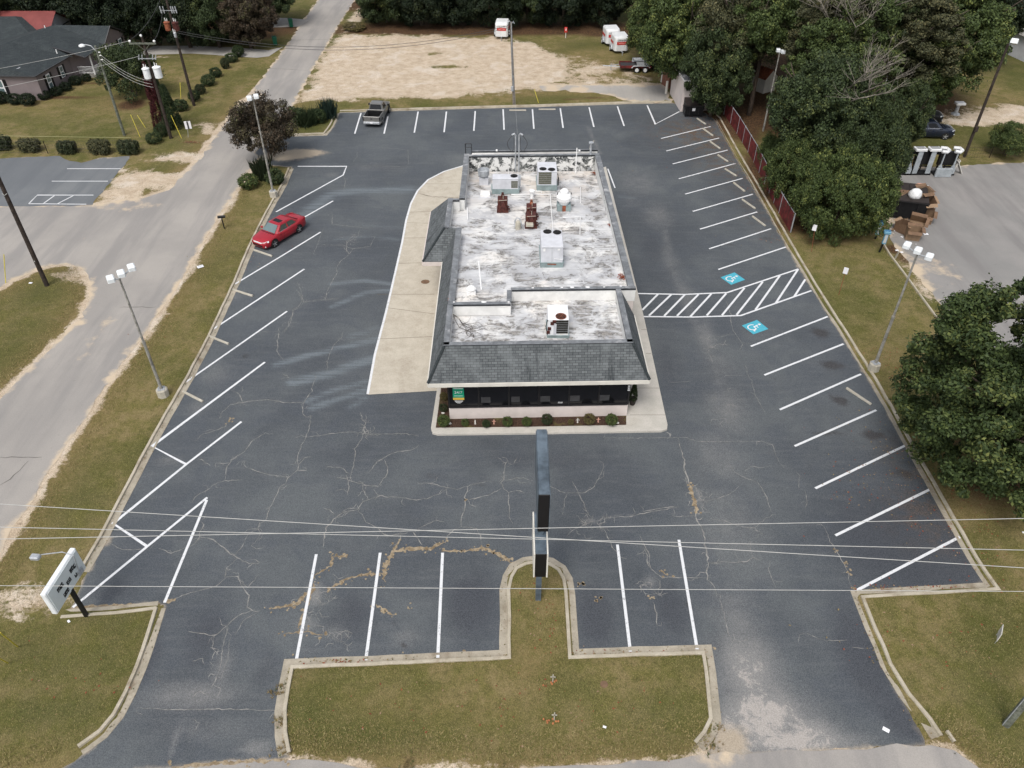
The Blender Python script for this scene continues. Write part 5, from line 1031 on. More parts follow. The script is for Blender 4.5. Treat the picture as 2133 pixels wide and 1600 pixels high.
# ------------------------------------------------------------------ lamp poles
def head_box(o, x, y, z, rz, s=1.0, tilt=0.0):
    m = MB(); m.bbox((0, 0, 0), (.40 * s, .54 * s, .27 * s), .05); a = m.build('lamp_head', 'lamp_white', o); a.location = (x, y, z); a.rotation_euler = (tilt, 0, rz)
    m = MB(); m.box((0, 0, -.14 * s), (.33 * s, .44 * s, .02)); m.build('lens', 'lens', a); return a
def lamp_pole(label, base, h, heads, foot=True, mat='pole_steel', px=False, r=.1):
    b = P(*base); o = thing('lamp_pole', label, 'lamp pole', (b.x, b.y, .0), 0, 'parking lot lamp poles')
    if foot:
        m = MB(); m.lathe((0, 0, 0), [(.36, -.05), (.36, .58), (.30, .64), (.10, .64)], 8); m.build('concrete_foot', 'stop', o)
        m = MB()
        for k in range(4): m.cyl((.16 * math.cos(k * PI / 2 + .7), .16 * math.sin(k * PI / 2 + .7), .62), (.16 * math.cos(k * PI / 2 + .7), .16 * math.sin(k * PI / 2 + .7), .74), .025, 6)
        m.box((0, 0, .66), (.42, .42, .03), .3); m.build('base_plate', 'galv', o)
    m = MB(); m.cyl((0, 0, .6 if foot else 0), (0, 0, h * .48), r, 10, r2=r * .86); m.cyl((0, 0, h * .48), (0, 0, h), r * .72, 10, r2=r * .55); m.cyl((0, 0, h * .475), (0, 0, h * .495), r * 1.02, 10); m.build('shaft', mat, o)
    m = MB(); xs = [x for x, y, rz in heads] or [0]; ys = [y for x, y, rz in heads]
    for x, y, rz in heads: m.tube([(0, 0, h - .06), (x * .8, y * .8, h + .02)], .035, 6)
    m.build('bracket', 'galv', o)
    for x, y, rz in heads: head_box(o, x, y, h + .1, rz)
    return o
lamp_pole('steel lamp pole with three white heads, between the side road and the left stalls', (342, 826), 8.7, [(-.35, -.25, R(30)), (.02, .3, R(30)), (.35, .95, R(30))])
lamp_pole('steel lamp pole with three white heads on the right kerb, near the round tree', (1818, 772), 8.75, [(.42, -.55, R(-35)), (0.05, .15, R(-35)), (-.35, .75, R(-35))])
lamp_pole('steel lamp pole with two white box heads, rising past the purple leaved tree', (571, 411), 8.8, [(-.25, -.18, R(20)), (.2, .25, R(20))])
lamp_pole('thin steel lamp pole with two white box heads, behind the red fence', (1589, 275), 8.0, [(-.1, .2, R(-10)), (.25, -.25, R(-10))], foot=False)
def wood_pole(label, base, h, mat, r=.14, hd=None, name='light_pole'):
    b = P(*base); o = thing(name, label, 'pole', (b.x, b.y, 0)); m = MB(); m.cyl((0, 0, -.1), (0, 0, h), r, 10, r2=r * .72); m.build('shaft', mat, o)
    return o
o = wood_pole('dark wooden pole with one white flood light, beyond the upended tow dollies', (2008, 328), 10.6, 'wood_dark', .15)
head_box(o, .25, -.3, 10.9, R(-30), 1.5, R(-20)); m = MB(); m.tube([(0, 0, 10.4), (.2, -.25, 10.8)], .05, 6); m.build('bracket', 'galv', o)
m = MB(); m.box((0, -.2, 2.9), (.3, .2, .45)); m.build('meter_box', 'wood_dark', o)
o = wood_pole('plain black wooden utility pole standing on the grass island at the left edge', (99, 597), 12.5, 'wood_dark', .17, name='utility_pole'); m = MB(); m.tube([(-.17, -.08, 7.6), (0, -.19, 7.5), (.17, -.08, 7.6)], .02, 5); m.cyl((.0, -.17, 2.3), (.06, -.24, 2.3), .03, 6); m.build('cable_clamp', 'cable', o); UP_L = o
o = wood_pole('greenish wooden pole with a white cobra lamp, beside the drooping tree by the house', (260, 284), 8.9, 'wood_green', .15)
m = MB(); m.tube([(0, 0, 8.3), (-.4, 0, 8.9), (-.9, 0, 9.0)], .04, 6); m.build('lamp_arm', 'galv', o); m = MB(); m.lathe((-1.25, 0, 8.85), [(.05, -.02), (.3, .0), (.28, .12), (.1, .2), (.01, .21)], 12); m.build('lamp_head', 'lamp_white', o)
m = MB()
for z in (7.6, 8.0, 8.3): m.cyl((.1, 0, z), (.3, 0, z), .045, 6)
m.build('insulators', 'white', o)
# transformer poles
def can(o, x, y, z, mat, r=.3, h=.85, name='transformer'):
    m = MB(); m.lathe((x, y, z), [(r * .9, 0), (r, .04), (r, h - .06), (r * 1.12, h - .04), (r * 1.12, h + .02), (r * .5, h + .12), (.02, h + .14)], 14); a = m.build(name, mat, o)
    m = MB(); m.cyl((x - .08, y, z + h + .05), (x - .1, y, z + h + .42), .045, 6); m.cyl((x + .1, y - .05, z + h + .05), (x + .12, y - .05, z + h + .36), .04, 6); m.build('bushings', 'white', a); return a
b = P(357, 290); o = thing('utility_pole', 'wooden utility pole with a cross arm and two white transformers, by the cone shrubs', 'utility pole', (b.x, b.y, 0))
m = MB(); m.cyl((0, 0, -.1), (0, 0, 9.9), .17, 10, r2=.11); m.build('shaft', 'wood_dark', o)
m = MB(); m.box((-.05, -.12, 9.35), (2.5, .12, .14)); m.build('cross_arm', 'wood_green', o)
m = MB(); m.tube([(-.6, -.12, 9.3), (0, -.12, 8.7)], .025, 5); m.tube([(.6, -.12, 9.3), (0, -.12, 8.7)], .025, 5); m.build('arm_braces', 'wood_green', o)
m = MB()
for x, z in ((-1.2, 9.45), (1.1, 9.45), (0, 9.95)): m.lathe((x, -.12, z), [(.04, 0), (.1, .04), (.12, .14), (.08, .2), (.02, .22)], 10)
m.build('insulators', 'white', o)
can(o, -.42, -.25, 6.15, 'lamp_white', .32, .95); can(o, .62, -.15, 6.2, 'lamp_white', .36, 1.0)
m = MB()
for x in (-.8, -.5, .5, .8): m.tube([(x, -.2, 7.9), (x + .12, -.2, 8.35)], .05, 6)
m.box((0, -.2, 8.0), (1.7, .06, .06)); m.build('cutouts', 'galv', o); UP_T = o
b = P(405, 222); o = thing('utility_pole', 'tall wooden utility pole with two rusty red transformers, beside the row of round bushes', 'utility pole', (b.x, b.y, 0))
m = MB(); m.cyl((0, 0, -.1), (0, 0, 11.6), .17, 10, r2=.11); m.build('shaft', 'wood_dark', o)
can(o, -.55, -.1, 8.0, 'rusto', .3, .8); can(o, .35, -.2, 8.0, 'rust', .3, .8); can(o, .12, -.4, 7.4, 'galv', .14, .4, 'arrester')
m = MB()
for x in (-.75, -.45, .35, .55, .8): m.cyl((x, -.2, 9.7), (x - .04, -.2, 10.35), .06, 7)
m.box((0, -.18, 9.95), (1.7, .05, .05)); m.build('cutouts', 'galv', o)
m = MB()
for x, z in ((-.35, 11.2), (.42, 11.2), (0, 11.7)): m.lathe((x, 0, z), [(.03, 0), (.09, .04), (.1, .12), (.02, .2)], 8)
m.tube([(-.35, 0, 11.2), (0, 0, 11.05), (.42, 0, 11.2)], .03, 5); m.build('insulators', 'white', o); UP_R = o
b = P(1071, 219); o = thing('utility_pole', 'grey wooden utility pole behind the rear kerb, in front of the sandy lot', 'utility pole', (b.x, b.y, 0))
m = MB(); m.cyl((0, 0, -.1), (-.35, -.1, 8.7), .16, 10, r2=.11); m.build('shaft', 'wood_grey', o)
m = MB(); m.cyl((-.22, -.22, 3.0), (-.3, -.22, 8.5), .04, 6); m.cyl((-.12, -.25, 2.0), (-.12, -.25, 3.3), .05, 6); m.build('conduit', 'galv', o)
m = MB(); m.bbox((-.2, -.3, 1.9), (.28, .18, .5), .02); m.build('meter_box', 'galv', o)
m = MB()
for k in range(3): m.lathe((-.55, -.3, 7.4 + k * .28), [(.03, 0), (.09, .03), (.09, .12), (.03, .15)], 8)
m.build('insulators', 'black', o)
m = MB(); m.tube([(-.35, -.15, 8.6), (-.5, -.25, 8.85), (-.7, -.3, 8.7)], .05, 6); m.tube([(-.35, -.15, 8.5), (-.1, -.25, 8.8), (.0, -.3, 8.6)], .04, 6); m.build('weatherheads', 'galv', o); UP_C = o
b = P(534, 70); o = wood_pole('slim grey utility pole by the reddish tree at the far street corner', (532, 72), 9.5, 'wood_grey', .13, name='utility_pole')
o = wood_pole('slim grey utility pole behind the house at the left edge', (14, 70), 12, 'wood_green', .15, name='utility_pole')
# corner pole entering at the lower right
b = P(2094, 1512); o = thing('utility_pole', 'greenish wooden pole entering at the lower right corner', 'utility pole', (b.x, b.y, 0)); m = MB(); m.cyl((0, 0, -.1), (0, 0, 11), .16, 12, r2=.12); m.build('shaft', 'wood_green', o); UP_BR = o
m = MB(); m.tube([(-.17, -.02, 0), (-.13, -.02, 8)], .02, 5); m.build('ground_wire', 'galv', o)

# wires
def wire(pts, r=.012, sag=.3, mat='cable', label='', grp=None, n=18):
    m = MB(); p0, p1 = Vector(pts[0]), Vector(pts[1]); q = [p0.lerp(p1, i / n) + Vector((0, 0, -4 * sag * (i / n) * (1 - i / n))) for i in range(n + 1)]
    m.tube(q, r, 5, r2=r); o = m.build('overhead_wire', mat, uv=False); tag(o, label, 'overhead wire', grp); return o
def span(a, b, z, ext=.35):
    p, q = P(a[0], a[1], z), P(b[0], b[1], z); d = q - p; return (p - d * ext, q + d * ext)
G = 'street wires in front of the lot'
wire(span((0, 1050), (2133, 1183), 9.0), .014, 0.0, label='topmost street wire at the left edge, falling towards the right', grp=G)
wire(span((0, 1098), (1066, 1122), 8.4, 1.5), .014, 0, label='second street wire at the left edge, crossing the others at the tall sign', grp=G)
wire(span((0, 1123), (2133, 1080), 8.7), .014, 0, label='third street wire at the left edge, highest one at the right edge', grp=G)
wire(span((0, 1220), (2133, 1232), 6.6), .013, 0, label='lowest street wire, passing over the grass tongue under the sign', grp=G)
def at(o, x, y, z): return tuple(o.location + Vector((x, y, z)))
G2 = 'wires between the poles by the house'
wire((at(UP_T, -1.2, -.12, 9.65), at(UP_R, -.35, 0, 11.3)), .022, .5, 'cable_d', 'upper dark wire from the cross arm to the tall red transformer pole', G2)
wire((at(UP_T, 1.1, -.12, 9.65), at(UP_R, -.5, -.2, 10.2)), .022, .4, 'cable_d', 'lower dark wire from the cross arm to the tall red transformer pole', G2)
wire((at(UP_T, -.8, -.2, 8.2), (-62, 55, 9.5)), .018, .8, 'cable', 'pale wire running from the white transformers to the left edge', G2)
wire((at(UP_T, -1.2, -.12, 9.6), (-62, 58, 10.5)), .016, .8, 'cable', 'pale wire running from the cross arm to the left edge', G2)
for i in range(3): wire((at(UP_T, -.2, -.2, 5.9 - .3 * i), at(bpy.data.objects['light_pole.001'], .2, 0, 8.1 - .3 * i)), .016, .5, 'cable', ['highest', 'middle', 'lowest'][i] + ' of three sagging cables between the cobra lamp pole and the white transformers', G2)
wire((at(UP_R, .1, -.4, 8.1), at(UP_C, -.6, -.3, 8.4)), .022, 1.9, 'cable_d', 'upper drooping cable across the side road to the rear utility pole', 'cables over the sandy lot')
wire((at(UP_R, .1, -.4, 7.9), at(UP_C, -.6, -.3, 8.2)), .022, 2.0, 'cable_d', 'lower drooping cable across the side road to the rear utility pole', 'cables over the sandy lot')
wire((at(UP_C, -.3, -.1, 8.5), (.42, 59.95, 7.5)), .006, .5, 'cable', 'service cable from the rear utility pole down to the roof mast', 'cables over the sandy lot')
wire((P(0, 283, 1.6), P(272, 287, 1.6)), .012, .0, 'rope', 'pale yellow rope above the clipped bushes at the left edge', 'ropes at the left')
for k, (a, b) in enumerate([((0, 1318, 3.0), (38, 1348, 0)), ((-20, 1362, 2.4), (18, 1382, 0))]):
    m = MB(); m.tube([P(*a), P(*b)], .03, 6); tag(m.build('guy_wire_guard', 'yellow'), ['upper', 'lower'][k] + ' yellow guy wire guard at the lower left edge', 'guy wire guard', 'yellow guy wire guards')
for k, (a, b, tx) in enumerate([((272, 239), (293, 288), 'left yellow guard between the lamp pole and transformer pole'), ((356, 240), (379, 290), 'yellow guard right of the green cone shrub'), ((375, 172), (377, 208), 'yellow guard on the lawn behind the round bushes'), ((286, 240), (304, 268), 'faint yellow guard beside the left one'), ((1113, 186), (1122, 215), 'thin yellow guard right of the rear utility pole'), ((8, 530), (12, 590), 'yellow guard by the black pole on the island')]):
    p, q = P(*b), P(*b); p = PY(a[0], a[1], q.y + .6); m = MB(); m.tube([q, p], .03, 6); tag(m.build('guy_wire_guard', 'yellow'), tx, 'guy wire guard', 'yellow guy wire guards')
# ------------------------------------------------------------------ signs
o = thing('pylon_sign', 'tall double pylon sign seen edge on, blue grey top, standing on the grass tongue', 'sign', (1.25, 22.05, 0))
m = MB(); m.box((0, 0, 4.0), (.26, .30, 8.0)); m.build('post', 'sign_blue', o)
def cabinet(o, y0, y1, z0, z1, w_, faces=True):
    m = MB(); m.bbox((0, (y0 + y1) / 2, (z0 + z1) / 2), (w_, y1 - y0, z1 - z0), .03); c = m.build('cabinet', 'sign_black', o)
    m = MB(); m.box((0, (y0 + y1) / 2, z1 + .012), (w_ * .98, (y1 - y0) * .995, .02)); m.build('cabinet_top', 'sign_blue', c)
    if faces:
        for s in (-1, 1): m = MB(); m.bbox((s * (w_ / 2 + .035), (y0 + y1) / 2, (z0 + z1) / 2), (.07, y1 - y0 + .02, z1 - z0 + .04), .015); m.build('sign_face', 'fascia', c)
    return c
cabinet(o, -1.15, 1.2, 3.35, 4.95, .50)
c = cabinet(o, -1.72, 1.95, 7.15, 9.35, .44, False)
for s in (-1, 1): m = MB(); m.box((s * .235, .1, 8.25), (.02, 3.6, 2.15)); m.build('sign_face', 'sign_blue', c)
m = MB(); m.box((0, -1.3, 7.05), (.25, .3, .18)); m.build('junction_box', 'black', o)
# reader board at the lower left
b = P(182, 1285); o = thing('reader_board_sign', 'white reader board on a black post at the lower left, with leftover black letter tiles', 'sign', (b.x, b.y, 0), R(-5))
m = MB(); m.box((0, 0, 1.6), (.16, .16, 3.2)); m.build('post', 'black', o)
m = MB(); m.bbox((-.06, 0, 2.85), (.26, 2.55, 1.42), .04); c = m.build('board', 'lamp_white', o)
m = MB(); m.box((.085, 0, 2.85), (.03, 2.35, 1.26)); fc = m.build('board_face', 'sign_white', c)
rr = random.Random(9); 
for (y, z, wd, hh) in [(.55, 3.0, .42, .24), (.05, 2.72, .32, .22), (-.48, 3.0, .44, .22), (-.35, 2.44, .42, .22), (.52, 2.52, .18, .2)]:
    m1 = MB(); m2 = MB(); k = max(1, int(wd / .11))
    for i in range(k):
        yy = y - wd / 2 + (i + .5) * wd / k + rr.gauss(0, .006); zz = z + rr.gauss(0, .015); m1.box((.106, yy, zz), (.012, wd / k * .9, hh), rx=rr.gauss(0, .05))
        for _ in range(2): m2.box((.1165, yy + rr.gauss(0, .012), zz + rr.gauss(0, .04)), (.006, rr.choice((.012, .045)), rr.choice((.10, .014))))
    lt = m1.build('letter_tiles', 'sign_black', c)
    for i_ in range(len(m2.v)): pass
    m2.build('letter_strokes', 'sign_white', c)
m = MB(); m.tube([(.1, .75, 2.35), (.3, .75, 3.7), (-.1, .7, 3.95), (-.9, .45, 4.0)], .025, 6); m.build('lamp_arm', 'galv', o)
m = MB(); m.bbox((-1.15, .35, 3.95), (.42, .28, .16), .04); m.build('flood_light', 'galv', o)
m = MB(); m.box((.12, .8, 2.42), (.1, .34, .3)); m.build('control_box', 'galv', o)
# little signs
def postsign(name, label, base, topc, w_, h_, mat, rz=0, cat='sign', grp=None, post='rusto', pr=.02):
    b = P(*base); t = PY(topc[0], topc[1], b.y); o = thing(name, label, cat, (b.x, b.y, .08), rz, grp); dx = t.x - b.x; H = t.z - .08
    m = MB(); m.cyl((0, 0, -.1), (dx * .9, 0, H), pr, 6); m.build('post', post, o); m = MB(); m.bbox((dx, -.03, H), (w_, .03, h_), .01); m.build('sign_panel', mat, o); return o, dx, H
postsign('parking_sign', 'small white sign on a thin rusty post, close to the red fence', (1690, 526), (1697, 476), .32, .5, 'paper', R(-30), grp='parking signs on the right verge')
postsign('parking_sign', 'small white sign on a thin rusty post, out on the grass beyond the hatched aisle', (1746, 617), (1762, 564), .32, .5, 'paper', R(-30), grp='parking signs on the right verge')
o_, dx, H_ = postsign('street_sign', 'small white sign on a thin post by the side road, near the green cone shrub', (392, 288), (391, 261), .62, .78, 'paper', R(15), post='galv'); m = MB(); m.box((dx, -.05, H_), (.16, .01, .78)); m.build('dark_stripe', 'panel', o_)
b = P(468, 478); o = thing('mailbox', 'small black mailbox on a black post beside the side road', 'mailbox', (b.x, b.y, .08), R(10)); m = MB(); m.box((0, 0, .5), (.08, .08, 1.0)); m.build('post', 'black', o); m = MB(); q = [(-.09, 1.0), (-.09, 1.12), (-.05, 1.19), (.05, 1.19), (.09, 1.12), (.09, 1.0)]; m.loft([[(x, y, z) for y, z in q] for x in (-.3, .3)]); m.build('box', 'black', o)
b = P(418, 558); o = thing('yard_sign', 'small white yard sign lying flat on the grass by the side road', 'sign', (b.x, b.y, .11), R(35)); m = MB(); m.box((0, 0, .01), (.46, .36, .015)); m.build('sign_panel', 'paper', o); m = MB()
for k in range(3): m.box((0, .09 - k * .09, .021), (.34, .03, .004))
m.build('printed_lines', 'galv', o)
b = P(2072, 1334); o = thing('real_estate_sign', 'thin pale yard sign standing edge on, on the lower right grass', 'sign', (b.x, b.y, .08), R(58)); m = MB(); m.box((0, 0, .52), (.60, .03, .56)); m.build('sign_panel', 'stone', o); m = MB(); m.box((0, -.019, .52), (.44, .006, .3)); m.build('printed_patch', 'panel', o); m = MB()
for s in (-1, 1): m.cyl((s * .24, 0, -.05), (s * .24, 0, .8), .012, 5)
m.build('frame', 'galv', o)
# wooden crosses / memorial
for k, (px, py, fl) in enumerate([(1151, 1423, 0), (1154, 1502, 1)]):
    b = P(px, py); o = thing('memorial_cross', ['small wooden stake on the grass tongue', 'small wooden stake with orange flowers on the front grass'][k], 'memorial', (b.x, b.y, .09)); m = MB(); m.box((0, 0, .3), (.05, .03, .62)); m.box((0, 0, .42), (.22, .03, .05), ry=R(8)); m.build('cross', 'stop', o)
    m = MB(); rr = random.Random(k + 2)
    for _ in range(9 if fl else 5):
        x, y = rr.uniform(-.45, .18), rr.uniform(-.2, .05); m.lathe((x, y, 0), [(.015, 0), (.05, .05), (.035, .1), (.005, .12)], 6)
    m.build('flowers', 'orange', o)
for k, (px, py, rz, s_, lb) in enumerate([(1845, 1521, 35, .17, 'white folded paper lying on the right driveway near the street'), (1259, 1517, 20, .09, 'white scrap on the front grass'), (65, 592, 10, .16, 'white scrap on the grass island'), (145, 1297, 40, .1, 'white cup lying below the reader board sign'), (2131, 1112, 5, .1, 'white scrap on the grass at the right edge'), (1288, 455, 0, .0, '')]):
    if not s_: continue
    b = P(px, py); m = MB(); m.bbox((0, 0, .012), (s_ * 1.6, s_, .02), .004); o = m.build('paper_scrap', 'paper'); o.location = (b.x, b.y, .03 if k == 0 else .1); o.rotation_euler = (0, 0, R(-rz)); tag(o, lb, 'litter', 'scraps of litter')
# manhole / flat covers on verge
b = P(1258, 1428); m = MB(); m.cyl((0, 0, 0), (0, 0, .02), .17, 14); o = m.build('valve_cover', 'card_d'); o.location = (b.x, b.y, .09); tag(o, 'round brown valve cover in the front grass', 'valve cover')
# ------------------------------------------------------------------ figurines and planter at the front
for k, (px, py, mt, h) in enumerate([(990, 880, 'stone', .32), (1029, 880, 'pink', .34), (1203, 877, 'stone', .33), (1246, 876, 'pink', .34)]):
    b = P(px, py + 3, .16); o = thing('garden_figurine', ['slim white garden figurine, leftmost in the planting bed', 'pink garden figurine with spread arms, left part of the planting bed', 'white garden figurine with spread arms, right part of the planting bed', 'pink garden figurine with spread arms, right part of the planting bed'][k], 'figurine', (b.x, b.y, .16), 0, 'figurines in the planting bed')
    m = MB(); m.lathe((0, 0, 0), [(.055, 0), (.045, .06), (.035, h * .5), (.05, h * .66), (.02, h * .76), (.035, h * .86), (.03, h * .96), (.005, h)], 8)
    if k: m.tube([(-.11, 0, h * .55), (-.03, 0, h * .66), (.03, 0, h * .66), (.11, 0, h * .56)], .016, 5)
    m.build('body', mt, o)
for k, (px, py) in enumerate([(937, 883), (1286, 882), (923, 861)]):
    b = P(px, py, .16); m = MB(); m.lathe((0, 0, 0), [(.08, 0), (.09, .05), (.06, .1), (.01, .12)], 7); o = m.build('bed_stone', 'stone'); o.location = b; o.scale = (1.2, .8, 1 if k < 2 else .7); tag(o, ['pale stone beside the corner shrub of the planting bed', 'pale stone at the right end of the planting bed', 'small pale stone at the left side of the planting bed'][k], 'stone', 'stones in the planting bed')
# ------------------------------------------------------------------ vehicles (local x = forward)
def wheel(o, x, y, r, wd, rim='alu'):
    s = 1 if y > 0 else -1
    m = MB(); q = [(r * .62, -wd / 2), (r * .96, -wd / 2), (r, -wd / 2 + .03), (r, wd / 2 - .03), (r * .96, wd / 2), (r * .62, wd / 2)]
    rings = [[(x + a * math.cos(2 * PI * i / 20), y + b, r + a * math.sin(2 * PI * i / 20)) for i in range(20)] for a, b in q]
    m.loft(rings); w = m.build('wheel', 'rubber', o)
    m = MB(); rr_ = r * .72; yo = y + s * (wd / 2 - .02)
    m.cyl((x, yo - s * .05, r), (x, yo, r), rr_, 20, 0)
    for k in range(5):
        a = k * 2 * PI / 5 + .3
        m.box((x + rr_ * .5 * math.cos(a), yo + s * .012, r + rr_ * .5 * math.sin(a)), (rr_ * .95, .02, rr_ * .22), mi=0, ry=-a)
    m.cyl((x, yo, r), (x, yo + s * .03, r), rr_ * .2, 10, 0); m.build('rim', rim, w)
    m = MB()
    for k in range(5):
        a = k * 2 * PI / 5 + .3 + PI / 5; c_ = (x + rr_ * .62 * math.cos(a), r + rr_ * .62 * math.sin(a)); m.poly([(c_[0] + rr_ * .2 * math.cos(a + t), yo + s * .004, c_[1] + rr_ * .2 * math.sin(a + t)) for t in (0, 1.57, 3.14, 4.71)])
    m.build('rim_gaps', 'black', w); return w
def body_sections(st):
    out = []
    for x, zt, hw, zb, cr in st:
        h = [(0, zb), (hw * .85, zb), (hw * .97, zb + .10), (hw, zb + (zt - zb) * .45), (hw * .985, zt - .14), (hw * .93, zt - .035), (hw * .80, zt), (hw * .4, zt + cr * .8), (0, zt + cr)]
        out.append([(x, y, z) for y, z in h] + [(x, -y, z) for y, z in h[-2:0:-1]])
    return out
def cabin(o, mat, glass, base, roofq, zb, zt, hwb, hwt, pillar=.5, rnd_=.06, sunroof=False):
    """base = (x_front, x_rear) at the belt, roofq = (x_front, x_rear) at the roof"""
    xf, xr = base; tf, tr = roofq; m = MB()
    r0 = [(xf, 0), (xf - .02, hwb * .8), (xf - .22, hwb), (xr + .2, hwb), (xr + .03, hwb * .8), (xr, 0)]
    def ring(pts, z): h = [(x, y, z) for x, y in pts]; return h + [(x, -y, z) for x, y in pts[-2:0:-1]]
    r1 = [(tf + .06, 0), (tf + .03, hwt * .85), (tf - .1, hwt), (tr + .1, hwt), (tr - .02, hwt * .85), (tr - .05, 0)]
    r2 = [(tf - .16, 0), (tf - .18, hwt * .7), (tf - .26, hwt * .82), (tr + .28, hwt * .82), (tr + .2, hwt * .7), (tr + .2, 0)]
    m.loft([ring(r0, zb), ring(r1, zt - .07), ring(r2, zt)]); m.build('roof', mat, o, smooth=False)
    def q(name, pts, e=.012, glass=glass):
        n = (Vector(pts[1]) - Vector(pts[0])).cross(Vector(pts[2]) - Vector(pts[1])).normalized()
        c = sum((Vector(p) for p in pts), Vector()) / len(pts)
        if n.dot(c - Vector(((xf + xr) / 2, 0, zb))) < 0: n = -n
        mm = MB(); a = [Vector(p) + n * e for p in pts]; mm.poly(a); return mm.build(name, glass, o)
    def L(a, b, t): return Vector(a).lerp(Vector(b), t)
    fl, fr_ = (xf - .02, hwb * .84, zb), (xf - .02, -hwb * .84, zb); tl, tr_ = (tf + .04, hwt * .84, zt - .08), (tf + .04, -hwt * .84, zt - .08)
    q('windshield', [L(fl, tl, .06), L(fr_, tr_, .06), L(fr_, tr_, .97), L(fl, tl, .97)], .045)
    rl_, rr2 = (xr + .03, hwb * .8, zb), (xr + .03, -hwb * .8, zb); sl, sr = (tr - .02, hwt * .83, zt - .08), (tr - .02, -hwt * .83, zt - .08)
    q('rear_window', [L(rl_, sl, .08), L(rr2, sr, .08), L(rr2, sr, .95), L(rl_, sl, .95)], .055)
    for s in (1, -1):
        bf, br = Vector((xf - .34, s * hwb, zb)), Vector((xr + .34, s * hwb, zb)); tf_, tb = Vector((tf - .14, s * hwt, zt - .07)), Vector((tr + .12, s * hwt, zt - .07))
        for t0, t1 in ((.04, pillar - .035), (pillar + .035, .95)):
            q('side_window', [bf.lerp(br, t0).lerp(tf_.lerp(tb, t0), .1), bf.lerp(br, t1).lerp(tf_.lerp(tb, t1), .1), bf.lerp(br, t1).lerp(tf_.lerp(tb, t1), .88), bf.lerp(br, t0).lerp(tf_.lerp(tb, t0), .88)], .01, 'car_glass_s' if glass == 'car_glass' else glass)
        mm = MB(); mm.tube([bf + Vector((.2, s * .012, .02)), br + Vector((-.1, s * .012, .02))], .014, 5); mm.build('window_trim', 'chrome', o)
    mm = MB(); mm.tube([(xf + .05, -hwb * .84, zb + .01), (xf + .10, 0, zb + .02), (xf + .05, hwb * .84, zb + .01)], .035, 5); mm.build('wiper_cowl', 'black', o)
    if sunroof: mm = MB(); mm.box((tf - .45, 0, zt + .004), (.42, hwt * 1.25, .012)); mm.build('sunroof', 'car_glass_d', o)
def arch(o, x, y, r, mat='black'):
    s = 1 if y > 0 else -1; m = MB(); m.poly([(x + r * math.cos(PI * i / 12 - .25 + (.5 * i / 12)), y + s * .004, r * .92 + r * math.sin(max(-.25, PI * i / 12 - .25 + (.5 * i / 12)))) for i in range(13)]); m.build('wheel_arch', mat, o)
def sedan(name, label, cat, loc, rz, paint, glass, Ln=4.8, suv=False, plate=True):
    o = thing(name, label, cat, loc, rz); h = Ln / 2; W2 = .92; k = 1.0; up = .18 if suv else 0
    st = [(h, .58 + up, .55, .26, .02), (h - .06, .70 + up, .70, .2, .03), (h - .22, .76 + up, .82, .18, .035), (h - .5, .82 + up, .89, .18, .035), (h - 1.0, .90 + up, .915, .18, .03), (h - 1.35, .95 + up, .92, .18, .02), (0, .96 + up, .925, .18, 0), (-1.2, 1.0 + up, .925, .18, .0), (-h + .75, 1.05 + up, .90, .18, .02), (-h + .3, 1.05 + up, .85, .2, .03), (-h + .08, .98 + up, .76, .26, .02), (-h, .75 + up, .68, .32, .01)]
    m = MB(); m.loft(body_sections(st)); m.build('body', paint, o, smooth=True)
    zt = 1.70 if suv else 1.46
    cabin(o, paint, glass, (h - 1.28, -h + (.25 if suv else .62)), (h - 2.0, -h + (.55 if suv else 1.35)), .93 + up, zt, .80, .62, .48, sunroof=not suv)
    for x in (h - .95, -h + 1.07):
        for s in (1, -1): arch(o, x, s * .915, .40); wheel(o, x, s * .84, .335 + up * .15, .21)
    for s in (1, -1):
        m = MB(); m.loft([[(h - .03, s * .42, .60 + up), (h - .02, s * .40, .70 + up)], [(h - .10, s * .66, .60 + up), (h - .12, s * .64, .735 + up)], [(h - .42, s * .87, .66 + up), (h - .46, s * .85, .79 + up)]], closed=False, cap=False)
        for i, v in enumerate(m.v): m.v[i] = (v[0] + .02, v[1] * 1.012, v[2] + .012)
        m.build('headlight', 'lamp_white', o)
        m = MB(); m.loft([[(-h - .01, s * .35, .80 + up), (-h - .0, s * .35, .93 + up)], [(-h + .06, s * .72, .78 + up), (-h + .04, s * .70, .95 + up)], [(-h + .32, s * .87, .80 + up), (-h + .3, s * .85, .97 + up)]], closed=False, cap=False)
        for i, v in enumerate(m.v): m.v[i] = (v[0] - .015, v[1] * 1.012, v[2])
        m.build('tail_light', 'red_sign', o)
        m = MB(); m.bbox((h - 1.58, s * 1.0, 1.02 + up), (.14, .2, .13), .03); m.build('side_mirror', paint, o)
        m = MB(); m.box((h - .12, s * .68, .36 + up), (.08, .16, .08)); m.build('fog_lamp', 'lamp_white', o)
    m = MB(); m.box((h - .02, 0, .64 + up), (.05, .8, .09)); m.build('grille', 'lamp_white', o)
    m = MB(); m.box((h + .0, 0, .40 + up), (.05, 1.0, .12)); m.build('lower_grille', 'black', o)
    m = MB(); m.box((-h - .01, 0, .62 + up), (.03, .5, .14)); m.build('licence_plate', 'paper', o)
    for s in (1, -1):
        m = MB()
        for x in (.35, -.75): m.box((x, s * .932, .62 + up), (.012, .006, .62))
        m.box((-.2, s * .934, .80 + up), (.16, .01, .03)); m.box((-1.15, s * .934, .82 + up), (.16, .01, .03)); m.build('door_seams', 'panel', o)
    return o
a, b = P(576, 515), P(624, 486); rz = ang(b, a); fw = Vector((math.cos(rz), math.sin(rz), 0)); lf = Vector((-fw.y, fw.x, 0)); mid = (a + b) / 2; c = mid - lf * .90 + fw * (.06)
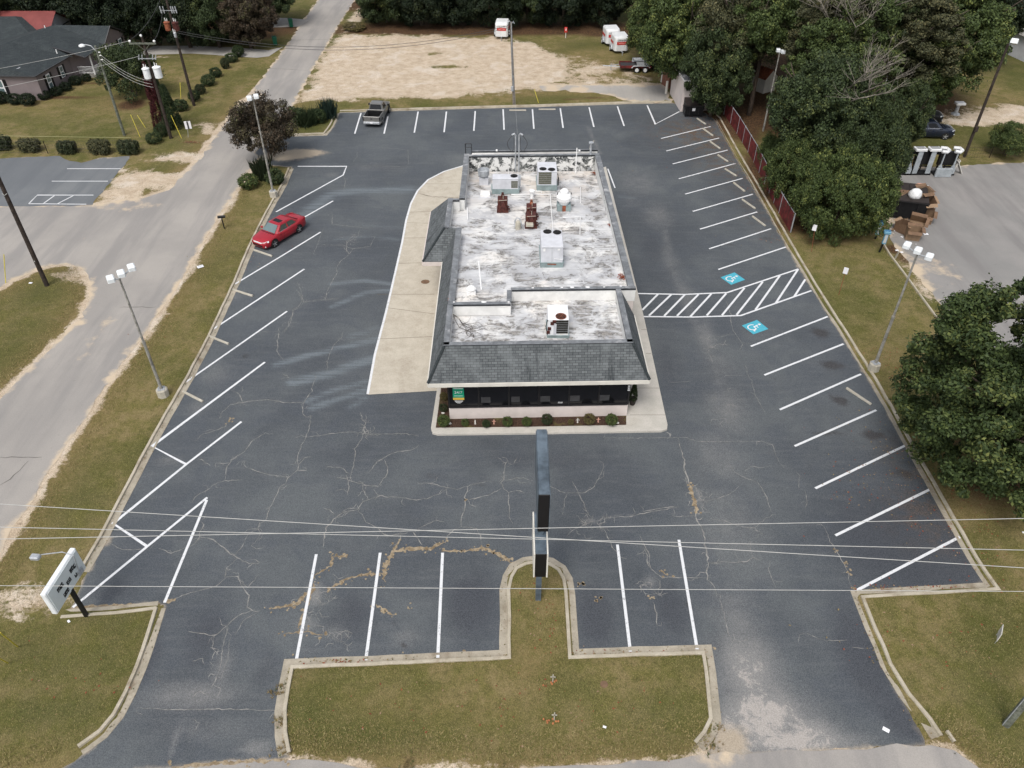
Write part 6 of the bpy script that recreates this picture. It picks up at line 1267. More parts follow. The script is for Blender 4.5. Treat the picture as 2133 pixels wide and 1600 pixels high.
sd_ = -1 if (P(560, 470) - mid).dot(lf) < 0 else 1
c = mid + lf * (.92 * sd_) + fw * (-.06)
sedan('parked_car', 'red four door car parked head first against the left kerb', 'car', (c.x, c.y, .02), rz, 'red_paint', 'car_glass')
# pickup truck, tail towards us
c0 = P(774, 262); o = thing('pickup_truck', 'silver beige pickup truck with a dark open bed, parked in the left rear stalls', 'pickup truck', (c0.x + .40, c0.y + 2.1, .02), R(90) - R(6)); o.scale = (.93, .93, .94); h = 2.75
m = MB(); st = [(h, .85, .70, .45, .02), (h - .12, 1.02, .86, .32, .03), (h - .6, 1.08, .95, .3, .04), (h - 1.35, 1.12, .96, .3, .03), (h - 1.5, 1.14, .96, .3, 0), (.1, 1.14, .96, .3, 0), (-.62, 1.14, .96, .3, 0)]; m.loft(body_sections(st)); m.build('body', 'silver', o, smooth=True)
m = MB()
for s in (1, -1): m.bbox((-1.66, s * .93, .76), (2.1, .10, .84), .03)
m.bbox((-.64, 0, .80), (.10, 1.9, .80), .02); m.bbox((-1.66, 0, .42), (2.1, 1.8, .1), .01); bd = m.build('cargo_bed', 'silver', o)
m = MB(); m.bbox((-2.70, 0, .82), (.10, 1.80, .70), .03); m.build('tailgate', 'silver', o)
m = MB(); m.box((-1.66, 0, .50), (2.0, 1.75, .04)); m.box((-.715, 0, .8), (.03, 1.75, .56)); m.box((-2.63, 0, .8), (.03, 1.7, .55)); m.build('bed_liner', 'black', bd)
m = MB(); m.bbox((-1.9, -.2, .6), (.35, .3, .2), .05); m.build('blue_tool_bag', 'blue_dk', bd)
cabin(o, 'silver', 'car_glass_d', (h - 1.42, -.60), (h - 2.05, -.32), 1.1, 1.80, .86, .70, .5)
m = MB(); m.bbox((-2.83, 0, .52), (.20, 1.84, .22), .04); m.build('rear_bumper', 'galv', o)
m = MB(); m.box((-2.94, 0, .55), (.02, .32, .15)); m.build('licence_plate', 'paper', o)
m = MB(); m.box((-2.757, 0, .93), (.02, .2, .09)); m.build('badge', 'black', o)
for s in (1, -1):
    m = MB(); m.bbox((-2.70, s * .955, .92), (.14, .08, .42), .02); m.build('tail_light', 'black', o)
    m = MB(); m.bbox((h - 1.75, s * 1.12, 1.22), (.16, .24, .2), .03); m.build('side_mirror', 'black', o)
    m = MB(); m.bbox((h - .04, s * .66, .82), (.1, .36, .2), .03); m.build('headlight', 'lamp_white', o)
    for x in (h - 1.0, -1.72): arch(o, x, s * .975, .46); wheel(o, x, s * .89, .39, .26)
# cars beyond the upended tow dollies, half hidden under the trees
c = P(1938, 292); sedan('parked_car', 'dark blue estate car beyond the upended tow dollies, under the trees', 'car', (c.x, c.y + .9, .05), R(-4), 'navy', 'car_glass_d', 4.7, True)
c = P(1930, 258); sedan('parked_car', 'black car behind the dark blue one, mostly hidden by branches', 'car', (c.x - .8, c.y + .6, .05), R(-8), 'black', 'car_glass_d', 4.6, True)

# cargo trailers
def cargo_trailer(label, px, py, rz, w_=1.75, l_=2.0, h_=1.75):
    c = P(px, py); o = thing('cargo_trailer', label, 'trailer', (c.x, c.y, .05), rz, 'white cargo trailers in the sandy lot')
    m = MB(); st = []
    for y, k, zt in ((-l_ / 2 - .25, .72, .86), (-l_ / 2 - .08, .93, .97), (-l_ / 2 + .15, 1, 1), (l_ / 2 - .1, 1, 1), (l_ / 2, .96, .97)):
        w2 = w_ / 2 * k; zt_ = .38 + h_ * zt; st.append([(-w2, y, .38), (w2, y, .38), (w2, y, zt_ - .18), (w2 - .12, y, zt_), (-w2 + .12, y, zt_), (-w2, y, zt_ - .18)])
    m.loft(st); bd = m.build('body', 'trailer_white', o)
    y0 = -l_ / 2 - .262; m = MB(); m.box((0, y0, 1.32), (w_ * .70, .02, .36)); rb = m.build('red_band', 'red_sign', o)
    m = MB(); m.box((.02, y0 - .013, 1.33), (w_ * .48, .01, .09)); m.build('band_lettering', 'pale_red', rb)
    m = MB(); rr = random.Random(3); xs = -.52
    for k in range(7):                                  # blocky dark capitals, as far as they can be made out
        m.box((xs, y0 - .004, 1.66), (.035, .01, .15)); m.box((xs + .045, y0 - .004, 1.66 + rr.choice((-.06, 0, .06))), (.07, .01, .03)); 
        if k % 2: m.box((xs + .085, y0 - .004, 1.66), (.03, .01, .15))
        xs += .155
    m.build('capital_lettering', 'panel', o)
    m = MB()
    for s in (-1, 1): m.box((s * (w_ / 2 + .008), .2, 1.2), (.012, l_ * .7, .3))
    m.build('red_band', 'red_sign', o)
    m = MB(); m.tube([(0, -l_ / 2, .36), (0, -l_ / 2 - 1.1, .42)], .05, 6); m.tube([(0, -l_ / 2 - .8, .4), (0, -l_ / 2 - .85, .0)], .04, 6); m.build('tow_bar', 'galv', o)
    for s in (-1, 1):
        m = MB(); m.loft([[(s * (w_ / 2 + b), .2 + .33 * math.cos(2 * PI * i / 16), .33 + .33 * math.sin(2 * PI * i / 16)) for i in range(16)] for b in (.02, .22)]); wh = m.build('wheel', 'rubber', o)
        m = MB(); m.cyl((s * (w_ / 2 + .2), .2, .33), (s * (w_ / 2 + .232), .2, .33), .2, 14); m.build('rim', 'white', wh)
        m = MB(); m.tube([(s * (w_ / 2 + .12), .2 + .42 * math.cos(PI * i / 8), .38 + .42 * math.sin(PI * i / 8)) for i in range(9)], .1, 5); m.build('fender', 'galv', o)
    return o
c = cargo_trailer('white cargo trailer with a red band, standing by itself behind the rear utility pole', 1046, 84, R(-4)); c.location.y += 1.3
c = cargo_trailer('nearer of two white cargo trailers with a red band, poking out of the trees', 1286, 114, R(8), 1.85, 2.0); c.location.y += 1.3; c.location.x += .3
c = cargo_trailer('farther of two white cargo trailers with a red band, behind its twin at the trees', 1272, 99, R(8), 1.85, 2.0); c.location.y += 1.4; c.location.x += .1
# flat-bed trailer
c = P(1318, 152); o = thing('utility_trailer', 'low open tandem axle trailer with a ramp, at the edge of the trees', 'trailer', (c.x + .3, c.y + .8, .06), R(-1))
m = MB(); m.box((.0, 0, .62), (3.7, 1.7, .08)); m.build('deck', 'panel', o)
m = MB()
for s in (-1, 1): m.box((0, s * .86, .66), (3.7, .06, .3))
m.box((-1.85, 0, .66), (.06, 1.7, .3)); m.build('side_rails', 'red_fence', o)
m = MB(); m.tube([(-1.8, .5, .55), (-3.3, 0, .5)], .05, 6); m.tube([(-1.8, -.5, .55), (-3.3, 0, .5)], .05, 6); m.tube([(-3.2, 0, .5), (-3.9, 0, .52)], .06, 6); m.cyl((-2.9, 0, 0), (-2.9, 0, .8), .04, 6); m.build('draw_bar', 'galv', o)
m = MB(); m.poly([(.2, -.8, .75), (1.8, -.8, .75), (1.5, -.8, 1.25), (.0, -.8, 1.25)]); m.box((.6, .75, 1.0), (1.8, .06, .5)); m.box((.7, .3, 1.15), (1.7, .8, .05), ry=.05); m.build('loading_ramp', 'galv', o)
for s in (-1, 1):
    for x in (.15, 1.15):
        m = MB(); m.loft([[(x + .34 * math.cos(2 * PI * i / 16), s * (.95 + b), .34 + .34 * math.sin(2 * PI * i / 16)) for i in range(16)] for b in (-.1, .1)]); wh = m.build('wheel', 'rubber', o); m = MB(); m.cyl((x, s * 1.05, .34), (x, s * 1.075, .34), .22, 14); m.build('rim', 'white', wh)
    m = MB(); m.tube([(-.5, s * .97, .55), (-.25, s * .97, .8), (1.5, s * .97, .8), (1.7, s * .97, .6)], .07, 6); m.build('fender', 'alu', o)
# tow dollies stood on end along the fence
def dolly(label, px, py, kind, rz=0):
    c = P(px, py); o = thing('tow_dolly', label, 'tow dolly', (c.x, c.y, .02), rz, 'upended tow dollies in the rear yard')
    m = MB(); m.box((0, .45, .10), (1.9, .8, .12)); m.box((0, .5, 1.3), (1.5, .10, .10)); m.box((0, .5, .7), (1.5, .1, .1))
    for x in (-.7, 0, .7): m.box((x, .48, 1.0), (.09, .09, 1.9))
    if kind > 1: m.bbox((0, .62, 1.5), (1.5, .35, 1.3), .05)
    m.build('frame', 'black', o)
    for s in (-1, 1):
        x = s * .60; m = MB()
        if kind == 2: m.bbox((x, .1, 1.25), (.46, .07, 2.3), .02)
        else:
            H = 2.3 if kind == 3 else 1.75; m.prism([(0, 0)] * 3, 0, 0) if 0 else None
            q = [(-.24, 0), (.24, 0), (.27, .55), (.06, 1.05), (.045, H), (-.045, H), (-.06, 1.05), (-.27, .55)]
            m.loft([[(x + a, y, z + .05) for a, z in q] for y in (.05, .13)])
        m.build('ramp', 'tow_grey', o)
        if kind == 2:
            m = MB(); m.bbox((x + s * .05, .35, 2.45), (1.05, .75, .22), .05); m.build('fender', 'trailer_white', o)
            m = MB()
            for k in range(3): m.box((x + s * .05, .15 + k * .22, 2.57), (.8, .08, .02))
            m.build('fender_slots', 'panel', o)
        if kind == 3:
            m = MB(); m.tube([(x - .35, .1, 2.35), (x + .15, .05, 2.3), (x + .4, .3, 2.35), (x + .3, .65, 2.4), (x - .2, .8, 2.4)], .16, 6); m.build('fender', 'trailer_white', o)
        if kind >= 2:
            m = MB(); m.loft([[(x + s * .32 + b, .75 + .32 * math.cos(2 * PI * i / 14), 2.1 + .32 * math.sin(2 * PI * i / 14)) for i in range(14)] for b in (-.1, .1)]); m.build('wheel', 'rubber', o)
    if kind == 3: m = MB(); m.bbox((-.25, -.18, .42), (1.5, .22, .8), .03); m.build('tool_box', 'tow_grey', o)
    return o
dolly('upended tow dolly with two grey paddle ramps, left end of the row under the branches', 1876, 366, 1)
dolly('upended tow dolly with two straight grey ramps and square white fenders, middle of the row', 1917, 366, 2)
dolly('upended tow dolly with curved white fenders and a grey box, right end of the row', 1966, 367, 3)
c = P(1993, 361); m = MB(); m.box((0, 0, .65), (.06, .5, 1.4), ry=R(-32)); m.box((-.4, .1, .65), (.06, .5, 1.4), ry=R(20)); o = m.build('folding_board', 'stone'); o.location = c; tag(o, 'folding A board leaning at the right end of the tow dollies', 'sign board')
# rubbish : dumpster and boxes
def dumpster(label, px, py, rz, w_=1.9, d_=1.6, h_=1.5):
    c = P(px, py); o = thing('dumpster', label, 'dumpster', (c.x, c.y, .03), rz)
    m = MB(); m.loft([[(-w_ / 2, -d_ / 2 + .15, .15), (w_ / 2, -d_ / 2 + .15, .15), (w_ / 2, d_ / 2, .15), (-w_ / 2, d_ / 2, .15)], [(-w_ / 2, -d_ / 2, h_ * .75), (w_ / 2, -d_ / 2, h_ * .75), (w_ / 2, d_ / 2, h_), (-w_ / 2, d_ / 2, h_)]], cap=True); m.build('container', 'black', o)
    m = MB()
    for s in (-1, 1):
        m.box((s * (w_ / 2 + .06), -.1, h_ * .55), (.1, d_ * .7, .14))
        m.box((s * w_ / 2 * .5, -d_ / 2 + .03, h_ * .45), (.06, .06, h_ * .6))
    m.box((0, -d_ / 2 - .03, h_ * .75), (w_ + .1, .08, .08)); m.build('ribs', 'frame', o)
    m = MB()
    for s in (-1, 1): m.box((s * w_ / 4, .02, h_ * .9), (w_ / 2 - .03, d_ + .06, .05), rx=R(13))
    m.build('lid', 'terracotta', o)
    for x in (-w_ / 2 + .1, w_ / 2 - .1): m = MB(); m.cyl((x - .03, -d_ / 2 + .25, .08), (x + .03, -d_ / 2 + .25, .08), .08, 10); m.build('caster', 'rubber', o)
    return o
o = dumpster('black dumpster with a white notice, against the pinkish shed', 1442, 240, R(0), 1.9, 1.5, 1.6); m = MB(); m.box((-.1, -.76, .85), (.32, .02, .3), rx=R(6)); m.build('notice', 'paper', o)
o = dumpster('large dark dumpster overflowing with cardboard and a white bag, in the rear yard', 1880, 446, R(-14), 2.9, 2.4, 2.2)
def carton(label, px, py, z, d, rz, tilt=0, mat='card', open_=True, yy=None):
    d = tuple(v * 1.35 for v in d); c = P(px, py, z); o = thing('cardboard_box', label, 'cardboard box', tuple(c), rz, 'cardboard boxes by the dumpster'); o.rotation_euler = (tilt, 0, rz)
    x, y, h = d[0] / 2, d[1] / 2, d[2]; m = MB(); m.loft([[(-x, -y, 0), (x, -y, 0), (x, y, 0), (-x, y, 0)], [(-x, -y, h), (x, -y, h), (x, y, h), (-x, y, h)]], closed=True, cap=False); m.poly([(-x, -y, .01), (x, -y, .01), (x, y, .01), (-x, y, .01)])
    m.build('carton', mat, o)
    m = MB()
    if open_: m.poly([(-x, -y, h), (x, -y, h), (x * .95, -y - .3, h - .1), (-x * .95, -y - .3, h - .1)]); m.poly([(x, -y, h), (x, y, h), (x + .28, y, h - .06), (x + .28, -y, h - .06)]); m.poly([(-x, y, h), (x, y, h), (x, y + .25, h + .1), (-x, y + .25, h + .1)])
    else: m.poly([(-x, -y, h), (x, -y, h), (x, y, h), (-x, y, h)])
    m.build('flaps', 'card' if mat == 'card_d' else 'card_d', o); return o
carton('tall brown carton leaning on the dark dumpster, just below the white bag', 1898, 450, .02, (.9, .5, 1.5), R(-8), R(-8), open_=False)
carton('open brown carton at the top right of the heap, with a pale lid inside', 1924, 432, .9, (.8, .6, .7), R(10), R(25), 'card_d')
carton('open brown carton lying on the pavement at the right side of the heap', 1925, 460, .02, (.8, .7, .6), R(-25), R(12))
carton('dark open carton at the foot of the heap, near the blue boxes', 1880, 482, .02, (.7, .8, .6), R(30), R(-5), 'card_d')
carton('brown carton with a raised flap, between the heap and the white lamp heads', 1898, 496, .02, (.8, .6, .7), R(-15), R(10), 'card')
carton('small brown carton on the far left corner of the dumpster lid', 1876, 404, 1.75, (.8, .7, .25), R(30), 0, 'card', False)
carton('open tan carton riding high on the dumpster, right of the white bag', 1918, 412, 1.5, (.8, .7, .6), R(18), R(10))
carton('tan carton lying on its side against the front of the heap', 1908, 470, .5, (.9, .6, .6), R(-30), R(35))
carton('flattened brown carton under the heap', 1915, 438, .25, (1.0, .5, .5), R(5), 0, 'card', False)
rr = random.Random(8)
def baggy(name, label, px, py, z, r, mat, sq=(1, 1, .8)):
    c = P(px, py, z); m = MB(); rings = []
    for i in range(9):
        t = i / 8 * PI; rings.append([(r * sq[0] * (math.sin(t) * (1 + rr.uniform(-.18, .18)) + .01) * math.cos(a * PI / 6), r * sq[1] * (math.sin(t) * (1 + rr.uniform(-.18, .18)) + .01) * math.sin(a * PI / 6), -r * sq[2] * math.cos(t) + r * sq[2]) for a in range(12)])
    m.loft(rings); o = m.build(name, mat, smooth=True); o.location = c; tag(o, label, 'rubbish bag'); return o
baggy('plastic_bag', 'large white plastic bag spilling over the dumpster edge', 1902, 418, 1.5, .55, 'bag', (1, .9, 1))
baggy('plastic_bag', 'round off white bag behind the large white one on the heap', 1926, 399, 1.6, .36, 'bag')
baggy('plastic_bag', 'pinkish crumpled bag at the back of the dumpster', 1915, 391, 1.7, .38, 'pink', (1.3, .8, .5))
baggy('plastic_bag', 'small magenta bag on the pavement in front of the heap', 1901, 466, .02, .2, 'magenta', (1.4, .8, .6))
m = MB(); m.tube([P(1899, 452, .1), P(1906, 430, .9), P(1911, 408, 1.9)], .05, 6); tag(m.build('long_pole', 'stone'), 'long pale pipe leaning up against the heap of boxes', 'pipe')
m = MB()
for _ in range(60):
    c = P(rr.gauss(1888, 18), rr.gauss(475, 10)); s_ = rr.uniform(.05, .18); a = rr.uniform(0, 6); z = rr.uniform(.03, .3)
    m.box((c.x, c.y, z), (s_ * 1.5, s_, .02), a, rr.randrange(4), rr.uniform(-.5, .5))
tag(m.build('loose_rubbish', ['card', 'bag', 'card_d', 'stone']), 'loose paper and cardboard scraps strewn round the heap', 'rubbish', kind='stuff')
for k, (px, py, w_) in enumerate([(1929, 422, .5), (1928, 488, .4), (1868, 522, .25), (1878, 526, .22)]):
    c = P(px, py, .95 if k == 0 else .03); m = MB(); m.bbox((0, 0, .03), (w_, w_ * .6, .05), .01); o = m.build('foam_tray', 'paper'); o.location = c; tag(o, ['white lid lying in the top right carton', 'white tray on the pavement right of the lamp heads', 'left yellowish tray on the bare soil below the heap', 'right yellowish tray on the bare soil below the heap'][k], 'litter', 'foam trays round the heap')
m = MB(); c = P(1865, 540); m.box((0, 0, .35), (.1, .1, .8), rx=R(15)); o = m.build('marker_post', 'stop'); o.location = c; tag(o, 'short grey marker post at the top of the narrow kerb strip', 'post')
# blue air machine heads on a dark post
for k, (px, py, tx, ty) in enumerate([(1828, 500, 1832, 468), (1836, 528, 1846, 487)]):
    b = P(px, py); t = PY(tx, ty, b.y); o = thing('coin_air_machine', ['faded blue coin machine on a post, half under the branches', 'faded blue coin machine on a dark post, in the open beside the first'][k], 'machine', (b.x, b.y, .05), R(-12), 'blue machines by the rear yard')
    dx, H = t.x - b.x, t.z; m = MB(); m.box((dx * .3 - .06, .05, H * .45), (.12, .12, H * .95), ry=R(6)); m.build('post', 'black', o)
    m = MB(); m.bbox((dx + .05, -.05, H - .42), (.30, .22, .95), .03); hb = m.build('housing', 'blue_box', o)
    m = MB(); m.bbox((dx + .05, -.05, H + .12), (.52, .40, .22), .04); m.build('hood', 'blue_box', o)
    m = MB(); m.box((dx + .05, -.08, H + .235), (.38, .26, .02)); m.build('hood_recess', 'blue_dk', o)
    m = MB(); m.box((dx + .05, -.165, H - .42), (.2, .02, .75)); m.build('front_panel', 'lens', hb)
# upper left: bins on the street
for k, (px, py) in enumerate([(574, 95), (607, 57)]):
    b = P(px, py); o = thing('wheelie_bin', ['nearer dark green wheeled bin at the street edge by the driveway', 'farther dark green wheeled bin at the second driveway'][k], 'bin', (b.x, b.y, .05), R(20), 'green bins along the side road')
    m = MB(); m.loft([[(-.22, -.25, .05), (.22, -.25, .05), (.22, .25, .05), (-.22, .25, .05)], [(-.29, -.34, 1.0), (.29, -.34, 1.0), (.29, .34, 1.0), (-.29, .34, 1.0)]]); m.build('tub', 'bin_green', o)
    m = MB(); m.loft([[(-.31, -.37, 1.0), (.31, -.37, 1.0), (.31, .4, 1.02), (-.31, .4, 1.02)], [(-.25, -.3, 1.08), (.25, -.3, 1.08), (.25, .36, 1.1), (-.25, .36, 1.1)]]); m.build('lid', 'bin_green', o)
    for s in (-1, 1): m = MB(); m.cyl((s * .26, .28, .1), (s * .3, .28, .1), .1, 10); m.build('wheel', 'rubber', o)
b = P(1178, 80); o = thing('hydrant_marker', 'red marker post with a white patch in the rear grass by the trees', 'marker', (b.x, b.y, .05)); m = MB(); m.box((0, 0, .4), (.1, .1, .9)); m.build('post', 'stone', o); m = MB(); m.bbox((0, 0, 1.05), (.42, .3, .62), .05); m.build('red_top', 'red_sign', o); m = MB(); m.box((0, -.16, 1.1), (.1, .02, .3)); m.build('white_patch', 'paper', o)
# shed at the rear right corner with bollards
n1, n2 = P(1417, 233), P(1395, 196); dv = (n2 - n1); hz = 3.3; a = ang(n1, n2)
o = thing('pinkish_shed', 'pinkish flat roofed shed with grey roof at the rear right corner of the parking lot', 'shed', (n1.x, n1.y, 0)); wv = Vector((math.cos(a - PI / 2), math.sin(a - PI / 2), 0)) * 4.2; L_ = dv
q = [Vector((0, 0, 0)), L_, L_ + wv, wv]
m = MB(); m.prism([(v.x, v.y) for v in q], -.05, hz, 0, top=False); m.build('wall', 'stucco', o)
m = MB(); iq = [q[0].lerp(q[2], .05), q[1].lerp(q[3], .05), q[2].lerp(q[0], .05), q[3].lerp(q[1], .05)]; m.poly([(v.x, v.y, hz - .15) for v in iq]); m.build('roof', 'hvac', o)
m = MB()
for i in range(4): m.tube([(q[i].x, q[i].y, hz), (q[(i + 1) % 4].x, q[(i + 1) % 4].y, hz)], .07, 6)
m.build('roof_edge', 'white_wall', o)
m = MB(); c = q[0].lerp(q[3], .5); m.box((c.x, c.y - .03, 1.0), (1.0, .06, 2.0), ang((0, 0), wv)); m.build('door', 'stucco', o)
b = P(1391, 180); o = thing('brick_pier', 'brown brick pier with a dark top, left of the pinkish shed', 'pier', (b.x, b.y, 0)); m = MB(); m.box((0, 0, 1.2), (.8, 1.6, 2.4), R(20)); m.build('pier', 'brick', o); m = MB(); m.box((0, 0, 2.45), (.9, 1.7, .12), R(20)); m.build('pier_cap', 'panel', o)
for k, (px, py, h_) in enumerate([(1387, 196, 1.4), (1378, 172, 1.3), (1388, 162, 3.2)]):
    b = P(px, py); m = MB(); m.cyl((0, 0, 0), (0, 0, h_), .14, 10); m.lathe((0, 0, h_), [(.14, 0), (.1, .07), (.02, .1)], 10); o = m.build('bollard', 'stone' if k == 2 else 'gold' if 0 else 'fascia'); o.location = b; tag(o, ['cream bollard nearest the rear kerb, by the shed', 'yellowish bollard at the left of the brick pier', 'tall cream post behind the brick pier'][k], 'bollard', 'posts by the shed')
# red fence on the right
def fence(name, label, pts, h, mat, post, sp=1.8, z0=0.0, rail=None):
    p0 = P(*pts[0]); o = thing(name, label, 'fence', (p0.x, p0.y, 0)); l = [P(*p) - p0 for p in pts]; m = MB(); mp = []
    for a, b in zip(l[:-1], l[1:]):
        d = b - a; n = max(1, int(d.length / sp)); k = max(1, int(d.length / .16))
        for i in range(k): c = a + d * ((i + .5) / k); m.box((c.x, c.y, z0 + h / 2 + rnd.gauss(0, .012)), (d.length / k * .92, .035, h), ang(a, b))
        mp += [a + d * i / n for i in range(n + 1)]
    m.build('fence_boards', mat, o); used = []
    for p in mp:
        if any((p - u).length < .3 for u in used): continue
        used.append(p); mm = MB(); mm.box((p.x, p.y, (h + .1) / 2), (.08, .08, h + .1)); mm.build('post', post, o)
    mm = MB()
    for a, b in zip(l[:-1], l[1:]): mm.tube([(a.x, a.y, h + .02), (b.x, b.y, h + .02)], .03, 5)
    mm.build('top_rail', post, o); return o
fence('red_fence', 'dark red board fence along the right kerb, under the vine covered trees', [(1646, 486), (1622, 446), (1592, 385), (1570, 340), (1535, 280), (1508, 240)], 1.75, 'red_fence', 'galv')
def wirefence(label, pts, h, sp=3.0):
    p0 = P(*pts[0]); o = thing('wire_fence', label, 'fence', (p0.x, p0.y, 0)); l = [P(*p) - p0 for p in pts]; m = MB()
    for a, b in zip(l[:-1], l[1:]):
        d = b - a; n = max(1, int(d.length / sp))
        for i in range(n + 1): c = a + d * i / n; mm = MB(); mm.cyl((c.x, c.y, 0), (c.x, c.y, h), .035, 6); mm.build('post', 'wood_dark', o)
        for z in (.15, .5, .85, h - .05): m.tube([(a.x, a.y, z), (b.x, b.y, z)], .008, 4)
        k = int(d.length / .25)
        for i in range(k): c = a + d * i / k; m.tube([(c.x, c.y, .1), (c.x, c.y, h - .05)], .005, 3)
    m.build('wire_mesh', 'frame', o)
wirefence('low wire fence on dark posts behind the rear yard at the right edge', [(1995, 332), (2060, 330), (2150, 327), (2300, 322)], 1.2)
wirefence('low wire fence with thin posts along the clipped bushes at the left edge', [(-40, 322), (100, 320), (164, 320), (286, 318)], 1.3, 4)
# litter and objects in the gap of the trees
for k, (px, py, mt, r) in enumerate([(1830, 192, 'red_sign', .7), (1842, 185, 'orange', .5), (1826, 186, 'blue_dk', .4)]):
    baggy('toy_heap', ['red bundle in the gap between the dark trees', 'orange bundle beside the red one in the tree gap', 'blue bundle beside the red one in the tree gap'][k], px, py, .1, r, mt, (1.1, .8, .5))
m = MB(); a_, b_ = P(1808, 152, 2.4), P(1850, 156, 2.4); m.tube([a_, b_], .09, 6); m.tube([a_, (a_.x, a_.y, 0)], .06, 5); m.tube([b_, (b_.x, b_.y, 0)], .06, 5); tag(m.build('white_frame', 'white'), 'white rail frame above the coloured bundles in the tree gap', 'frame')
b = P(1583, 186); o = thing('small_red_shed', 'little shed with a rusty red roof and cream gable, behind the red fence', 'shed', (b.x, b.y, 0), R(35)); m = MB(); m.prism([(-1, -1.3), (1, -1.3), (1, 1.3), (-1, 1.3)], 0, 1.7, 0); m.poly([(-1, -1.3, 1.7), (1, -1.3, 1.7), (0, -1.3, 2.5)]); m.build('wall', 'fascia', o); m = MB(); m.poly([(-1.15, -1.4, 1.62), (0, -1.4, 2.55), (0, 1.4, 2.55), (-1.15, 1.4, 1.62)]); m.poly([(1.15, -1.4, 1.62), (0, -1.4, 2.55), (0, 1.4, 2.55), (1.15, 1.4, 1.62)]); m.build('roof', 'rusto', o)
b = P(1989, 240); o = thing('discarded_pedestal', 'white and grey discarded pedestal on the lawn behind the dark cars', 'rubbish', (b.x, b.y, 0)); m = MB(); m.lathe((0, 0, 0), [(.5, 0), (.45, .2), (.2, .3), (.18, 1.0), (.3, 1.1), (.25, 1.15)], 8); m.build('stand', 'galv', o); m = MB(); m.bbox((.1, 0, 1.3), (1.0, .7, .22), .05); m.build('top', 'white', o)
b = P(1424, 172)
# ------------------------------------------------------------------ houses
o = thing('mauve_house', 'mauve sided house with dark roof, black shutters and white porch at the upper left', 'house', (-52, 92, 0)); HO = Vector((-52, 92, 0))
def H_(px, py, z): return P(px, py, z) - HO
ZE_, ZR_ = 2.8, 4.5
e0, e1, e2, e3, e4, e5 = H_(-140, 157, ZE_), H_(73, 160, ZE_), H_(145, 118, ZE_), H_(178, 120, ZE_), H_(218, 93, ZE_), H_(262, 66, ZE_)
r0_, r1, r2, r3, vt = H_(-70, 120, ZR_), H_(20, 87, ZR_), H_(113, 52, ZR_), H_(229, 54, 4.45), H_(109, 99, 3.7)
m = MB(); m.poly([e1, e2, vt, r2, r1]); m.poly([vt, e3, e4, r3, r2]); m.poly([vt, e2, e2 + (e3 - e2) * .25]); m.poly([e0, e1, r1, r0_])
bk = Vector((-3.5, 9.0, 0)); b2, b1, b0 = e5 + Vector((-.3, .4, 0)), Vector((r2.x, e5.y + .5, ZE_)), Vector((r1.x - 6, r1.y + 5, ZE_))
m.poly([r3, e5, b1, r2]); m.poly([r2, b1, b0, r1]); m.poly([r1, b0, r0_]); m.build('roof', 'house_roof', o)
def inset(p, q, d=.35): return p, q
ctr = Vector((-56, 98, 0)) - HO
def wallpts(ps, d=.35): return [p + (Vector((ctr.x - p.x, ctr.y - p.y, 0))).normalized() * d for p in ps]
ws = wallpts([e0, e1, e2, e3, e4, e5, b1, b0]); m = MB(); n = len(ws)
p3 = ws[3]; ws2 = [ws[0], ws[1], ws[2], ws[4], ws[5], ws[6], ws[7]]
m.prism([(v.x, v.y) for v in ws2], 0, ZE_ - .02, 0, top=False); m.poly([ws[4] + Vector((.02, 0, -.02)), ws[5] + Vector((.02, 0, -.02)), Vector((ws[4].x * .5 + ws[5].x * .5 + .0, r3.y, 4.3))]); m.build('wall', 'siding', o)
m = MB()
for pa, pb in ((e0, e1), (e1, e2), (vt, e3), (e3, e4), (e4, r3), (r3, e5)): m.tube([pa, pb], .07, 5)
m.build('eave_trim', 'panel', o)
def hwin(a, b, t, w_, z0, z1, shutters=True):
    d = (b - a); d.z = 0; d.normalize(); nrm = Vector((d.y, -d.x, 0)); c = Vector((a.x + (b.x - a.x) * t, a.y + (b.y - a.y) * t, 0)); rz_ = math.atan2(d.y, d.x); zc = (z0 + z1) / 2
    c = c + nrm * .03; m = MB(); m.box((c.x, c.y, zc), (w_, .06, z1 - z0), rz_); f = m.build('window', 'white', o)
    c2 = c + nrm * .04; m = MB()
    for s in (-1, 1):
        zz = zc + s * (z1 - z0) * .235; m.box((c2.x, c2.y, zz), (w_ * .74, .02, (z1 - z0) * .38), rz_)
    m.build('pane', 'car_glass', f)
    if shutters:
        for s in (-1, 1): cc = c + d * s * (w_ / 2 + .2); m = MB(); m.box((cc.x, cc.y, zc), (.34, .06, (z1 - z0) * 1.05), rz_); m.build('shutter', 'black', o)
hwin(ws[0], ws[1], .60, .95, .6, 2.3); hwin(ws[1], ws[2], .28, .75, .55, 2.35); hwin(ws[1], ws[2], .68, .7, 1.1, 2.35); hwin(ws[4], ws[5], .28, .8, .9, 2.4); hwin(ws[4], ws[5], .75, .8, .9, 2.4)
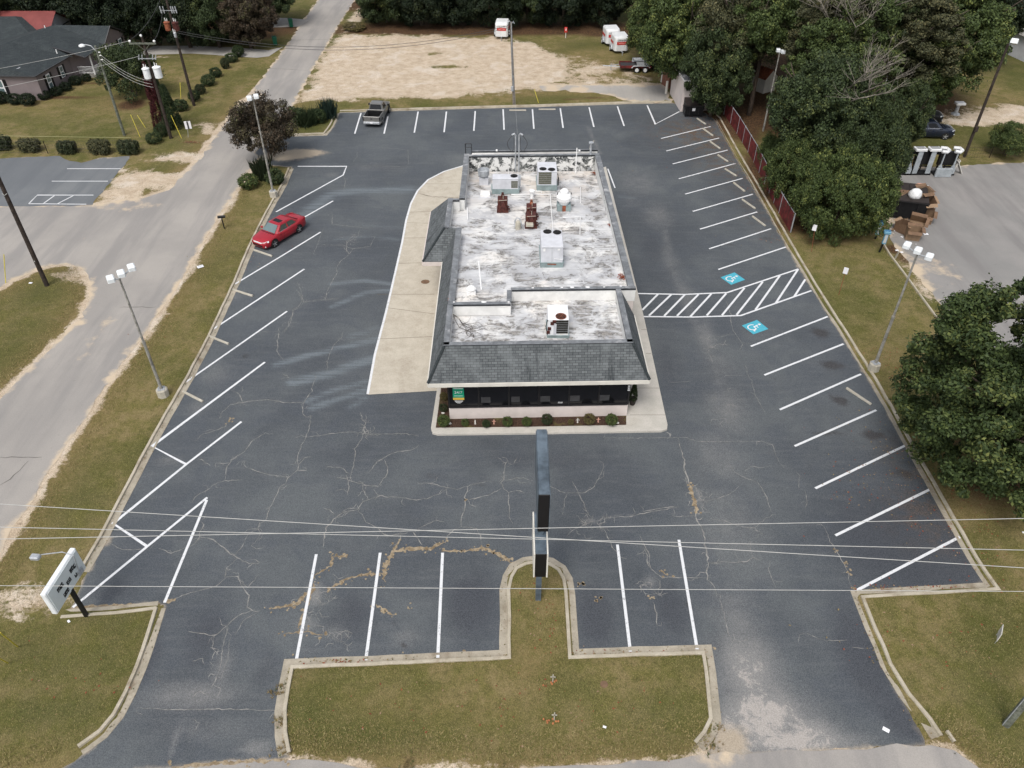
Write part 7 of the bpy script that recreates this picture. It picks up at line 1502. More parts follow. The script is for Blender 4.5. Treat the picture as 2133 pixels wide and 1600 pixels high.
# porch
pa, pb, pc = ws[2] + Vector((.1, .6, 0)), ws[2] + Vector((2.1, .7, 0)), ws[4] + Vector((.55, -.3, 0))
m = MB(); m.prism([(v.x, v.y) for v in (pa, pb, pc, ws[4], ws[2])], 0, .5); m.build('porch_floor', 'drive', o)
m = MB()
for v in (pa, pb, pc): m.box((v.x, v.y, 1.6), (.14, .14, 2.3))
m.build('porch_posts', 'white', o)
m = MB()
for u, v in ((pa, pb), (pb, pc)):
    m.tube([(u.x, u.y, 1.35), (v.x, v.y, 1.35)], .04, 5); m.tube([(u.x, u.y, .65), (v.x, v.y, .65)], .03, 5); k = int((v - u).length / .14)
    for i in range(k): w_ = u.lerp(v, i / k); m.tube([(w_.x, w_.y, .6), (w_.x, w_.y, 1.35)], .022, 4)
m.build('porch_railing', 'white', o)
m = MB(); v = pc; m.tube([(v.x, v.y, 1.3), (v.x + .4, v.y - .2, 1.2), (v.x + .9, v.y - .7, .3)], .12, 6); m.build('stair_rail', 'white', o)
m = MB(); q = H_(37, 150, 2.9); m.lathe(tuple(q), [(.02, .1), (.3, .25), (.42, .45), (.45, .47)], 10); m.tube([q, (q.x, q.y, q.z + .2)], .03, 5); m.build('satellite_dish', 'hvac', o)
m = MB()
for px, py, z in ((118, 108, 3.5), (45, 84, 4.2), (94, 58, 4.5)): q = H_(px, py, z); m.cyl((q.x, q.y, q.z - .2), (q.x, q.y, q.z + .25), .06, 6)
m.build('vent_pipes', 'white', o)
# second house and red roofed one behind
o = thing('grey_roofed_house', 'second house with a grey roof, just behind the mauve house at the left edge', 'house', (-66, 104, 0)); HO = Vector((-66, 104, 0))
m = MB(); m.prism([(-9, -5), (7.5, -4), (7.5, 4), (-9, 4)], 0, 2.9, top=False); m.build('wall', 'siding', o); m = MB(); m.poly([(-10, -5.6, 2.8), (8.2, -4.6, 2.8), (4, 0, 4.6), (-10, -.5, 4.6)]); m.poly([(8.2, -4.6, 2.8), (8.2, 4.6, 2.8), (4, 0, 4.6)]); m.poly([(-10, 4.6, 2.8), (8.2, 4.6, 2.8), (4, 0, 4.6), (-10, -.5, 4.6)]); m.build('roof', 'house_roof', o)
m = MB(); m.box((5.0, -4.3, 1.8), (1.0, .1, 1.3), R(3)); f = m.build('window', 'white', o); m = MB(); m.box((5.0, -4.37, 1.8), (.75, .06, 1.0), R(3)); m.build('pane', 'car_glass', f)
b = P(30, 58, 4.0); o = thing('red_roofed_house', 'house with a red metal roof and a pale gable, behind the grey roofed house', 'house', (b.x, b.y + 2, 0)); m = MB(); o.location.x -= 1.6; o.location.y += 2.2; m.prism([(-9, -3.5), (4.6, -3.5), (4.6, 3.5), (-9, 3.5)], 0, 2.9, top=False); m.poly([(4.6, -3.5, 2.9), (4.6, 3.5, 2.9), (4.6, 0, 4.7)]); m.build('wall', 'hvac', o); m = MB(); m.poly([(-9, -4, 2.75), (5.1, -4, 2.75), (5.1, 0, 4.85), (-9, 0, 4.85)]); m.poly([(-9, 4, 2.75), (5.1, 4, 2.75), (5.1, 0, 4.85), (-9, 0, 4.85)]); m.build('roof', 'red_roof', o)
b = P(2155, 140); o = thing('grey_side_house', 'weathered grey house entering at the upper right edge', 'house', (b.x + 3.2, b.y + 2, 0), R(12)); m = MB(); m.prism([(-3.6, -6), (4, -6), (4, 6), (-3.6, 6)], 0, 3.0, top=False); m.poly([(-3.6, -6, 3), (4, -6, 3), (.2, -6, 5)]); m.build('wall', 'hvac', o); m = MB(); m.poly([(-4, -6.5, 2.8), (.2, -6.5, 5.1), (.2, 6.5, 5.1), (-4, 6.5, 2.8)]); m.poly([(4.4, -6.5, 2.8), (.2, -6.5, 5.1), (.2, 6.5, 5.1), (4.4, 6.5, 2.8)]); m.build('roof', 'pole_steel', o)
m = MB(); m.box((-3.65, -2, 1.7), (.08, 1.0, 1.2)); f = m.build('window', 'white', o); m = MB(); m.box((-3.72, -2, 1.7), (.05, .75, .95)); m.build('pane', 'dark_glass', f)
# ------------------------------------------------------------------ vegetation
def leaf_mesh(name, cen, rad, nl, leaf, seed, flat=1.0, droop=0.0, asp=.55, shell=.55):
    """leaf clumps: cen (n,3), rad (n,), nl leaves per clump"""
    g = np.random.default_rng(seed); n = len(cen); N_ = n * nl
    ci = np.repeat(np.arange(n), nl); d = g.normal(size=(N_, 3)); d /= np.linalg.norm(d, axis=1)[:, None]
    rr = rad[ci] * (shell + (1 - shell) * g.random(N_)) ** .8 * (1 + .18 * g.normal(size=N_)); p = cen[ci] + d * rr[:, None] * np.array([1, 1, flat])
    nrm = d * .75 + g.normal(size=(N_, 3)) * .55 + np.array([0, 0, .35]); nrm /= np.linalg.norm(nrm, axis=1)[:, None]
    t = np.cross(nrm, g.normal(size=(N_, 3))); t[:, 2] -= droop; t /= np.linalg.norm(t, axis=1)[:, None]; b = np.cross(nrm, t)
    s = leaf * (.6 + .8 * g.random(N_))[:, None]; k = s * asp
    v = np.stack([p - t * s * .5, p + b * k * .5 + nrm * s * .06, p + t * s * .5, p - b * k * .5 + nrm * s * .06], axis=1).reshape(-1, 3)
    me = bpy.data.meshes.new(name); me.vertices.add(N_ * 4); me.vertices.foreach_set('co', v.astype(np.float32).ravel())
    me.loops.add(N_ * 4); me.loops.foreach_set('vertex_index', np.arange(N_ * 4, dtype=np.int32)); me.polygons.add(N_); me.polygons.foreach_set('loop_start', np.arange(0, N_ * 4, 4, dtype=np.int32))
    me.update(calc_edges=True)
    a = me.attributes.new('tint', 'FLOAT', 'FACE'); a.data.foreach_set('value', np.clip(g.normal(.45, .25, N_), 0, 1).astype(np.float32))
    cv = g.random(n); a = me.attributes.new('clump', 'FLOAT', 'FACE'); a.data.foreach_set('value', cv[ci].astype(np.float32))
    me.materials.append(M['leaf_dark']); return me
def crown(name, r, rv, nb, nl, leaf, seed, br=(.16, .30), low=-.75, core=.25, droop=0., flat=.8, egg=0.):
    g = np.random.default_rng(seed); d = g.normal(size=(nb * 3, 3)); d /= np.linalg.norm(d, axis=1)[:, None]; d = d[d[:, 2] > low][:nb]
    k = np.where(g.random(len(d)) < core, g.random(len(d)) * .6, .72 + .22 * g.random(len(d))); k *= 1 + .12 * np.sin(d[:, 0] * 5 + seed) * np.cos(d[:, 1] * 4 + seed * 2)
    c = d * k[:, None] + g.normal(size=(len(d), 3)) * .055; wz = 1 - egg * c[:, 2]
    c = np.column_stack([c[:, 0] * r * wz, c[:, 1] * r * wz, c[:, 2] * rv]); return leaf_mesh(name, c, r * (br[0] + (br[1] - br[0]) * g.random(len(c))), nl, leaf, seed + 1, flat, droop)
def branch(m, p, d, L_, r, depth, rng, spread=.6, kids=3, up=.15, mi=0):
    p = Vector(p); q = [p.copy()]; dd = Vector(d).normalized(); n = 4
    for i in range(n): dd = (dd + Vector((rng.gauss(0, .13), rng.gauss(0, .13), rng.gauss(up * .3, .08)))).normalized(); q.append(q[-1] + dd * L_ / n)
    m.tube(q, r, 6 if depth > 1 else 4, mi, r2=r * .5)
    if depth:
        for k in range(kids):
            i = rng.choice((2, 3, 4)); a = rng.uniform(0, 6.28); s = Vector((math.cos(a), math.sin(a), rng.uniform(-.1, .5))); branch(m, q[i], dd + s * spread, L_ * rng.uniform(.5, .72), r * .5, depth - 1, rng, spread, kids, up)
# prototypes (metres); scaled when placed
CR_M = {}
CR_M['oak'] = [crown('crown', 5, 4.2, 290, 380, .23, s, (.05, .20), -.9, .3) for s in (11, 12, 13)]
CR_M['tall'] = [crown('crown', 4.2, 6.0, 310, 340, .23, s, (.05, .20), -.95, .35, .5, egg=.15) for s in (21, 22)]
CR_M['vine'] = [crown('crown', 5, 4.0, 360, 330, .20, s, (.04, .16), -.8, .2, .9, 1.15) for s in (31, 32)]
CR_M['mag'] = [crown('crown', 6, 6, 420, 400, .20, 41, (.04, .14), -.95, .22)]
CR_M['small'] = [crown('crown', 3.6, 2.6, 110, 300, .19, s, (.09, .24), -.6, .3) for s in (51, 52)]
def trunk_mesh(seed, h, r, limb=3.2, n=5, stems=1):
    rng = random.Random(seed); m = MB()
    for s in range(stems):
        a = s * 6.28 / stems; lean = .0 if stems == 1 else .22; top = Vector((math.cos(a) * lean * h, math.sin(a) * lean * h, h)); b0 = Vector((math.cos(a) * .15 * (stems > 1), math.sin(a) * .15 * (stems > 1), -.2))
        q = [b0.lerp(top, i / 5) + Vector((rng.gauss(0, .05), rng.gauss(0, .05), 0)) for i in range(6)]; m.tube(q, r, 8, r2=r * .6)
        for k in range(n): a2 = rng.uniform(0, 6.28); branch(m, q[-1 - (k % 2)], (math.cos(a2), math.sin(a2), .8), limb, r * .5, 1, rng)
    return m
TR_M = {}
def getmesh(mb, mat, smooth=True): o = mb.build('trunk', mat, uv=False, smooth=smooth); me = o.data; bpy.data.objects.remove(o); return me
TR_M['oak'] = getmesh(trunk_mesh(1, 5.0, .32, 4.0, 6), 'bark'); TR_M['tall'] = getmesh(trunk_mesh(2, 7.0, .28, 3.4, 6), 'bark'); TR_M['vine'] = getmesh(trunk_mesh(3, 3.0, .22, 2.6, 5), 'bark'); TR_M['mag'] = getmesh(trunk_mesh(4, 5.5, .3, 4, 7), 'bark'); TR_M['small'] = getmesh(trunk_mesh(5, 2.2, .09, 1.8, 4, 3), 'bark')
BASE_R = {'oak': (5, 4.2), 'tall': (4.2, 6), 'vine': (5, 4), 'mag': (6, 6), 'small': (3.6, 2.6)}
rt = random.Random(77)
def tree(kind, px, py, zc, r, rv, mat, label, cat='tree', group=None, name='tree', dead=0, rot=None):
    """crown centre at height zc seen at px,py"""
    c = P(px, py, zc); o = thing(name, label, cat, (c.x, c.y, 0), 0, group); bR, bV = BASE_R[kind]
    me = rt.choice(CR_M[kind]); cr = link('crown', me, o); cr.location = (0, 0, zc); cr.scale = (r / bR, r / bR * rt.uniform(.92, 1.08), rv / bV); cr.rotation_euler = (0, 0, rt.uniform(0, 6.28) if rot is None else rot)
    cr.material_slots[0].link = 'OBJECT'; cr.material_slots[0].material = M[mat]
    th = max(1.2, zc - rv * .1); tm = TR_M[kind]; bh = {'oak': 5, 'tall': 7, 'vine': 3, 'mag': 5.5, 'small': 2.2}[kind]; t = link('trunk', tm, o); s = r / bR; t.scale = (s, s, th / bh * .85); t.rotation_euler = (0, 0, rt.uniform(0, 6.28))
    if dead:
        m = MB(); rng = random.Random(dead)
        for k in range(4): a = rng.uniform(3.4, 6.0); branch(m, (r * .35 * math.cos(a), r * .35 * math.sin(a), zc + rv * rng.uniform(.1, .6)), (math.cos(a), math.sin(a), .9), r * .75, .07, 3, rng, .9, 4)
        m.build('bare_limbs', 'limb', o, uv=False)
    return o
GR = 'trees along the right side'
tree('tall', 1738, 150, 8, 4.2, 5.4, 'leaf_vine', 'tall drooping tree between the brownish one and the one with long bare limbs', group=GR)
tree('tall', 1820, 55, 10, 4.6, 4.8, 'leaf_dark', 'tall dark tree above the coloured bundles', group=GR)
tree('tall', 1940, 118, 7.5, 4.0, 4.8, 'leaf_vine', 'feathery tree above the dark blue car', group=GR)
tree('oak', 1600, 36, 10, 4.3, 4.0, 'leaf_vine', 'yellow green tree left of the brownish one', group=GR)
tree('mag', 2122, 812, 6.3, 6.0, 5.9, 'leaf_magnolia', 'broad glossy dark green tree at the right edge, overhanging the kerb', group=None)
tree('vine', 1758, 405, 3.4, 4.15, 3.6, 'leaf_vine', 'wide vine covered tree nearest the white parking signs', group=GR)
tree('vine', 1672, 352, 2.8, 3.5, 2.9, 'leaf_vine', 'vine covered tree directly behind the red fence', group=GR)
tree('vine', 1795, 318, 4.2, 3.9, 4.0, 'leaf_dark', 'dark tree just left of the upended tow dollies', group=GR)
tree('vine', 1625, 318, 1.8, 2.2, 1.8, 'leaf_vine', 'small vine covered tree behind the far half of the red fence', group=GR)
tree('oak', 1722, 225, 7.0, 4.4, 4.4, 'leaf_dark', 'big dark tree behind the vine covered one, with bare grey limbs', group=GR, dead=5)
tree('oak', 1882, 236, 4.4, 2.3, 3.2, 'leaf_dark', 'dark tree overhanging the dark blue car', group=GR)
tree('tall', 1738, 80, 9.8, 4.5, 4.8, 'leaf_brown', 'brownish tree with many bare limbs behind the little red shed', group=GR, dead=7)
tree('tall', 1770, 105, 9, 5.0, 6, 'leaf_vine', 'tall tree with yellow green vines and bare limbs, amid the right hand wood', group=GR, dead=9)
tree('tall', 1885, 78, 9.5, 5.0, 4.8, 'leaf_brown', 'tall brownish tree behind the coloured bundles', group=GR)
tree('oak', 1985, 70, 8, 5.4, 5.0, 'leaf_vine', 'spreading tree at the right end of the wood, left of the white flood light', group=GR)
tree('oak', 2062, 20, 7, 4.2, 4.2, 'leaf_deep', 'dark tree at the top right above the white flood light', group=GR)
tree('oak', 1496, 140, 5.2, 3.5, 4.6, 'leaf_dark', 'hanging dark green tree over the pinkish shed', group=GR)
tree('oak', 1540, 45, 9, 4.8, 4.2, 'leaf_brown', 'tree with bare twigs behind the one over the shed', group=GR, dead=11)
tree('oak', 1425, 55, 7.5, 5.0, 5.0, 'leaf_vine', 'yellow green tree behind the low open trailer', group=GR)
tree('oak', 1372, 42, 5.0, 4.0, 4.4, 'leaf_vine', 'bushy tree beside the pair of white cargo trailers', group=GR)
tree('vine', 1385, 108, 2.0, 2.6, 2.2, 'leaf_teal', 'low bluish green bush tree between the low trailer and the shed', group=GR)
for k, (px, py, z, r, rv) in enumerate([(1600, -10, 10, 6, 5), (1700, -20, 10, 6, 5), (1810, -25, 10, 6, 5), (1910, -20, 10, 6, 5), (1470, -25, 9, 6, 5), (2010, -45, 9, 6, 5)]):
    tree('oak', px, py, z, r, rv, ['leaf_dark', 'leaf_brown', 'leaf_dark'][k % 3], ['first', 'second', 'third', 'fourth', 'fifth', 'sixth'][[1, 2, 3, 4, 0, 5][k]] + ' from the left of the treetops cut by the upper edge, right half', group='treetops at the upper right')
names = ['first', 'second', 'third', 'fourth', 'fifth', 'sixth', 'seventh', 'eighth', 'ninth', 'tenth']
for k, px in enumerate((800, 875, 950, 1025, 1100, 1175, 1250)):
    tree('oak', px, -26 + (k % 2) * 5, 4.6, 4.7, 4.8, ['leaf_dark', 'leaf_deep', 'leaf_deep', 'leaf_deep'][k % 4], names[k] + ' from the left of the low tree row behind the sandy lot', group='dark trees behind the sandy lot')
for k, px in enumerate((800, 900, 1000, 1100, 1200, 1290)):
    tree('tall', px, -80, 7.5, 5.2, 6.2, ['leaf_deep', 'leaf_dark'][k % 2], names[k] + ' from the left of the taller trees behind the low row', group='dark trees behind the sandy lot')
for k, (px, py, z, r, rv, mt) in enumerate([(70, -22, 6, 5.5, 5, 'leaf_deep'), (160, -20, 6, 5.5, 5, 'leaf_deep'), (240, -5, 6, 5.0, 5.0, 'leaf_deep'), (310, 8, 5, 4.6, 4.8, 'leaf_deep'), (375, 14, 5, 4.4, 4.8, 'leaf_deep'), (438, 14, 5, 4.2, 4.6, 'leaf_dark'), (-20, -30, 7, 5, 5, 'leaf_dark')]):
    tree('oak', px, py, z, r, rv, mt, ['dark tree behind the mauve house, left of its ridge', 'dark tree behind the ridge of the mauve house', 'dark tree behind the right end of the mauve house', 'dark tree right behind the white transformers', 'dark tree behind the tall red transformer pole', 'dark tree left of the reddish one at the far driveway', 'dark tree in the upper left corner'][k], group='dark trees behind the houses')
tree('oak', 508, 30, 4.2, 3.6, 3.6, 'leaf_purple', 'reddish purple tree by the far driveway and slim grey pole', group='dark trees behind the houses')
tree('oak', 560, -30, 5, 4, 4, 'leaf_dark', 'green tree cut by the upper edge left of the side road', group='dark trees behind the houses')
tree('small', 546, 262, 3.5, 3.5, 2.6, 'leaf_purple', 'round purple leaved tree beside the side road, behind a two headed lamp pole')
tree('small', 266, 148, 2.9, 3.1, 2.8, 'leaf_dark', 'low drooping dark tree in the lawn of the mauve house')
# shrubs : leaf balls shared
def ball_mesh(name, r, h, n, leaf, seed, boxy=0.0, nl=60):
    g = np.random.default_rng(seed); d = g.normal(size=(n, 3)); d /= np.linalg.norm(d, axis=1)[:, None]
    if boxy: m_ = np.abs(d).max(axis=1)[:, None]; d = d * (1 - boxy) + d / m_ * boxy * .8
    c = d * np.array([r * .82, r * .82, h * .41]) + np.array([0, 0, h * .5]); return leaf_mesh(name, c, np.full(n, r * .22), nl, leaf, seed, 1, 0, .6, .2)
BALL = [ball_mesh('foliage', 1, 1.7, 110, .12, s, 0, 50) for s in (61, 62)]; BOX = [ball_mesh('foliage', 1, 1.4, 150, .14, s, .8, 45) for s in (63, 64)]
CONE = []
for s in (65, 66):
    g = np.random.default_rng(s); n = 230; t = g.random(n) ** .8; a = g.random(n) * 6.28; rr_ = (1 - t) ** .75 * .92 + .06; CONE.append(leaf_mesh('foliage', np.column_stack([rr_ * np.cos(a), rr_ * np.sin(a), t * 4.2 + .1]), np.full(n, .22), 60, .13, s, 1.5, 0, .5, .2))
core_m = MB(); core_m.lathe((0, 0, 0), [(.1, 0), (.62, .25), (.78, .8), (.6, 1.35), (.05, 1.55)], 12); CORE = getmesh(core_m, 'black')
stem_m = MB(); 
for k in range(5): stem_m.tube([(0, 0, -.1), (.25 * math.cos(k * 1.3), .25 * math.sin(k * 1.3), .9)], .04, 5, r2=.015)
STEM = getmesh(stem_m, 'bark')
def shrub(mesh, px, py, sx, sy, sz, mat, label, name='shrub', group=None, z=0.0, cat='shrub', up=0):
    c = P(px, py, z); o = thing(name, label, cat, (c.x, c.y, z), 0, group); f = link('foliage', mesh, o); f.scale = (sx, sy, sz); f.rotation_euler = (0, 0, 0 if mesh in BOX else rt.uniform(0, 6.28)); f.material_slots[0].link = 'OBJECT'; f.material_slots[0].material = M[mat]
    s = link('stems', STEM, o); s.scale = (sx, sy, sz); return o
RB = [(498, 118), (484, 130), (470, 144), (452, 161), (435, 179), (421, 197), (405, 212), (381, 231), (348, 272), (340, 285), (321, 299)]
for i, (px, py) in enumerate(RB):
    lb = names[i] + ' of the round clipped bushes down the lawn, counted from the far driveway' if i < 8 else ['farthest', 'middle', 'nearest'][i - 8] + ' of the three round bushes round the white transformer pole'
    s_ = .74 + .11 * math.sin(i * 2.1); shrub(BALL[i % 2], px + 2 * math.sin(i * 3.3), py, s_, s_ * (1 + .15 * math.cos(i * 1.7)), .74 + .08 * math.cos(i * 2.9), ['leaf_box', 'leaf_hedge', 'leaf_dark'][(i * 5) % 3], lb, group='round clipped bushes on the lawn')
for i, (px, py) in enumerate([(8, 312), (65, 316), (144, 319), (211, 321), (272, 320)]):
    shrub(BOX[i % 2], px, py, 1.12 + .12 * math.sin(i * 2.3), .78, .98 + .1 * math.cos(i * 1.9), ['leaf_hedge', 'leaf_brown'][i % 2], names[i] + ' from the left of the boxy clipped bushes behind the neighbour parking lot', group='boxy clipped bushes in a row')
for i, (px, py, s_) in enumerate([(5, 216, .9), (35, 218, .8), (62, 220, .9), (95, 208, .7), (120, 200, .7), (140, 190, .7), (160, 178, .75), (182, 170, .6)]):
    shrub(BALL[i % 2], px, py, s_, s_, s_ * .9, 'leaf_deep', names[i] + ' from the left of the low shrubs along the mauve house wall', group='shrubs along the mauve house')
for i, (px, py) in enumerate([(462, 86), (512, 86)]): shrub(BOX[i], px, py, 2.1, .9, 1.1, 'leaf_deep', ['left', 'right'][i] + ' of two long clipped hedges beyond the far driveway', 'hedge', 'hedges beyond the far driveway')
shrub(CONE[0], 339, 268, .78, .78, 1.5, 'leaf_maroon', 'tall maroon cone shrub next to the green one', 'cone_shrub'); shrub(CONE[1], 363, 268, .95, .95, 1.02, 'leaf_box', 'dark green cone shrub next to the maroon one', 'cone_shrub'); shrub(CONE[0], 352, 262, .7, .7, 1.1, 'leaf_box', 'slim green cone shrub squeezed behind the maroon one', 'cone_shrub')
shrub(BALL[0], 520, 392, .95, .95, .8, 'leaf_vine', 'low bright bush at the foot of the purple leaved tree', group=None); shrub(BALL[1], 575, 383, .9, .9, .85, 'leaf_dark', 'dark bush at the corner of the left kerb, under the lamp pole')
def spiky(px, py, n, h, r, mat, label, seed, z=.05):
    c = P(px, py, z); g = random.Random(seed); o = thing('spiky_shrub', label, 'shrub', (c.x, c.y, z)); m = MB()
    for _ in range(n):
        a = g.uniform(0, 6.28); t = g.uniform(.1, 1); x, y = g.gauss(0, r * .35), g.gauss(0, r * .35); q = (x + r * t * math.cos(a), y + r * t * math.sin(a), h * g.uniform(.55, 1)); w_ = .05; nx, ny = -math.sin(a) * w_, math.cos(a) * w_
        m.add([(x + nx, y + ny, 0), (x - nx, y - ny, 0), ((x + q[0]) / 2 - nx, (y + q[1]) / 2 - ny, q[2] * .6), q, ((x + q[0]) / 2 + nx, (y + q[1]) / 2 + ny, q[2] * .6)], [(0, 1, 2, 3, 4)])
    m.build('blades', mat, o, uv=False); return o
spiky(550, 372, 260, 2.2, .9, 'leaf_hedge', 'upright spiky shrub below the purple leaved tree', 1); spiky(640, 262, 240, 2.0, 1.1, 'leaf_dark', 'spiky dark shrub on the rear left grass corner', 2); spiky(685, 246, 220, 2.3, .9, 'leaf_teal', 'spiky bluish shrub nearest the rear left corner of the lot', 3)
shrub(BALL[1], 618, 262, 1.3, 1.0, 1.2, 'leaf_dark', 'rounded dark bush right of the purple leaved tree'); shrub(BALL[0], 662, 256, 1.1, 1.0, .9, 'leaf_box', 'rounded green bush between the two spiky shrubs')
shrub(BALL[0], 738, 62, 1.6, 2.0, .5, 'leaf_straw', 'dry brownish weeds at the left end of the dark tree row', 'weeds')
tree('small', 2108, 288, 1.8, 2.1, 1.6, 'leaf_vine', 'small loose tree by the wire fence at the right edge')
for i, (px, py, s_, mt) in enumerate([(925, 832, .21, 'leaf_straw'), (924, 856, .21, 'leaf_hedge'), (925, 886, .30, 'leaf_vine'), (969, 886, .19, 'leaf_vine'), (1013, 889, .20, 'leaf_box'), (1057, 886, .25, 'leaf_vine'), (1097, 886, .24, 'leaf_vine'), (1139, 882, .27, 'leaf_hedge'), (1189, 884, .15, 'leaf_straw'), (1227, 882, .28, 'leaf_straw'), (1273, 884, .30, 'leaf_vine')]):
    lb = ['farthest back bush down the left side of the planting bed', 'middle bush down the left side of the planting bed', 'largest bush at the left corner of the planting bed'][i] if i < 3 else names[i - 3] + ' bush from the left along the front of the white wall'
    c = P(px, py, .16); o = thing('bed_bush', lb, 'bush', (c.x, c.y, .16), 0, 'small bushes in the planting bed'); f = link('foliage', BALL[i % 2], o); s_ *= 1.3; f.scale = (s_, s_, s_ * 1.15); f.material_slots[0].link = 'OBJECT'; f.material_slots[0].material = M[mt]; s = link('stems', STEM, o); s.scale = (s_, s_, s_)
c = P(1317, 842, .14); o = thing('potted_conifer', 'dark potted conifer beside the right end of the front window', 'potted plant', (c.x, c.y, .14)); f = link('foliage', CONE[0], o); f.scale = (.27, .27, .30); f.location = (0, 0, .4); f.material_slots[0].link = 'OBJECT'; f.material_slots[0].material = M['leaf_box']; m = MB(); m.lathe((0, 0, 0), [(.15, 0), (.24, .42), (.26, .46), (.22, .46), (.2, .4)], 14); m.build('pot', 'terracotta', o)
# fallen leaves and weeds (uncountable)
m = MB(); g = random.Random(31); mt = []
def lf(x, y, z, s_, mi): a = g.uniform(0, 6.28); m.add([(x + s_ * math.cos(a), y + s_ * math.sin(a), z), (x + s_ * .6 * math.cos(a + 1.6), y + s_ * .6 * math.sin(a + 1.6), z + g.uniform(0, .02)), (x - s_ * math.cos(a), y - s_ * math.sin(a), z + .004), (x + s_ * .6 * math.cos(a - 1.6), y + s_ * .6 * math.sin(a - 1.6), z + g.uniform(0, .02))], [(0, 1, 2, 3)], mi)
for (cx, cy, rx, ry, n_, z) in [(1880, 1000, 2.5, 4, 160, .03), (1770, 1010, 1.5, 1.5, 40, .03), (2000, 1050, 1.5, 5, 260, .12), (1950, 1320, 4, 2.5, 120, .11), (900, 1470, 5, 1.5, 70, .11), (1250, 1470, 4, 1.5, 60, .11), (1122, 1300, .8, 2, 60, .11), (150, 1420, 3, 1.5, 40, .11), (1480, 262, 3, 2.5, 320, .035), (1540, 340, 1.5, 7, 320, .04), (2040, 1150, .3, 3.5, 160, .05), (1700, 500, 4, 1.0, 200, .11), (1850, 760, 1.5, 2.5, 80, .11), (1300, 1362, 4, .15, 50, .05), (720, 1380, 2, .12, 50, .05), (1900, 1225, 2.5, .15, 60, .05), (400, 298, .9, .35, 140, .1), (540, 500, 2, 6, 50, .1), (330, 700, 1.5, 5, 40, .1), (1400, 300, 4, 6, 60, .03), (1200, 140, 8, 5, 60, .03)]:
    c = P(cx, cy)
    for _ in range(n_): lf(c.x + g.gauss(0, rx * .6), c.y + g.gauss(0, ry * .6), z + .005, g.uniform(.025, .07), g.choice((0, 0, 1, 1, 2)))
tag(m.build('fallen_leaves', ['leafred', 'tuft_dry', 'card']), 'scattered fallen leaves along kerbs, on grass and asphalt', 'fallen leaves', kind='stuff')
# weeds and short grass tufts along kerbs
def tufts(pts, n, sp, h, z, mats_, name, label, spots=False):
    m = MB(); l = px2(pts); seg = [] if spots else [(a, b, math.dist(a, b)) for a, b in zip(l[:-1], l[1:])]; T = sum(s[2] for s in seg)
    for _ in range(n):
        if spots: x, y = g.choice(l)
        else:
            u = g.uniform(0, T)
            for a, b, d in seg:
                if u <= d: x, y = a[0] + (b[0] - a[0]) * u / d, a[1] + (b[1] - a[1]) * u / d; break
                u -= d
        x += g.gauss(0, sp); y += g.gauss(0, sp); mi = g.randrange(len(mats_))
        for _ in range(7):
            a = g.uniform(0, 6.28); r_ = h * g.uniform(.3, .9); m.add([(x + .012 * math.sin(a), y - .012 * math.cos(a), z), (x - .012 * math.sin(a), y + .012 * math.cos(a), z), (x + r_ * math.cos(a), y + r_ * math.sin(a), z + h * g.uniform(.4, 1))], [(0, 1, 2)], mi)
    return m
K_ = ['tuft_dry', 'tuft_dry', 'tuft_green']
m = tufts(left_k, 260, .14, .07, .03, K_, '', ''); m2 = tufts([(610, 1378), (850, 1371), (1050, 1364), (1050, 1230), (1060, 1180), (1120, 1162), (1180, 1190), (1190, 1300), (1197, 1360), (1474, 1352), (1488, 1450), (1492, 1540)], 90, .10, .06, .03, K_, '', ''); m.add(m2.v, m2.f); m.mi[-len(m2.f):] = m2.mi
m2 = tufts([(340, 1262), (292, 1400), (245, 1500), (205, 1535)], 40, .15, .07, .03, K_, '', ''); m.add(m2.v, m2.f); m.mi[-len(m2.f):] = m2.mi
m2 = tufts([(1777, 1240), (1840, 1392), (1900, 1490), (1935, 1545), (1985, 1565)], 50, .15, .07, .03, K_, '', ''); m.add(m2.v, m2.f); m.mi[-len(m2.f):] = m2.mi
m2 = tufts([(580, 1440), (586, 1500), (592, 1560), (1492, 1520), (1485, 1560), (1050, 1600), (850, 1595)], 160, .18, .16, .03, K_, '', '', True); m.add(m2.v, m2.f); m.mi[-len(m2.f):] = m2.mi
tag(m.build('kerb_weeds', K_, uv=False), 'short weeds and grass tufts growing along the kerbs and cracks', 'weeds', kind='stuff')

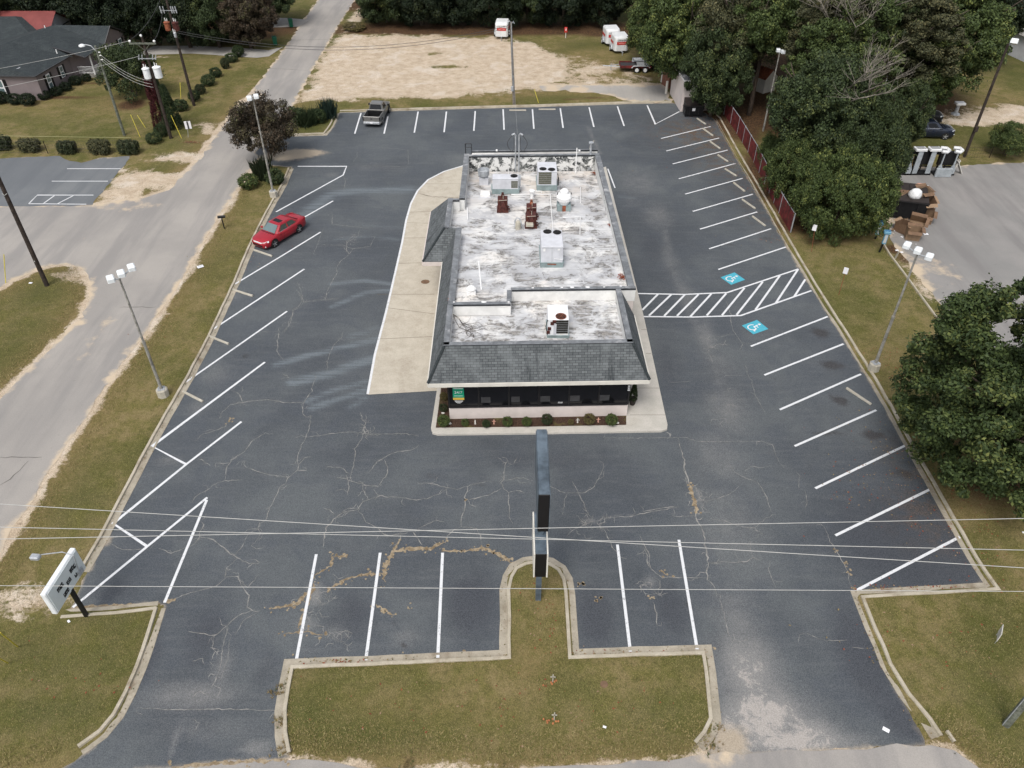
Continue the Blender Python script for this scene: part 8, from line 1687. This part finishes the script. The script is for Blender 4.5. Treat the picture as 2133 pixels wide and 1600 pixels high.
# grass blades on the near lawns (uncountable)
def grass():
    g = np.random.default_rng(5); areas = [([(598, 1392), (1060, 1374), (1062, 1250), (1075, 1190), (1120, 1174), (1160, 1186), (1180, 1240), (1188, 1372), (1470, 1362), (1480, 1450), (1484, 1530), (1450, 1575), (1160, 1592), (610, 1578), (594, 1500)], 13000),
        ([(595, 365), (570, 425), (520, 516), (435, 705), (340, 872), (262, 1020), (205, 1130), (150, 1215), (60, 1280), (-30, 1270), (0, 1170), (90, 1030), (180, 880), (260, 765), (350, 640), (440, 490), (500, 395)], 12000),
        ([(0, 1300), (130, 1290), (322, 1272), (300, 1340), (262, 1440), (200, 1520), (100, 1590), (-50, 1620), (-60, 1320)], 6000),
        ([(1800, 1245), (2080, 1235), (2040, 1170), (1950, 1010), (1990, 1000), (2200, 1300), (2250, 1700), (2060, 1600), (1960, 1530), (1860, 1385)], 10000),
        ([(1655, 500), (1700, 510), (1840, 515), (1965, 690), (1900, 760), (1880, 850), (1870, 860), (1775, 710)], 7000), ([(0, 610), (90, 560), (160, 556), (180, 600), (150, 660), (0, 820), (-60, 860), (-60, 640)], 5000)]
    P_ = []
    for pl, n in areas:
        p2 = P2(pl); a = np.array(p2); x = g.uniform(a[:, 0].min(), a[:, 0].max(), n * 4); y = g.uniform(a[:, 1].min(), a[:, 1].max(), n * 4); k = sdf(p2, x, y) < -.05; P_.append(np.column_stack([x[k], y[k]])[:n])
    p = np.vstack(P_); p = np.repeat(p, 3, axis=0) + g.normal(size=(len(p) * 3, 2)) * .035; n = len(p); a = g.uniform(0, 6.28, n); h = g.uniform(.04, .11, n); w_ = .012
    b0 = np.column_stack([p[:, 0] - np.sin(a) * w_, p[:, 1] + np.cos(a) * w_, np.full(n, .06)]); b1 = np.column_stack([p[:, 0] + np.sin(a) * w_, p[:, 1] - np.cos(a) * w_, np.full(n, .06)]); t = np.column_stack([p[:, 0] + np.cos(a) * h, p[:, 1] + np.sin(a) * h, .09 + h * .5])
    v = np.stack([b0, b1, t], axis=1).reshape(-1, 3); me = bpy.data.meshes.new('grass_blades'); me.vertices.add(n * 3); me.vertices.foreach_set('co', v.astype(np.float32).ravel()); me.loops.add(n * 3); me.loops.foreach_set('vertex_index', np.arange(n * 3, dtype=np.int32)); me.polygons.add(n); me.polygons.foreach_set('loop_start', np.arange(0, n * 3, 3, dtype=np.int32)); me.update(calc_edges=True)
    at = me.attributes.new('tint', 'FLOAT', 'FACE'); at.data.foreach_set('value', g.random(n).astype(np.float32))
    m = N('grass_blade', .9, .1); tn = m.attr('tint'); c = m.mix(m.ramp(tn, .1, .6), (.105, .115, .03), (.24, .195, .085)); c = m.mix(m.ramp(tn, .8, .95), c, (.34, .28, .14)); m.col(c); me.materials.append(m.m)
    tag(link('grass_blades', me), 'short grass blades on the lawns round the parking lot', 'grass', kind='stuff')
grass()
